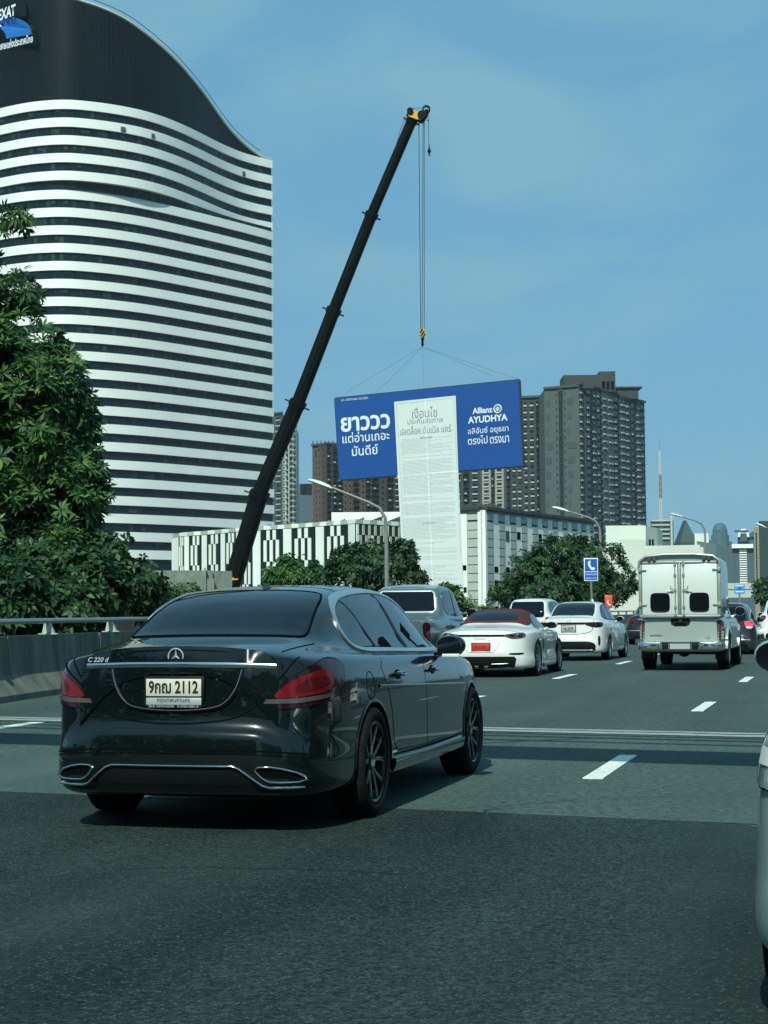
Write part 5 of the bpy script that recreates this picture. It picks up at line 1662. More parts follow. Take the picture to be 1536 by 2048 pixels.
def billboard():
    A, B_, C_ = at(669, 797, 145), at(1037, 760, 137), at(680, 960, 145)
    U = (B_ - A); W = U.length; U.normalize()
    V = (C_ - A); V = (V - U * V.dot(U)); H = V.length; V.normalize()
    N_ = U.cross(-V) * 1.0
    if N_.y > 0: N_ = -N_
    cen = A
    root = bpy.data.objects.new('billboard', None); COL.objects.link(root)
    tag(root, 'T-shaped hanging billboard with blue wings and a long white printed banner, held by the crane', 'billboard')
    root.matrix_world = Matrix(((U.x, -V.x, N_.x, A.x), (U.y, -V.y, N_.y, A.y), (U.z, -V.z, N_.z, A.z), (0, 0, 0, 1)))
    k = W / 370.0                                   # metres per pixel of the drawing
    def bp(x, y):                                   # picture position -> board coordinates
        d = _F * FPX + _R * (x - 768) + _U * (1024 - y)
        o = Vector((0, 0, HC))
        n = U.cross(V)
        t = (A - o).dot(n) / d.dot(n)
        q = o + d * t - A
        return (q.dot(U), -q.dot(V))
    def boxp(name, x0, y0, x1, y1, z0, z1, mt, par=root):
        return MB().box(((x0 + x1) / 2, (y0 + y1) / 2, (z0 + z1) / 2), (abs(x1 - x0), abs(y1 - y0), z1 - z0)).build(name, mt, par)
    pr = lambda pts, z0, z1, name, mt, par=root: MB().prism([bp(*p) for p in pts], z0, z1, lambda u, v, h: (u, v, h)).build(name, mt, par)
    blue = pr([(670, 797), (1037, 760), (1046, 932), (680, 960)], 0, .08, 'blue_panel', M['bill_blue'])
    fr = MB()
    for a, b in (((670, 797), (1037, 760)), ((1037, 760), (1046, 932)), ((1046, 932), (680, 960)), ((680, 960), (670, 797))):
        p, q = bp(*a), bp(*b)
        fr.bar((p[0], p[1], -.12), (q[0], q[1], -.12), .16, .3, up=(0, 0, 1))
    for x in (720, 770, 850, 930, 985):
        p, q = bp(x, 797 - (x - 669) * .1), bp(x + 9, 960 - (x - 669) * .077)
        fr.bar((p[0], p[1], -.15), (q[0], q[1], -.15), .12, .12, up=(0, 0, 1))
    fr.build('steel_frame', M['roof_dark'], root)
    white = pr([(790, 804), (913, 791.5), (918, 940), (925, 1100), (931, 1215), (812, 1222), (806, 1110), (800, 1000)], .12, .16, 'white_banner', M['bill_white'])
    # edge hem and inner printed frame of the banner
    def line(a, b, w, mt, z=.165, par=white, name='printed_rule'):
        p, q = bp(*a), bp(*b)
        return MB().bar((p[0], p[1], z), (q[0], q[1], z), w, .008, up=(0, 0, 1)).build(name, mt, par)
    for a, b in (((795, 808), (909, 796)), ((795, 808), (800, 900)), ((909, 796), (914, 900)), ((800, 900), (806, 1010)), ((914, 900), (919, 1010)), ((806, 1010), (812, 1110)), ((919, 1010), (923, 1110))):
        line(a, b, .045, M['bill_text2'])
    line((852, 800), (868, 1190), .10, M['seam_white'], .163, name='banner_seam')
    line((796, 953), (918, 942), .10, M['seam_white'], .163, name='banner_seam')
    # body text: rows of small print
    rnd = random.Random(4)
    rows = MB()
    y = 880.0
    while y < 1185:
        if rnd.random() < .14: y += 5; continue
        x = 803 + (y - 880) * .035
        sk = .08 - (y - 880) * .0002
        end = x + rnd.choice((104, 104, 104, 98, 82, 60))
        c = x + rnd.choice((0, 0, 2))
        while c < end:
            w = min(rnd.uniform(5, 17), end - c)
            p, q = bp(c, y - (c - 803) * sk), bp(c + w, y - (c + w - 803) * sk)
            rows.bar((p[0], p[1], .166), (q[0], q[1], .166), .028, .006, up=(0, 0, 1))
            c += w + rnd.uniform(.8, 2)
        y += 2.6
    tag(rows.build('small_print', M['bill_text2'], white), kind='stuff')
    def txt(s, x0, x1, y, mt, hpx=None, bold=0, z=.10, slope=-.088, par=root, name='lettering'):
        p, q = bp(x0, y - (x0 - (x0 + x1) / 2) * -slope), bp(x1, y - (x1 - (x0 + x1) / 2) * -slope)
        d = Vector((q[0] - p[0], q[1] - p[1], 0))
        c = Vector(((p[0] + q[0]) / 2, (p[1] + q[1]) / 2, z))
        return place_text(name, s, c, d, Vector((0, 0, 1)).cross(d), mt, par, d.length, hpx * k if hpx else None, bold=bold)
    txt("ยาววว", 683, 781, 846, M['sign_white'], None, .03)
    txt("แต่อ่านเถอะ", 686, 780, 872.5, M['sign_white'], None, .008)
    txt("มันดีย์", 705, 757, 900, M['sign_white'], None, .008)
    txt("บมจ. อลิอันซ์ อยุธยา ประกันชีวิต", 683, 737, 798.5, M['sign_white'], 6, .0)
    txt("Allianz", 946, 986, 820.5, M['sign_white'], None, .03)
    txt("AYUDHYA", 937, 1016, 837.5, M['sign_white'], None, .03)
    txt("อลิอันซ์ อยุธยา", 937, 1018, 861, M['sign_white'], None, .005)
    txt("ตรงไป", 937, 976, 879.8, M['sign_white'], 15, .005)
    txt("ตรงมา", 981, 1019, 879.2, M['sign_white'], 12, .005)
    # round emblem of three bars in a ring
    ex, ey = bp(996.5, 818)
    rg = MB().tube([(ex + 7 * k * math.cos(a), ey + 7 * k * math.sin(a), .11) for a in np.linspace(0, 2 * math.pi, 25)[:-1]], .055, 6, closed=True)
    for dx, h_ in ((-2.6, 6), (0, 8.5), (2.6, 6)):
        rg.box((ex + dx * k, ey, .11), (1.5 * k, h_ * k, .06))
    rg.build('round_emblem', M['sign_white'], root, smooth=True, sharp=50)
    t = txt("เงือนไข", 826, 876, 825, M['bill_text'], 19, .0, z=.17, slope=-.07, par=white)
    p = bp(834.5, 817.3)
    MB().box((p[0], p[1], .17), (.05, .20, .01)).build('tone_mark', M['bill_text'], white)
    txt("ประกันสุขภาพ", 817, 888, 843, M['bill_text'], 13.5, .0, z=.17, slope=-.07, par=white)
    txt("ปลดล็อค ดับเบิล แคร์", 802, 904, 859, M['bill_text'], 14.5, .0, z=.17, slope=-.07, par=white)
    line((797, 871), (910, 861), .03, M['bill_text2'])
    txt("ข้อกำหนดทั่วไป", 842, 866, 874.5, M['bill_text'], 4.5, .01, z=.17, slope=-.07, par=white)
    txt("ข้อตกลงคุ้มครอง", 848, 872, 1046, M['bill_text'], 4.5, .01, z=.17, slope=-.05, par=white)
M['seam_white'] = mat('banner_seam_white', (.68, .76, .74), .5, noise=.03)
billboard()

def street_lamp(label, px_, ytop, head, D, rad=.11, arm_end=None):
    base = at(px_, YH, D); base.z = -6
    root = empty('street_lamp', tuple(base), 0, label, 'street lamp', 'street lamps along the left side of the road')
    zt = zpx(ytop, D) + 6
    bx = at(px_ + (0), ytop, D).x - base.x
    hx, hy = head
    hp = at(hx, hy, D) - base
    bend = 1.0
    dirx = 1 if hp.x > 0 else -1
    pts = [(0, 0, 0), (0, 0, 2), (0, 0, zt - 1.2), (dirx * .05, 0, zt - .55), (dirx * .30, 0, zt - .12), (dirx * .75, 0, zt + .12)]
    MB().tube(pts[:3], [rad * 1.15, rad * 1.1, rad * .8], 10).build('pole', M['pole'], root, smooth=True)
    MB().tube(pts[2:] + [tuple(hp + Vector((-dirx * .2, 0, -.03)))], [rad * .8, rad * .72, rad * .65, rad * .6, rad * .5], 10).build('arm', M['pole'], root, smooth=True)
    d = (hp - Vector((dirx * .75, 0, zt + .12))).normalized()
    c = hp + d * .35
    hd = MB()
    L, wv = 1.1, .20
    s = Vector((0, 1, 0)); t = d.cross(s)
    if t.z < 0: t = -t
    vs, fs = [], []
    prof = [(-.5, .35, .4), (-.35, .8, .8), (0, 1.0, 1.0), (.32, .9, .75), (.5, .35, .3)]
    for (a, w_, h_) in prof:
        for (u, v) in ((-1, 0), (-.75, .8), (0, 1.1), (.75, .8), (1, 0), (.6, -.55), (-.6, -.55)):
            vs.append(c + d * (a * L) + s * (u * wv * w_) + t * (v * .13 * h_))
    for i in range(4):
        for q in range(7): fs.append((i * 7 + q, i * 7 + (q + 1) % 7, i * 7 + 7 + (q + 1) % 7, i * 7 + 7 + q))
    fs += [tuple(range(7))[::-1], tuple(range(28, 35))]
    hd.add(vs, fs)
    hd.build('lamp_head', M['lamp_head'], root, smooth=True, sharp=60)
    return root
street_lamp('nearest street lamp, its long arm reaching left across the brown high-rise below the billboard', 774, 1010, (655, 974), 76)
street_lamp('street lamp with its pole rising beside the blue phone sign, arm over the louvre building', 1203, 1042, (1131, 1022), 112)
street_lamp('street lamp whose pole stands behind the roof of the canopy truck', 1413, 1050, (1360, 1033), 150)
street_lamp('farthest street lamp, only its head and arm showing at the right edge', 1575, 1075, (1528, 1054), 170)

def phone_sign():
    c = at(1182, 1139, 75); k = 75 / FPX
    root = empty('phone_sign', (c.x, c.y, 0), 0, 'blue roadside sign with a white telephone handset beside the lamp pole', 'sign')
    w, h = 28 * k, 46 * k
    z = c.z
    bd = MB().box((0, 0, z), (w, .03, h)).build('sign_board', M['sign_white'], root, bevel=.01)
    MB().box((0, -.018, z + h * .19), (w * .88, .008, h * .53)).build('blue_field', M['sign_blue'], bd)
    MB().box((0, -.018, z - h * .28), (w * .88, .008, h * .34)).build('blue_field', M['sign_blue'], bd)
    hs = [(-.20, .30), (-.08, .36), (.0, .24), (-.09, .14), (-.02, -.06), (.10, -.20), (.22, -.14), (.36, -.24), (.28, -.36), (.12, -.40), (-.08, -.28), (-.22, -.06), (-.28, .16)]
    MB().prism([(u * w * .85, z + h * .19 + v * w * .95) for u, v in smooth_poly(hs, 1, True, 1)], -.026, -.022, lambda u, v, q: (u, q, v)).build('handset_symbol', M['sign_white'], bd)
    place_text('lettering', "โทรศัพท์ฉุกเฉิน", (0, -.026, z - h * .21), (1, 0, 0), (0, 0, 1), M['sign_white'], bd, w * .78, h * .11, bold=.01)
    place_text('lettering', "EMERGENCY PHONE", (0, -.026, z - h * .37), (1, 0, 0), (0, 0, 1), M['sign_white'], bd, w * .76, h * .045, bold=.02)
    MB().tube([(.0, .05, z - h * .4), (.02, .05, 1.62), (.20, .05, 1.20), (.20, .05, 0)], .045, 8).build('sign_post', M['pole'], root, smooth=True)
    MB().bar((.02, .02, 1.70), (.24, .02, 1.22), .05, .09).build('sign_bracket', M['lamp_head'], root)
phone_sign()
def phone_box():
    c = at(1217, 1203, 78); k = 78 / FPX
    root = empty('phone_box', (c.x, c.y, 0), 0, 'small orange emergency phone box with a white handset at the foot of the lamp pole', 'phone box')
    w, h = 15 * k, 26 * k
    b = MB().box((0, 0, c.z), (w, .22, h)).build('box_shell', M['orange'], root, bevel=.03)
    hs = [(-.20, .30), (-.08, .36), (.0, .24), (-.09, .14), (-.02, -.06), (.10, -.20), (.22, -.14), (.36, -.24), (.28, -.36), (.12, -.40), (-.08, -.28), (-.22, -.06), (-.28, .16)]
    MB().prism([(u * w * .9 , c.z - .06 + v * w) for u, v in smooth_poly(hs, 1, True, 1)], -.122, -.114, lambda u, v, q: (u, q, v)).build('handset_symbol', M['sign_white'], b)
    MB().tube([(0, 0, 0), (0, 0, c.z - h / 2)], .05, 8).build('box_post', M['pole'], root)
phone_box()
def blue_sign():
    c = at(1479, 1178, 120); k = 120 / FPX
    root = empty('road_sign', (c.x, c.y, 0), 0, 'small bright blue road sign beyond the queue, right of the canopy truck', 'sign')
    w, h = 21 * k, 19 * k
    b = MB().box((0, 0, c.z), (w, .03, h)).build('sign_board', M['sign_bright'], root, bevel=.01)
    MB().prism([(-.3 * w, c.z - .02), (.3 * w, c.z - .02), (.12 * w, c.z + .06), (0, c.z + .16), (-.12 * w, c.z + .06)], -.024, -.018, lambda u, v, q: (u, q, v)).build('sign_symbol', M['sign_blue'], b)
    MB().box((0, -.021, c.z - h * .28), (w * .8, .008, h * .13)).build('sign_line', M['sign_white'], b)
    MB().box((0, -.021, c.z + h * .36), (w * .8, .008, h * .10)).build('sign_line', M['sign_white'], b)
    MB().tube([(0, .04, 0), (0, .04, c.z)], .06, 8).build('sign_post', M['pole'], root)
M['sign_bright'] = mat('bright_blue_sign', (.05, .24, .62), .45, noise=.05)
blue_sign()

# profiles shared by saloon shapes: (offset outward, height fraction) from shoulder to sill
SIDE = [(0, 1), (.016, .93), (.034, .82), (.044, .68), (.048, .52), (.046, .38), (.050, .24), (.046, .12), (.020, .02), (-.05, 0)]
REAR = [(0, 1), (.000, .965), (.010, .86), (.022, .74), (.030, .62), (.040, .50), (.085, .44), (.100, .28), (.085, .08), (-.03, 0)]
FRNT = [(0, 1), (.03, .93), (.06, .82), (.08, .70), (.09, .56), (.10, .42), (.11, .28), (.10, .12), (.06, .03), (-.03, 0)]

MERC = dict(
    zb=.20, xr=1.05, xf=3.89, r=.335, ra=.365, track=1.60, tw=.235, rim_r=.245,
    # x, shoulder half-width, shoulder z, glass foot y z, roof rail y z, centre z, bow
    st=[(0.12, .655, .985, .56, 1.005, .40, 1.030, 1.045, -.07),
        (0.18, .740, .985, .60, 1.015, .42, 1.040, 1.056, -.07),
        (0.34, .800, .985, .635, 1.030, .45, 1.062, 1.074, -.06),
        (0.58, .825, .985, .665, 1.040, .50, 1.085, 1.098, -.05),
        (0.74, .835, .985, .680, 1.045, .53, 1.110, 1.122, -.05),
        (0.92, .842, .982, .700, 1.030, .555, 1.200, 1.215, -.06),
        (1.20, .850, .978, .720, 1.010, .570, 1.310, 1.330, -.07),
        (1.52, .855, .972, .738, .992, .580, 1.378, 1.402, -.05),
        (1.95, .860, .966, .748, .980, .588, 1.408, 1.436, 0),
        (2.40, .862, .958, .752, .972, .585, 1.405, 1.440, 0),
        (2.78, .862, .950, .755, .962, .572, 1.362, 1.402, .06),
        (3.12, .860, .942, .752, .958, .560, 1.205, 1.245, .10),
        (3.42, .857, .930, .745, .952, .545, 1.040, 1.060, .12),
        (3.60, .855, .920, .710, .945, .480, .985, 1.000, .12),
        (3.95, .845, .900, .660, .930, .440, .955, .965, .10),
        (4.30, .800, .845, .600, .870, .400, .890, .898, .10),
        (4.52, .700, .760, .500, .780, .340, .790, .795, .10),
        (4.60, .560, .680, .400, .700, .260, .705, .710, .10)],
    R=REAR, S=SIDE, F=FRNT, crease={'rear': .75, 'rows': {6: .35, 2: .45}, 'rail': (5, 12), 'railw': .15})

def sedan_seams(B, root, T, xs, sides=('left', 'right'), m=None, w=.007):
    for v in sides:
        for pts in xs:
            B.ribbon('door_seam', pts, v, w, m or M['gap'], root, off=.0015, depth=.004)

M['badge'] = mat('badge_bright_metal', (0.62, 0.66, 0.66), 0.38, 0.6, noise=0.04)
def merc():
    T = MERC
    root = car_root('sedan', -1.205, 9.98, 15.0, 'dark grey four-door saloon with tinted windows and a chrome boot strip in the foreground', 'car')
    me = car_surface(T, [M['merc'], M['trim']], [(T['xr'], T['r'], T['ra']), (T['xf'], T['r'], T['ra'])], 3)
    B = Body(me)
    link('body', me, [M['merc'], M['trim']], root, True, 32)
    wheels(root, dict(rim=M['rim_black'], style='twin'), T)
    arch_lips(B, root, T, M['merc'], w=.016)
    # rear window with black border
    rg = [(-.60, 1.085), (.60, 1.085), (.64, 1.12), (.575, 1.30), (.52, 1.372), (.30, 1.392), (-.30, 1.392), (-.52, 1.372), (-.575, 1.30), (-.64, 1.12)]
    # looked at from above: x along the car, y across
    rg_t = [(.67, -.52), (.73, -.565), (.98, -.53), (1.30, -.485), (1.42, -.44), (1.46, -.28), (1.47, 0), (1.46, .28), (1.42, .44), (1.30, .485), (.98, .53), (.73, .565), (.67, .52), (.635, .28), (.63, 0), (.635, -.28)]
    B.panel('rear_window', rg_t, 'top', M['glass'], root, off=.004, step=.07)
    B.ribbon('window_seal', smooth_poly(rg_t, 1), 'top', .014, M['gap'], root, off=.006, closed=True)
    wf = [(2.80, -.52), (3.10, -.575), (3.46, -.60), (3.50, -.3), (3.51, 0), (3.50, .3), (3.46, .60), (3.10, .575), (2.80, .52), (2.83, .25), (2.84, 0), (2.83, -.25)]
    B.panel('windscreen', wf, 'top', M['glass'], root, off=.004, step=.08)
    # side windows, chrome surround, pillars
    dlo = [(1.21, 1.008), (1.13, 1.07), (1.11, 1.17), (1.18, 1.265), (1.36, 1.335), (1.62, 1.368), (2.05, 1.385), (2.45, 1.365), (2.80, 1.29), (3.12, 1.135), (3.42, .975), (3.02, .968), (2.40, .980), (1.70, 1.000)]
    for v in ('right', 'left'):
        B.ribbon('chrome_surround', smooth_poly(dlo, 2, True, .3), v, .026, M['satin'], root, off=.010, closed=True)
        for seg in ([(1.225, 1.028), (1.15, 1.085), (1.13, 1.165), (1.20, 1.25), (1.36, 1.312), (1.38, 1.308), (1.60, 1.03)],
                    [(1.405, 1.312), (1.64, 1.350), (2.08, 1.365), (2.30, .998), (1.63, 1.028)],
                    [(2.15, 1.364), (2.44, 1.345), (2.78, 1.272), (3.02, 1.165), (3.16, .985), (2.40, .998)],
                    [(3.05, 1.148), (3.20, 1.07), (3.38, .985), (3.20, .985)]):
            B.panel('side_window', seg, v, M['glass2'] if v == 'right' else M['glass'], root, off=.006, step=.06)
        dl = [(1.36, 1.33), (1.64, .985), (2.36, .965), (3.42, .965)]
        sgn = -1 if v == 'right' else 1
        B.panel('pillar', [(2.085, 1.370), (2.135, 1.368), (2.385, .992), (2.315, .994)], v, M['trim'], root, off=.008, step=.1)
        B.panel('pillar', [(1.378, 1.315), (1.402, 1.318), (1.625, 1.020), (1.60, 1.020)], v, M['trim'], root, off=.008, step=.1)
        # doors as panels of their own
        rd = [(1.67, .975), (2.345, .958), (2.350, .60), (2.345, .36), (1.58, .36), (1.50, .42), (1.46, .62), (1.40, .76), (1.30, .90), (1.40, .985)]
        fd = [(2.358, .957), (3.36, .945), (3.42, .88), (3.44, .66), (3.40, .42), (3.36, .36), (2.358, .36), (2.362, .60)]
        for d, hx in ((rd, 1.66), (fd, 2.60)):
            o = B.panel('door', d, v, M['merc'], root, off=.0025, step=.045, depth=.006)
            B.ribbon('door_seam', d, v, .009, M['gap'], o, off=.0010, depth=.006, closed=True)
            hp, hn = B.hit(v, hx, .845, .032)
            MB().tube([(hx - .10, hp.y - sgn * .022, .845), (hx - .085, hp.y, .848), (hx + .02, hp.y + sgn * .004, .848), (hx + .10, hp.y - sgn * .024, .845)],
                      [.012, .015, .015, .012], 8).build('door_handle', M['merc'], o, smooth=True)
            MB().tube([(hx - .10, hp.y - sgn * .014, .862), (hx, hp.y + sgn * .010, .864), (hx + .10, hp.y - sgn * .016, .862)], .0045, 6).build('handle_trim', M['chrome'], o, smooth=True)
            B.panel('handle_recess', smooth_poly([(hx - .085, .815), (hx + .05, .815), (hx + .05, .875), (hx - .085, .875)], 2), v, M['gap'], o, off=.0035, step=.1)
        # crease along the shoulder and lower body, side skirt
        B.ribbon('body_crease', [(1.2, .79), (1.9, .765), (2.8, .735), (3.6, .705)], v, .016, M['merc'], root, off=.007, depth=.01)
        B.ribbon('side_skirt', [(1.47, .285), (2.4, .275), (3.48, .285)], v, .075, M['merc'], root, off=.020, depth=.02)
        B.ribbon('skirt_shadow_gap', [(1.50, .345), (2.4, .335), (3.46, .345)], v, .010, M['gap'], root, off=.004, depth=.01)
        hp, hn = B.hit(v, 3.05, .93, 0)
        mirror_part(root, 2.86, hp.y + sgn * .105, 1.000, sgn, M['merc'], M['glass'], True, .205, .150)
        # tail lamps wrap from the rear round the flank
        S_ = 'rr' if v == 'right' else 'rl'
    # tail lamps
    for s, v45 in ((-1, 'rr'), (1, 'rl')):
        D, U, V = VIEWS[v45]
        def uv(pts):
            out = []
            for k, a, z in pts:
                h = B.hit('rear', s * a, z, 0)[0] if k == 'r' else B.hit('left' if s > 0 else 'right', a, z, 0)[0]
                out.append((h.dot(U), z))
            return out
        whole = uv([('r', .510, .735), ('r', .555, .785), ('r', .63, .855), ('r', .70, .905), ('r', .76, .945), ('s', .32, .975), ('s', .46, .982), ('s', .56, .955), ('s', .55, .87), ('s', .46, .785), ('s', .32, .740), ('r', .70, .710), ('r', .56, .705)])
        red = uv([('r', .560, .768), ('r', .61, .815), ('r', .67, .865), ('r', .74, .900), ('s', .30, .925), ('s', .38, .905), ('s', .38, .84), ('s', .31, .795), ('r', .68, .770)])
        deep = uv([('r', .675, .795), ('r', .70, .845), ('r', .76, .880), ('s', .32, .885), ('s', .34, .84), ('r', .75, .800)])
        bar = uv([('r', .520, .735), ('r', .535, .760), ('r', .69, .765), ('s', .33, .785), ('s', .34, .765), ('r', .70, .738)])
        lo = B.panel('tail_lamp', smooth_poly(whole, 1), v45, M['lamp_dark'], root, off=.010, step=.04, depth=.02)
        B.panel('red_lens', smooth_poly(red, 1), v45, M['lamp_red'], lo, off=.014, step=.04)
        B.panel('inner_lens', smooth_poly(deep, 1), v45, M['lamp_red2'], lo, off=.016, step=.04)
        B.panel('reversing_lens', bar, v45, M['lamp_grey'], lo, off=.015, step=.04)
        B.ribbon('lamp_seam', smooth_poly(whole, 1), v45, .007, M['gap'], lo, off=.008, closed=True, depth=.004)
    # boot lid shut line, plate recess, chrome strip, star, badge
    lid = [(-.69, .995), (-.66, .945), (-.55, .80), (-.46, .70), (-.32, .640), (0, .618), (.32, .640), (.46, .70), (.55, .80), (.66, .945), (.69, .995)]
    B.ribbon('boot_seam', smooth_poly(lid, 2, False, .3), 'rear', .009, M['gap'], root, off=.002)
    B.ribbon('boot_seam', [(.20, .585), (.45, .61), (.66, .635)], 'top', .008, M['gap'], root, off=.002)
    B.ribbon('boot_seam', [(.20, -.585), (.45, -.61), (.66, -.635)], 'top', .008, M['gap'], root, off=.002)
    lip = [(-.62, 1.000), (-.4, 1.030), (0, 1.040), (.4, 1.030), (.62, 1.000)]
    lp = MB()
    B.ribbon('boot_lip', [(.085, -.60), (.072, -.40), (.062, -.2), (.058, 0), (.062, .2), (.072, .40), (.085, .60)], 'top', .035, M['merc'], root, off=.012, depth=.02)
    rec = [(-.40, .925), (-.375, .83), (-.32, .745), (-.24, .705), (0, .690), (.24, .705), (.32, .745), (.375, .83), (.40, .925)]
    B.ribbon('plate_recess_edge', smooth_poly(rec, 2, False, .3), 'rear', .016, M['merc'], root, off=.014, depth=.01)
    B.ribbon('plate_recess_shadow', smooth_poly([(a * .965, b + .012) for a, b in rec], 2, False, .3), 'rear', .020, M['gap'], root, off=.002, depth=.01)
    B.ribbon('recess_glint', smooth_poly([(a * .985, b + .004) for a, b in rec], 2, False, .3), 'rear', .004, M['satin'], root, off=.019, depth=.01)
    B.panel('plate_light_housing', [(-.41, .935), (.41, .935), (.405, .905), (-.405, .905)], 'rear', M['trim'], root, off=.012, step=.05)
    B.ribbon('boot_chrome_strip', [(-.585, .945), (-.3, .953), (0, .955), (.3, .953), (.565, .945)], 'rear', lambda t: .030, M['chrome'], root, off=.016, depth=.01)
    ph, _ = B.hit('rear', 0, .80, 0)
    xp = ph.x
    plate(B, root, (xp - .022, .0, .828), .335, .098, M['plate_white'], [("9กฌ 2112", 0.002, .300, .074)], bold=.030)
    q = one_box('plate_holder', (xp - .020, 0, .750), (.012, .335, .040), M['plate_silver'], root, bevel=.002)
    place_text('holder_lettering', "กรุงเทพมหานคร", (xp - .0275, 0, .751), (0, -1, 0), (0, 0, 1), M['ink'], q, .20, .030, bold=.01)
    q = one_box('dealer_strip', (xp - .019, 0, .722), (.012, .335, .020), M['trim'], root, bevel=.002)
    place_text('dealer_lettering', "BKK VIPAVADEE   0-2930-3881-8", (xp - .0265, 0, .722), (0, -1, 0), (0, 0, 1), M['plate_silver'], q, .300, .013, bold=.01)
    # three-pointed star in a ring
    sp, sn = B.hit('rear', 0, 1.000, 0)
    st = MB()
    cx, cz, rs = sp.x - .012, 1.003, .045
    st.tube([(cx, rs * math.cos(a), cz + rs * math.sin(a)) for a in np.linspace(0, 2 * math.pi, 33)[:-1]], .0042, 6, closed=True)
    for k in range(3):
        a = math.pi / 2 + k * 2 * math.pi / 3
        c, s_ = math.cos(a), math.sin(a)
        b1, b2 = a + 1.05, a - 1.05
        vs = [(cx - .010, 0, cz), (cx, .009 * math.cos(b1), cz + .009 * math.sin(b1)), (cx, .009 * math.cos(b2), cz + .009 * math.sin(b2)), (cx - .001, rs * c, cz + rs * s_), (cx + .006, 0, cz)]
        st.add(vs, [(0, 1, 3), (0, 3, 2), (1, 4, 3), (2, 3, 4)])
    st.build('star_emblem', M['badge'], root, smooth=True, sharp=20)
    bp, bn = B.hit('rear', .50, .985, .004)
    u = (B.hit('rear', .42, .985, .004)[0] - B.hit('rear', .56, .985, .004)[0])
    place_text('model_badge', "C 220 d", (bp.x - .020, .49, .985), u, (0.12, 0, 1), M['badge'], root, .140, .028, bold=.02, shear=.2)
    # bumper: creases, chrome bar, exhaust surrounds, dark diffuser
    for zz, w_ in ((.475, .010), (.455, .006)):
        B.ribbon('bumper_crease', [(-.80, zz - .03), (-.6, zz - .004), (-.3, zz + .006), (0, zz + .008), (.3, zz + .006), (.6, zz - .004), (.80, zz - .03)], 'rear', w_, M['gap'], root, off=.002)
    B.panel('diffuser', smooth_poly([(-.70, .32), (-.52, .325), (-.40, .385), (.40, .385), (.52, .325), (.70, .32), (.66, .245), (-.66, .245)], 1), 'rear', M['trim'], root, off=.006, step=.06)
    B.ribbon('bumper_chrome_bar', [(-.735, .275), (-.565, .276), (-.525, .288), (-.40, .378), (-.36, .392), (.36, .392), (.40, .378), (.525, .288), (.565, .276), (.735, .275)], 'rear', .011, M['chrome'], root, off=.018, depth=.02)
    for s in (1, -1):
        ex = smooth_poly([(s * .475, .385), (s * .60, .388), (s * .735, .345), (s * .755, .305), (s * .58, .302), (s * .53, .322)], 1)
        e = B.ribbon('exhaust_surround', ex, 'rear', .010, M['chrome'], root, off=.016, closed=True, depth=.02)
        B.panel('exhaust_mouth', ex, 'rear', M['gap'], e, off=.006, step=.06)
    # parking sensors, reflectors
    for y_ in (.62, .25, -.25, -.62):
        p_, n_ = B.hit('rear', y_, .50 if abs(y_) < .5 else .49, .001)
        MB().lathe([(.001, -.003), (.012, -.002), (.012, .004)], 16, 'x', p_).build('parking_sensor', M['merc'], root, smooth=True)
    # roof aerial, interior things seen through the right windows
    p_, n_ = B.hit('top', 1.62, 0, 0)
    MB().add([(1.56, 0, p_.z - .01), (1.72, .022, p_.z), (1.72, -.022, p_.z), (1.58, 0, p_.z + .035), (1.64, .006, p_.z + .03), (1.64, -.006, p_.z + .03)],
             [(0, 1, 4, 3), (0, 3, 5, 2), (1, 2, 5, 4), (3, 4, 5), (0, 2, 1)]).build('roof_aerial', M['merc'], root, smooth=True, sharp=60)
    B.panel('dashboard_screen', [(2.42, 1.115), (2.50, 1.170), (2.65, 1.085), (2.57, 1.035)], 'right', M['gap'], root, off=.0075, step=.1)
    B.panel('screen_arm', [(2.58, 1.045), (2.60, 1.06), (2.72, 1.01), (2.92, 1.015), (2.98, .99), (2.66, .995)], 'right', M['gap'], root, off=.0075, step=.1)
    B.panel('seat_top', [(1.70, 1.035), (1.78, 1.075), (1.90, 1.085), (1.97, 1.04), (1.98, 1.01), (1.75, 1.02)], 'right', M['gap'], root, off=.0075, step=.1)
    # underbody
    one_box('underbody', (2.4, 0, .26), (3.6, 1.1, .12), M['trim'], root)
    p_, n_ = B.hit('right', .98, .70, .001)
    B.ribbon('fuel_flap_seam', [(1.02 + .085 * math.cos(a), .80 + .085 * math.sin(a)) for a in np.linspace(0, 2 * math.pi, 25)[:-1]], 'right', .005, M['gap'], root, off=.0015, closed=True)
    return root
merc()

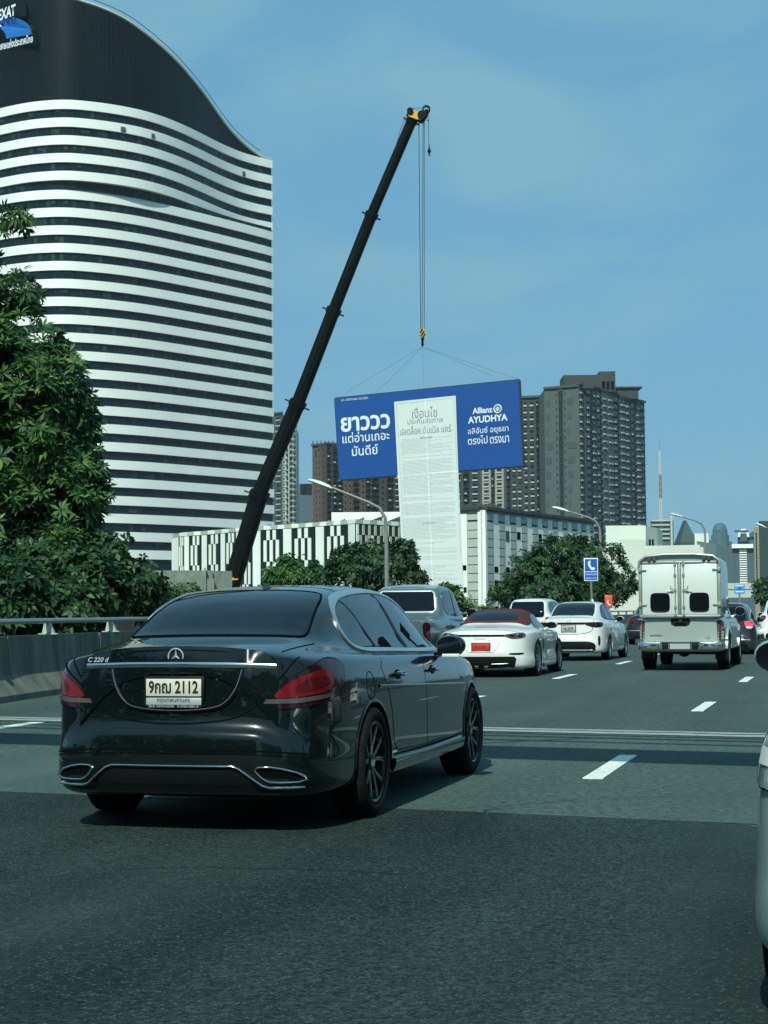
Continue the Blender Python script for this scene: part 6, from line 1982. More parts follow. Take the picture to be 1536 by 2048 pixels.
SUVP = [(0, 1), (.012, .93), (.028, .82), (.040, .68), (.046, .52), (.046, .38), (.056, .24), (.056, .12), (.03, .02), (-.05, 0)]
SUVR = [(0, 1), (.006, .93), (.012, .82), (.020, .70), (.030, .56), (.045, .46), (.095, .40), (.105, .26), (.085, .08), (-.03, 0)]
SALOON = dict(
    zb=.19, xr=.98, xf=3.60, r=.315, ra=.345, track=1.53, tw=.20, rim_r=.22,
    st=[(0.10, .60, .975, .50, 1.015, .36, 1.035, 1.045, -.07),
        (0.18, .72, .965, .56, 1.025, .40, 1.050, 1.062, -.07),
        (0.32, .775, .955, .60, 1.030, .43, 1.060, 1.075, -.06),
        (0.46, .80, .950, .63, 1.035, .48, 1.085, 1.098, -.05),
        (0.60, .808, .948, .65, 1.035, .50, 1.130, 1.145, -.05),
        (0.80, .814, .945, .665, 1.015, .52, 1.235, 1.255, -.06),
        (1.10, .820, .942, .690, .995, .545, 1.370, 1.390, -.07),
        (1.40, .824, .938, .705, .975, .555, 1.425, 1.448, -.04),
        (1.85, .826, .932, .715, .962, .560, 1.445, 1.474, 0),
        (2.25, .826, .925, .720, .952, .555, 1.430, 1.465, 0),
        (2.60, .826, .918, .722, .945, .54, 1.355, 1.400, .07),
        (2.95, .822, .910, .720, .938, .52, 1.170, 1.210, .10),
        (3.22, .818, .900, .705, .930, .50, 1.000, 1.020, .12),
        (3.40, .812, .890, .670, .915, .46, .945, .960, .12),
        (3.75, .795, .865, .62, .890, .42, .910, .920, .10),
        (4.10, .74, .800, .56, .825, .38, .840, .845, .10),
        (4.30, .64, .700, .46, .72, .32, .73, .735, .10),
        (4.37, .50, .62, .38, .64, .25, .645, .65, .08)],
    R=REAR, S=SIDE, F=FRNT, crease={'rear': .6, 'rows': {6: .25}, 'rail': (5, 12), 'railw': .15})

def scaled(T, L=1.0, W=1.0, H=1.0, **kw):
    N = dict(T)
    N['st'] = [(x * L, ws * W, .2 + (zs - .2) * H, g0y * W, .2 + (g0z - .2) * H, g1y * W, .2 + (g1z - .2) * H, .2 + (zc - .2) * H, bow) for x, ws, zs, g0y, g0z, g1y, g1z, zc, bow in T['st']]
    N['xr'] = T['xr'] * L; N['xf'] = T['xf'] * L; N['track'] = T['track'] * W
    N.update(kw)
    return N

HATCH = dict(
    zb=.20, xr=.80, xf=3.38, r=.32, ra=.355, track=1.53, tw=.21, rim_r=.22,
    st=[(0.10, .68, .985, .58, 1.04, .50, 1.10, 1.12, -.05),
        (0.16, .745, .980, .62, 1.06, .535, 1.20, 1.22, -.05),
        (0.24, .790, .975, .655, 1.06, .55, 1.34, 1.37, -.05),
        (0.32, .812, .970, .680, 1.05, .56, 1.455, 1.485, -.06),
        (0.46, .822, .966, .695, 1.04, .565, 1.495, 1.530, -.05),
        (0.85, .828, .960, .710, 1.02, .575, 1.520, 1.555, 0),
        (1.30, .832, .952, .722, .995, .582, 1.530, 1.570, 0),
        (1.80, .834, .945, .728, .975, .580, 1.520, 1.562, 0),
        (2.25, .834, .938, .730, .962, .568, 1.450, 1.500, .05),
        (2.60, .832, .930, .728, .955, .55, 1.290, 1.340, .09),
        (2.92, .828, .922, .715, .950, .52, 1.080, 1.110, .12),
        (3.15, .820, .912, .680, .945, .48, .990, 1.010, .12),
        (3.50, .80, .885, .63, .920, .43, .945, .955, .10),
        (3.85, .74, .810, .56, .84, .38, .855, .86, .10),
        (4.02, .62, .70, .46, .72, .30, .73, .735, .08)],
    R=SUVR, S=SUVP, F=FRNT, crease={'rear': .2, 'rows': {6: .2}, 'rail': (3, 9), 'railw': .15})

def dlo_panels(B, root, dlo, splits, off=.006, glass=None, surround=None, sides=('right', 'left'), w=.02, it=1):
    """side window band, cut by pillars (tops, bottoms)"""
    for v in sides:
        B.panel('side_window', smooth_poly(dlo, it, True, .3), v, glass or M['glass2'], root, off=off, step=.09)
        for (xt, zt, xb, zb, ww) in splits:
            B.ribbon('pillar', [(xt, zt), (xb, zb)], v, ww, M['trim'], root, off=off + .003, step=.1)
        if surround:
            B.ribbon('window_surround', smooth_poly(dlo, it, True, .3), v, w, surround, root, off=off + .002, closed=True)

def doors(B, root, polys, paint, handles, sides=('right', 'left'), hm=None):
    for v in sides:
        sgn = -1 if v == 'right' else 1
        for d, (hx, hz) in zip(polys, handles):
            o = B.panel('door', d, v, paint, root, off=.0025, step=.08, depth=.006)
            B.ribbon('door_seam', d, v, .012, M['gap'], o, off=.001, depth=.006, closed=True)
            hp, _ = B.hit(v, hx, hz, .03)
            MB().tube([(hx - .09, hp.y - sgn * .02, hz), (hx - .07, hp.y, hz), (hx + .07, hp.y, hz), (hx + .09, hp.y - sgn * .02, hz)], .013, 6).build('door_handle', hm or paint, o, smooth=True)

def lamp_pair(B, root, pts, mats, view='rear', off=.010, name='tail_lamp', it=1, sides=(1, -1), lens=None):
    for s in sides:
        o = B.panel(name, smooth_poly([(a * s, b) for a, b in pts], it), view, mats, root, off=off, step=.05, depth=.02)
        if lens:
            for lp, lm in lens:
                B.panel('lamp_lens', smooth_poly([(a * s, b) for a, b in lp], it), view, lm, o, off=off + .004, step=.05)

def white_saloon():
    T = scaled(SALOON, 4.43 / 4.42, 1.74 / 1.74, 1.0)
    root = car_root('sedan', 4.50, 43.0, 16.5, 'white four-door saloon ahead of the open-top sports car, with dark slim tail lamps', 'car')
    me = car_surface(T, [M['white_paint'], M['trim']], [(T['xr'], T['r'], T['ra']), (T['xf'], T['r'], T['ra'])], 2)
    B = Body(me); link('body', me, [M['white_paint'], M['trim']], root, True, 35)
    wheels(root, dict(rim=M['rim_silver'], style='five'), T)
    B.panel('rear_window', [(.50, -.52), (.75, -.52), (1.08, -.48), (1.25, -.42), (1.28, 0), (1.25, .42), (1.08, .48), (.75, .52), (.50, .52), (.45, 0)], 'top', M['glass'], root, off=.005, step=.09)
    B.panel('windscreen', [(2.68, -.48), (2.98, -.53), (3.25, -.54), (3.30, 0), (3.25, .54), (2.98, .53), (2.68, .48), (2.72, 0)], 'top', M['glass'], root, off=.005, step=.1)
    dlo_panels(B, root, [(.98, 1.03), (1.08, 1.22), (1.30, 1.34), (1.80, 1.39), (2.30, 1.37), (2.68, 1.25), (3.10, 1.0), (3.0, .985), (1.9, 1.0)],
               [(1.22, 1.32, 1.38, 1.02, .03), (1.92, 1.39, 2.05, 1.0, .05)], surround=M['trim'])
    doors(B, root, [[(1.36, .96), (2.06, .945), (2.06, .36), (1.42, .36), (1.30, .60), (1.16, .80)], [(2.075, .944), (3.05, .925), (3.16, .80), (3.14, .40), (3.08, .36), (2.075, .36)]],
          M['white_paint'], [(1.48, .86), (2.25, .85)])
    lamp_pair(B, root, [(.36, .935), (.40, .945), (.74, .95), (.80, .92), (.78, .83), (.62, .815), (.42, .875)], M['lamp_dark'],
              lens=[([(.46, .91), (.72, .92), (.72, .87), (.52, .875)], M['lamp_dark'])])
    B.panel('lamp_garnish', [(-.40, .945), (.40, .945), (.38, .895), (-.38, .895)], 'rear', M['lamp_dark'], root, off=.012, step=.06)
    p, _ = B.hit('rear', 0, .79, 0)
    plate(B, root, (p.x - .012, 0, .79), .34, .15, M['plate_silver'], [("ขธ 3978", .01, .24, .07), ("กรุงเทพมหานคร", -.05, .18, .03)])
    B.ribbon('boot_seam', smooth_poly([(-.60, .99), (-.58, .72), (-.3, .655), (.3, .655), (.58, .72), (.60, .99)], 2, False), 'rear', .012, M['gap'], root, off=.002)
    ep, _ = B.hit('rear', 0, .975, .006)
    MB().tube([(ep.x - .004, .05 * math.cos(a), .985 + .03 * math.sin(a)) for a in np.linspace(0, 6.283, 20)[:-1]], .005, 6, closed=True).tube([(ep.x - .006, .028 * math.cos(a), .985 + .03 * math.sin(a)) for a in np.linspace(0, 6.283, 16)[:-1]], .004, 6, closed=True).build('badge', M['chrome'], root, smooth=True)
    B.panel('bumper_insert', smooth_poly([(-.66, .42), (-.50, .48), (.50, .48), (.66, .42), (.64, .23), (-.64, .23)], 1), 'rear', M['trim'], root, off=.008, step=.07)
    for s in (1, -1):
        B.panel('bumper_vent', smooth_poly([(s * .70, .60), (s * .745, .62), (s * .755, .40), (s * .71, .36)], 1), 'rear', M['trim'], root, off=.010, step=.05)
        hp, _ = B.hit('left' if s > 0 else 'right', 2.85, .95, 0)
        mirror_part(root, 2.72, hp.y + s * .11, 1.01, s, M['white_paint'], M['glass'], False, .20, .14)
    one_box('underbody', (2.2, 0, .25), (3.5, 1.0, .12), M['trim'], root)
    return root
ws = white_saloon()
# unseen saloons added beyond the right edge for the dark car's paint to reflect
for (x_, y_, lb_) in ((8.2, 14.6, 'unseen white four-door saloon added right of the picture edge for reflections, nearest of two'), (13.6, 27.5, 'unseen white four-door saloon added farther ahead, right of the picture edge, for reflections')):
    c_ = copy_tree(ws); c_.location = (x_, y_, 0); c_['label'] = lb_

def dark_saloon():
    T = scaled(SALOON, 1.05, 1.03, 1.0)
    root = car_root('sedan', 9.35, 62.0, 17, 'black saloon far ahead, half hidden by the left side of the boxy canopy truck', 'car')
    me = car_surface(T, [M['black_paint'], M['trim']], [(T['xr'], T['r'], T['ra']), (T['xf'], T['r'], T['ra'])], 2)
    B = Body(me); link('body', me, [M['black_paint'], M['trim']], root, True, 35)
    wheels(root, dict(style='five'), T)
    B.panel('rear_window', [(.52, -.52), (1.1, -.48), (1.28, -.42), (1.28, .42), (1.1, .48), (.52, .52)], 'top', M['glass'], root, off=.005, step=.1)
    dlo_panels(B, root, [(1.02, 1.03), (1.13, 1.22), (1.36, 1.34), (1.9, 1.39), (2.40, 1.37), (2.8, 1.25), (3.2, 1.0)], [(2.0, 1.39, 2.15, 1.0, .05)])
    lamp_pair(B, root, [(.42, .92), (.78, .93), (.80, .82), (.45, .83)], M['lamp_red'])
    p, _ = B.hit('rear', 0, .80, 0)
    plate(B, root, (p.x - .012, 0, .80), .34, .15, M['plate_silver'], [("1กข 245", .01, .24, .06)])
    B.ribbon('bumper_crease', [(-.7, .50), (.7, .50)], 'rear', .03, M['satin'], root, off=.008)
    B.ribbon('boot_chrome_strip', [(-.42, .90), (.42, .90)], 'rear', .025, M['satin'], root, off=.008)
dark_saloon()

# open sports car with a closed red canvas roof
ROADSTER = dict(
    zb=.16, xr=.98, xf=3.45, r=.345, ra=.375, track=1.59, tw=.25, rim_r=.255,
    st=[(0.10, .60, .815, .48, .835, .34, .850, .858, -.08),
        (0.20, .76, .830, .56, .862, .40, .885, .895, -.08),
        (0.42, .85, .850, .62, .890, .42, .915, .930, -.06),
        (0.75, .885, .865, .66, .910, .44, .945, .960, -.05),
        (1.00, .895, .870, .68, .920, .46, .970, .985, -.04),
        (1.18, .895, .870, .69, .925, .50, 1.050, 1.070, -.05),
        (1.50, .885, .865, .70, .915, .52, 1.175, 1.205, -.06),
        (1.85, .870, .860, .70, .895, .53, 1.235, 1.270, -.02),
        (2.20, .860, .855, .70, .885, .53, 1.240, 1.280, 0),
        (2.55, .860, .850, .71, .875, .52, 1.170, 1.215, .06),
        (2.90, .865, .848, .72, .870, .50, 1.000, 1.040, .10),
        (3.15, .870, .845, .71, .865, .47, .880, .900, .12),
        (3.45, .865, .835, .68, .850, .42, .820, .820, .10),
        (3.90, .80, .740, .60, .745, .38, .72, .72, .12),
        (4.20, .66, .60, .46, .61, .30, .60, .60, .12),
        (4.30, .50, .52, .36, .53, .25, .52, .52, .10)],
    R=[(0, 1), (.014, .95), (.030, .85), (.045, .74), (.065, .62), (.085, .50), (.095, .42), (.085, .26), (.06, .08), (-.03, 0)],
    S=[(0, 1), (.010, .93), (.016, .82), (.016, .68), (.010, .52), (.012, .38), (.030, .24), (.036, .12), (.015, .02), (-.05, 0)],
    F=FRNT, crease={'rear': .3, 'rows': {6: .3}, 'rail': (5, 10), 'railw': .1}, tumble=.02)

def roadster():
    T = ROADSTER
    root = car_root('sports_car', 1.80, 32.8, 15, 'white two-seat sports car with a dark red canvas roof and a red number plate', 'sports car')
    me = car_surface(T, [M['white_paint'], M['trim']], [(T['xr'], T['r'], T['ra']), (T['xf'], T['r'], T['ra'])], 3)
    B = Body(me); link('body', me, [M['white_paint'], M['trim']], root, True, 35)
    wheels(root, dict(rim=M['rim_silver'], style='ten'), T)
    roof = smooth_poly([(1.05, -.40), (1.10, -.64), (1.40, -.665), (1.9, -.62), (2.45, -.56), (2.52, -.50), (2.56, 0), (2.52, .50), (2.45, .56), (1.9, .62), (1.40, .665), (1.10, .64), (1.05, .40), (1.00, 0)], 1)
    rf = B.panel('canvas_roof', roof, 'top', M['soft_top'], root, off=.014, step=.08, depth=.03)
    for x_ in (1.62, 1.98): B.ribbon('roof_bow', [(x_, -.56), (x_ - .01, 0), (x_, .56)], 'top', .03, M['soft_top'], rf, off=.018)
    B.panel('rear_window', smooth_poly([(1.12, -.36), (1.18, -.47), (1.50, -.43), (1.56, -.36), (1.58, 0), (1.56, .36), (1.50, .43), (1.18, .47), (1.12, .36), (1.10, 0)], 1), 'top', M['glass'], rf, off=.020, step=.08)
    for v in ('right', 'left'):
        B.panel('side_window', smooth_poly([(1.62, .93), (1.72, 1.10), (1.90, 1.165), (2.30, 1.165), (2.62, 1.04), (2.90, .90), (2.0, .905)], 1), v, M['glass2'], root, off=.018, step=.07)
    B.panel('windscreen', [(2.62, -.48), (3.12, -.60), (3.2, 0), (3.12, .60), (2.62, .48), (2.68, 0)], 'top', M['glass'], root, off=.005, step=.1)
    doors(B, root, [[(1.72, .86), (2.95, .845), (2.98, .60), (2.90, .34), (1.85, .34), (1.74, .55)]], M['white_paint'], [(1.90, .78)])
    for v in ('right', 'left'):
        B.panel('side_intake', smooth_poly([(1.45, .72), (1.68, .66), (1.66, .46), (1.56, .50)], 1), v, M['trim'], root, off=.004, step=.06)
        B.ribbon('side_skirt', [(1.46, .21), (2.95, .21)], v, .06, M['white_paint'], root, off=.02, depth=.03)
    lamp_pair(B, root, [(.42, .800), (.52, .812), (.74, .835), (.80, .800), (.76, .735), (.58, .715), (.44, .765)], M['lamp_grey'],
              lens=[([(.50, .79), (.62, .80), (.62, .745), (.52, .755)], M['lamp_dark']), ([(.65, .80), (.74, .81), (.75, .76), (.66, .75)], M['lamp_dark'])])
    B.panel('light_strip', [(-.56, .800), (.56, .800), (.56, .765), (-.56, .765)], 'rear', M['gap'], root, off=.010, step=.07)
    sp, _ = B.hit('rear', 0, .83, .003)
    place_text('rear_lettering', "PORSCHE", (sp.x - .012, 0, .783), (0, -1, 0), (0, 0, 1), M['satin'], root, .40, .026, bold=.01)
    sp, _ = B.hit('rear', 0, .725, .003)
    place_text('rear_lettering', "718 Boxster", (sp.x - .012, .02, .727), (0, -1, 0), (0, 0, 1), M['satin'], root, .22, .028, bold=.0)
    B.ribbon('brake_light_strip', [(.42, -.22), (.40, 0), (.42, .22)], 'top', .02, M['gap'], root, off=.003)
    B.ribbon('spoiler_seam', [(.20, -.66), (.16, -.40), (.14, 0), (.16, .40), (.20, .66)], 'top', .012, M['gap'], root, off=.002)
    p, _ = B.hit('rear', 0, .575, 0)
    B.ribbon('plate_recess_edge', smooth_poly([(-.34, .67), (-.27, .48), (.27, .48), (.34, .67)], 1, False), 'rear', .012, M['white_paint'], root, off=.010)
    plate(B, root, (p.x - .016, 0, .565), .335, .145, M['plate_red'], [("ก-1102", .005, .22, .07)], txt=M['ink_red'])
    B.panel('diffuser', smooth_poly([(-.66, .395), (.66, .395), (.60, .16), (.4, .14), (-.4, .14), (-.60, .16)], 1), 'rear', M['trim'], root, off=.010, step=.06)
    for s in (1, -1):
        B.panel('bumper_vent', smooth_poly([(s * .50, .455), (s * .78, .465), (s * .74, .425), (s * .54, .425)], 1), 'rear', M['gap'], root, off=.008, step=.06)
        B.ribbon('diffuser_edge', [(s * .20, .26), (s * .50, .27)], 'rear', .012, M['satin'], root, off=.02)
        hp, _ = B.hit('left' if s > 0 else 'right', 2.70, .87, 0)
        mirror_part(root, 2.62, hp.y + s * .13, .955, s, M['white_paint'], M['glass'], False, .21, .14)
        MB().tube([(p.x + .02, s * .09, .235), (p.x + .12, s * .09, .235)], .045, 14).build('exhaust_tip', M['chrome'], root, smooth=True)
    one_box('underbody', (2.2, 0, .22), (3.4, 1.0, .12), M['trim'], root)
roadster()

def hatch(T, root, paint, glassm, lamps=None, mirr=.11, rails=False, style='five', plate_txt=None, full=True, top=None):
    me = car_surface(T, [paint, M['trim']], [(T['xr'], T['r'], T['ra']), (T['xf'], T['r'], T['ra'])], 2)
    B = Body(me); link('body', me, [paint, M['trim']], root, True, 35)
    wheels(root, dict(rim=M['rim_silver'], style=style), T)
    H = T['st'][5][7]
    zt = H - .13
    B.panel('rear_window', smooth_poly([(-.60, 1.06), (-.54, zt), (.54, zt), (.60, 1.06), (.52, 1.02), (-.52, 1.02)], 1), 'rear', glassm, root, off=.022, step=.05)
    B.ribbon('roof_spoiler', [(.40, -.52), (.36, 0), (.40, .52)], 'top', .10, paint, root, off=.02, depth=.03)
    x1 = T['st'][9][0]
    dlo_panels(B, root, [(.42, 1.10), (.46, zt - .04), (1.2, H - .09), (1.9, H - .12), (x1 - .1, H - .33), (x1 + .45, 1.02), (1.6, 1.03)],
               [(.98, H - .12, 1.05, 1.06, .05), (1.72, H - .12, 1.80, 1.03, .05)])
    doors(B, root, [[(1.08, .96), (1.82, .945), (1.82, .36), (1.20, .36), (1.08, .60)], [(1.835, .944), (2.85, .925), (2.92, .80), (2.90, .40), (2.84, .36), (1.835, .36)]],
          paint, [(1.2, .87), (2.0, .86)])
    if rails:
        for s in (1, -1):
            MB().tube([(.6, s * .56, H - .03), (.75, s * .565, H + .035), (2.0, s * .555, H + .03), (2.15, s * .55, H - .04)], .016, 6).build('roof_rail', M['satin'], root, smooth=True)
    for s in (1, -1):
        hp, _ = B.hit('left' if s > 0 else 'right', x1, .96, 0)
        mirror_part(root, x1 - .05, hp.y + s * mirr, 1.04, s, paint, M['glass'], False, .21, .15)
    B.panel('bumper_insert', smooth_poly([(-.66, .40), (-.50, .46), (.50, .46), (.66, .40), (.64, .23), (-.64, .23)], 1), 'rear', M['trim'], root, off=.008, step=.07)
    return B

def silver_suv_white():
    T = scaled(HATCH, 4.6 / 4.1, 1.07, 1.08)
    T['r'], T['ra'] = .35, .385
    root = car_root('suv', 4.85, 60.0, 17, 'white SUV showing above the red canvas roof of the white sports car', 'suv')
    B = hatch(T, root, M['white_paint'], M['glass'], style='five')
    lamp_pair(B, root, [(.62, 1.02), (.80, 1.02), (.80, .86), (.66, .88)], M['lamp_red'])
    B.ribbon('window_brace', [(.0, 1.54), (.0, 1.44)], 'rear', .12, M['trim'], root, off=.012)
    p, _ = B.hit('rear', 0, .75, 0)
    plate(B, root, (p.x - .012, 0, .78), .34, .15, M['plate_silver'], [("4กค 881", .01, .24, .06)])
silver_suv_white()

def grey_hatch():
    T = scaled(HATCH, 4.3 / 4.1, 1.02, .97)
    root = car_root('hatchback', 9.25, 48.0, 15.5, 'dark grey hatchback with a lit brake lamp, just right of the canopy truck', 'car', z=-.10)
    B = hatch(T, root, M['grey_paint'], M['glass'], style='five')
    lamp_pair(B, root, [(.56, .985), (.62, 1.00), (.78, .99), (.80, .93), (.77, .82), (.62, .84)], M['lamp_lit'],
              lens=[([(.60, .87), (.78, .86), (.76, .80), (.62, .81)], M['lamp_head'])])
    p, _ = B.hit('rear', 0, .72, 0)
    plate(B, root, (p.x - .012, 0, .76), .34, .15, M['plate_silver'], [("7กฉ 530", .01, .24, .06)])
    B.ribbon('bumper_crease', [(-.72, .50), (.72, .50)], 'rear', .03, M['satin'], root, off=.008)
grey_hatch()

def white_suv_right():
    T = scaled(HATCH, 4.6 / 4.1, 1.06, 1.06)
    T['r'], T['ra'] = .35, .385
    root = car_root('suv', 13.25, 58.0, 16, 'white SUV with silver roof rails at the right edge of the picture', 'suv')
    B = hatch(T, root, M['white_paint'], M['glass'], rails=True)
    lamp_pair(B, root, [(.62, 1.02), (.80, 1.02), (.80, .86), (.66, .88)], M['lamp_red'])
    p, _ = B.hit('rear', 0, .78, 0)
    plate(B, root, (p.x - .012, 0, .80), .34, .15, M['plate_silver'], [("2ขจ 19", .01, .24, .06)])
white_suv_right()

def near_silver_car():
    T = scaled(HATCH, 4.3 / 4.1, 1.03, .88)
    root = car_root('hatchback', 1.875, 4.80, 16.5, 'pale silver-green car cut off by the right edge in the foreground, showing a clear lamp', 'car')
    B = hatch(T, root, M['silver_green'], M['glass'], style='seven', mirr=.272)
    for s, v45 in ((-1, 'rr'), (1, 'rl')):
        D, U, V = VIEWS[v45]
        def uv(pts):
            out = []
            for k, a, z in pts:
                h = B.hit('rear', s * a, z, 0)[0] if k == 'r' else B.hit('left' if s > 0 else 'right', a, z, 0)[0]
                out.append((h.dot(U), z))
            return out
        lo = B.panel('tail_lamp', smooth_poly(uv([('r', .50, .73), ('r', .52, .82), ('r', .64, .87), ('s', .30, .875), ('s', .44, .85), ('s', .42, .77), ('s', .34, .715), ('r', .68, .70)]), 1), v45, M['lamp_clear'], root, off=.012, step=.04, depth=.02)
        B.panel('lamp_reflector', uv([('r', .60, .78), ('r', .62, .83), ('r', .70, .84), ('r', .70, .78)]), v45, M['lamp_head'], lo, off=.017, step=.04)
        B.panel('lamp_reflector', uv([('r', .715, .775), ('r', .725, .825), ('s', .32, .83), ('s', .32, .78)]), v45, M['lamp_head'], lo, off=.017, step=.04)
        B.ribbon('lamp_seam', smooth_poly(uv([('r', .50, .73), ('r', .52, .82), ('r', .64, .87), ('s', .30, .875), ('s', .44, .85), ('s', .42, .77), ('s', .34, .715), ('r', .68, .70)]), 1), v45, .008, M['gap'], lo, off=.010, closed=True)
    p, _ = B.hit('rear', 0, .72, 0)
    plate(B, root, (p.x - .012, 0, .76), .34, .15, M['plate_silver'], [("5กท 62", .01, .24, .06)])
near_silver_car()

M['lamp_bright'] = mat('bright_red_lens', (0.45, 0.012, 0.02), 0.2, coat=.5, noise=.15, nscale=20)
# double-cab pick-up: load bed low behind a cab
PICKUP = dict(
    zb=.38, xr=1.22, xf=4.35, r=.385, ra=.43, track=1.56, tw=.25, rim_r=.235,
    st=[(0.12, .76, 1.06, .68, 1.075, .50, 1.08, 1.08, -.02),
        (0.20, .82, 1.06, .72, 1.085, .52, 1.09, 1.09, -.01),
        (0.60, .845, 1.07, .74, 1.095, .54, 1.10, 1.10, 0),
        (1.20, .850, 1.08, .75, 1.105, .55, 1.11, 1.11, 0),
        (1.60, .850, 1.08, .75, 1.11, .58, 1.13, 1.13, 0),
        (1.70, .850, 1.08, .755, 1.12, .64, 1.42, 1.42, 0),
        (1.80, .850, 1.08, .755, 1.12, .63, 1.67, 1.70, 0),
        (2.00, .852, 1.08, .76, 1.11, .63, 1.73, 1.77, 0),
        (2.50, .855, 1.08, .765, 1.105, .64, 1.75, 1.80, 0),
        (3.00, .855, 1.07, .77, 1.10, .63, 1.73, 1.78, 0),
        (3.25, .855, 1.06, .77, 1.09, .61, 1.64, 1.70, .06),
        (3.60, .855, 1.05, .77, 1.075, .58, 1.38, 1.43, .10),
        (3.88, .855, 1.04, .75, 1.065, .54, 1.14, 1.17, .12),
        (4.10, .850, 1.03, .70, 1.055, .48, 1.08, 1.10, .12),
        (4.60, .83, .98, .64, 1.01, .42, 1.04, 1.05, .10),
        (5.00, .77, .86, .56, .90, .38, .92, .93, .10),
        (5.15, .62, .76, .44, .78, .28, .79, .80, .08)],
    R=[(0, 1), (.004, .93), (.004, .80), (.004, .66), (.006, .54), (.010, .40), (.012, .30), (.010, .20), (.0, .10), (-.05, 0)],
    S=[(0, 1), (.010, .92), (.024, .82), (.030, .68), (.030, .52), (.028, .38), (.034, .24), (.034, .12), (.02, .02), (-.05, 0)],
    F=FRNT, crease={'rear': .6, 'rows': {1: .1}, 'rail': (5, 11), 'railw': .3})

def pickup_common(root, T, paint, style='five'):
    me = car_surface(T, [paint, M['trim']], [(T['xr'], T['r'] + .02, T['ra']), (T['xf'], T['r'] + .02, T['ra'])], 2)
    B = Body(me); link('body', me, [paint, M['trim']], root, True, 35)
    wheels(root, dict(rim=M['rim_silver'], style=style), T)
    for v in ('right', 'left'):
        for x in (T['xr'], T['xf']):
            pts = [(x + (T['ra'] + .02) * math.cos(a), T['r'] + .02 + (T['ra'] + .02) * math.sin(a)) for a in np.linspace(R(-5), R(185), 22)]
            B.ribbon('wheel_flare', pts, v, .07, paint, root, off=.028, depth=.03)
    dlo_panels(B, root, [(1.86, 1.18), (1.90, 1.56), (2.05, 1.66), (3.0, 1.66), (3.25, 1.56), (3.72, 1.16), (3.6, 1.14), (2.8, 1.15)], [(2.70, 1.68, 2.74, 1.14, .06)])
    B.panel('windscreen', [(3.32, -.55), (3.90, -.66), (3.98, 0), (3.90, .66), (3.32, .55), (3.38, 0)], 'top', M['glass'], root, off=.006, step=.1)
    doors(B, root, [[(1.90, 1.08), (2.74, 1.075), (2.74, .46), (2.0, .46), (1.86, .66)], [(2.755, 1.075), (3.75, 1.04), (3.86, .90), (3.82, .50), (3.76, .46), (2.755, .46)]],
          paint, [(2.0, .97), (2.9, .96)], hm=M['chrome'])
    for s in (1, -1):
        hp, _ = B.hit('left' if s > 0 else 'right', 3.4, 1.06, 0)
        mirror_part(root, 3.40, hp.y + s * .15, 1.20, s, M['chrome'], M['glass'], False, .22, .20)
        one_box('mud_flap', (T['xr'] - .44, s * .76, .42), (.02, .26, .42), M['trim'], root, bevel=.004)
    one_box('underbody', (2.4, 0, .42), (4.2, .9, .18), M['trim'], root)
    MB().tube([(T['xr'], -.7, .40), (T['xr'], .7, .40)], .06, 10).lathe([(.001, -.12), (.12, -.08), (.15, 0), (.12, .08), (.001, .12)], 16, 'x', (T['xr'], .05, .40)).build('rear_axle', M['trim'], root, smooth=True)
    return B

def rear_bumper(root, matl, z=.52, w=.90):
    m = MB()
    P = [(.10, w), (-.02, w - .03), (-.08, w - .16), (-.09, .46), (-.06, .42), (-.06, -.42), (-.09, -.46), (-.08, -w + .16), (-.02, -w + .03), (.10, -w), (.12, -w + .05), (.12, w - .05)]
    m.prism(P, z - .075, z + .075, lambda u, v, h: (u, v, h))
    b = m.build('rear_bumper', matl, root, bevel=.02)
    one_box('bumper_step', (-.05, 0, z + .077), (.12, .80, .012), M['trim'], b)
    return b

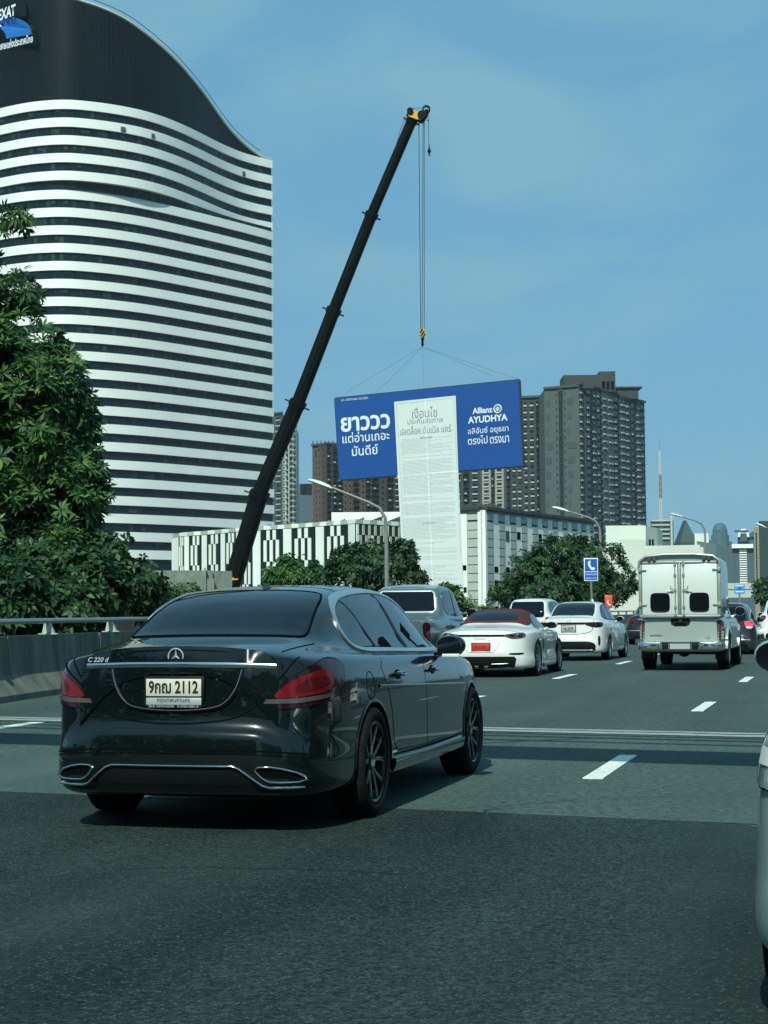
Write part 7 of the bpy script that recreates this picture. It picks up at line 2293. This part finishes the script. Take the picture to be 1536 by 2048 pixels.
def canopy_truck():
    T = scaled(PICKUP, 1.0, .985, 1.0)
    root = car_root('pickup_truck', 5.99, 35.6, 15.5, 'silver pickup truck carrying a tall boxy canopy with two rear doors and small round-cornered windows', 'truck')
    B = pickup_common(root, T, M['silver'])
    for s in (1, -1):
        o = B.panel('tail_lamp', smooth_poly([(s * .72, 1.02), (s * .835, 1.02), (s * .845, .60), (s * .745, .60)], 1), 'rear', M['lamp_grey'], root, off=.012, step=.06, depth=.03)
        B.panel('brake_lens', smooth_poly([(s * .725, 1.01), (s * .83, 1.01), (s * .84, .82), (s * .74, .82)], 1), 'rear', M['lamp_bright'], o, off=.017, step=.06)
        for k in range(3):
            z0 = .79 - k * .06
            B.panel('lamp_cell', [(s * .75, z0), (s * .83, z0 + .01), (s * .83, z0 - .025), (s * .75, z0 - .035)], 'rear', M['lamp_head'], o, off=.018, step=.06)
    tg = B.panel('tailgate', smooth_poly([(-.705, 1.055), (.705, 1.055), (.715, .60), (-.715, .60)], 1), 'rear', M['silver'], root, off=.012, step=.12, depth=.02)
    B.panel('handle_recess', smooth_poly([(-.22, 1.055), (.22, 1.055), (.17, .90), (-.17, .90)], 1), 'rear', M['trim'], tg, off=.016, step=.08)
    B.ribbon('tailgate_handle', [(-.10, .955), (.10, .955)], 'rear', .035, M['gap'], tg, off=.030)
    hp, _ = B.hit('rear', 0, 1.0, .03)
    MB().lathe([(.001, -.006), (.04, -.006), (.045, .01)], 20, 'x', (hp.x, 0, 1.01)).build('round_badge', M['chrome'], tg, smooth=True)
    place_text('tailgate_lettering', "NAVARA", (hp.x + .004, .50, .72), (0, -1, 0), (0, 0, 1), M['ink'], tg, .24, .03, bold=.02)
    place_text('tailgate_lettering', "LE", (hp.x + .004, -.55, .68), (0, -1, 0), (0, 0, 1), M['satin'], tg, .08, .05, bold=.03)
    rb = rear_bumper(root, M['chrome'], .50, .87)
    p = one_box('number_plate', (-.085, 0, .52), (.012, .40, .15), M['plate_silver'], rb)
    for s in (1, -1): one_box('bumper_recess', (-.085, s * .30, .50), (.02, .12, .12), M['trim'], rb, bevel=.008)
    # canopy: tall box with rounded roof edges, slightly wider to the top
    W, Z0, Z1 = .835, 1.09, 2.36
    def ring(x, k=1.0, dz=0.0):
        pts = []
        for (y, z) in ((-.80, Z0), (-W, Z0 + .25), (-W * .995, Z1 - .30), (-W * .96, Z1 - .12), (-W * .80, Z1 - .03), (-.3, Z1 + .015), (.3, Z1 + .015), (W * .80, Z1 - .03), (W * .96, Z1 - .12), (W * .995, Z1 - .30), (W, Z0 + .25), (.80, Z0)):
            pts.append((x, y * k, z + dz))
        return pts
    m = MB()
    rs = [ring(.06), ring(1.0), ring(1.9, .99), ring(2.05, .97, -.03)]
    vs = [p for r_ in rs for p in r_]
    n = 12
    fs = [(i * n + k, i * n + (k + 1) % n, (i + 1) * n + (k + 1) % n, (i + 1) * n + k) for i in range(3) for k in range(n)] + [tuple(range(n)), tuple(range(3 * n, 4 * n))]
    m.add(vs, fs)
    cn = m.build('canopy', M['silver'], root, smooth=True, sharp=30)
    one_box('canopy_roof_extension', (2.6, 0, 1.86), (1.2, 1.30, .12), M['silver'], cn, bevel=.04)
    # roof lip with lamps, rear frame
    fr = MB()
    top = [(-.825, 2.06), (-.80, 2.23), (-.68, 2.325), (-.3, 2.365), (.3, 2.365), (.68, 2.325), (.80, 2.23), (.825, 2.06)]
    fr.tube([(-.005, y, z) for y, z in top], .028, 8)
    fr.build('roof_lip', M['galv'], cn, smooth=True)
    for s in (1, -1):
        for k in (0, 1):
            MB().lathe([(.001, -.03), (.036, -.025), (.042, .02)], 14, 'x', (-.02, s * (.50 + k * .10), 2.27)).build('marker_lamp', M['lamp_grey'], cn, smooth=True)
        one_box('corner_post', (.035, s * .795, 1.63), (.06, .06, 1.06), M['galv'], cn, bevel=.012)
    one_box('door_sill', (.03, 0, 1.105), (.07, 1.62, .05), M['galv'], cn, bevel=.01)
    one_box('door_header', (.03, 0, 2.20), (.06, 1.50, .045), M['galv'], cn, bevel=.01)
    one_box('centre_seal', (.025, 0, 1.65), (.05, .05, 1.06), M['galv'], cn, bevel=.01)
    for s in (1, -1):
        d = one_box('rear_door', (.030, s * .395, 1.65), (.045, .72, 1.03), M['silver_white'], cn, bevel=.012)
        g = smooth_poly([(s * .395 - .19, 1.20), (s * .395 + .19, 1.20), (s * .395 + .19, 1.575), (s * .395 - .19, 1.575)], 2)
        MB().prism(g, -.004, .012, lambda u, v, h: (h, u, v)).build('door_window', M['glass'], d, smooth=False)
        MB().tube([(-.002, u, v) for u, v in g], .010, 6, closed=True).build('window_rubber', M['trim'], d, smooth=True)
        gr = MB()
        for k in range(1, 7):
            q = s * .395 - .18 + k * .36 / 7
            gr.bar((-.006, q, 1.225), (-.006, q, 1.55), .004, .004)
        for k in range(1, 6):
            gr.bar((-.006, s * .395 - .175, 1.21 + k * .06), (-.006, s * .395 + .175, 1.21 + k * .06), .004, .004)
        gr.build('window_grille', M['trim'], d)
        lk = MB()
        lk.tube([(-.02, s * .085, 1.10), (-.02, s * .085, 2.24)], .010, 8)
        for zz in (1.14, 1.30, 1.64, 1.95, 2.17): lk.box((-.02, s * .085, zz), (.035, .05, .04))
        lk.build('lock_rod', M['galv'], d, smooth=True)
        lh = MB()
        lh.tube([(-.035, s * .12, 1.635), (-.04, s * .26, 1.625)], .011, 8).box((-.03, s * .15, 1.64), (.03, .06, .05)).tube([(-.04, s * .17, 1.64), (-.04, s * .17, 1.72)], .010, 6)
        lh.build('door_handle', M['galv'], d, smooth=True)
        for zz in (1.34, 2.05):
            MB().box((-.008, s * .74, zz), (.025, .15, .035)).box((-.015, s * .80, zz), (.04, .05, .09)).build('hinge', M['galv'], d, bevel=.004)
    B.hit('rear', 0, 1, 0)
M['silver_white'] = mat('canopy_door_white', (0.56, 0.63, 0.60), 0.32, 0.1, coat=0.6, noise=0.06, nscale=2.5, bump=.05, bscale=3)
canopy_truck()

def blue_grey_pickup():
    T = scaled(PICKUP, 1.0, 1.02, 1.0)
    root = car_root('pickup_truck', -.02, 33.5, 15.0, 'blue-grey double-cab pickup behind the roof of the dark grey saloon, left of the sports car', 'truck')
    B = pickup_common(root, T, M['steel_blue'])
    zt = 1.62
    gl = smooth_poly([(-.63, 1.23), (.63, 1.23), (.565, 1.65), (-.565, 1.65)], 1)
    B.panel('cab_rear_window', gl, 'rear', M['glass'], root, off=.008, step=.08)
    B.ribbon('window_frame', gl, 'rear', .028, M['silver'], root, off=.012, closed=True)
    o = B.panel('tailgate', smooth_poly([(-.70, 1.05), (.70, 1.05), (.71, .60), (-.71, .60)], 1), 'rear', M['steel_blue'], root, off=.012, step=.12, depth=.02)
    lamp_pair(B, root, [(.73, 1.03), (.84, 1.03), (.85, .66), (.75, .66)], M['lamp_dark'], off=.014)
    rear_bumper(root, M['chrome'], .50, .88)
    roofm = B.panel('sunlit_roof', [(1.90, -.56), (3.1, -.56), (3.2, 0), (3.1, .56), (1.90, .56), (1.86, 0)], 'top', M['silver'], root, off=.006, step=.15)  # silver sheet paints the sun's brightness onto the roof
blue_grey_pickup()
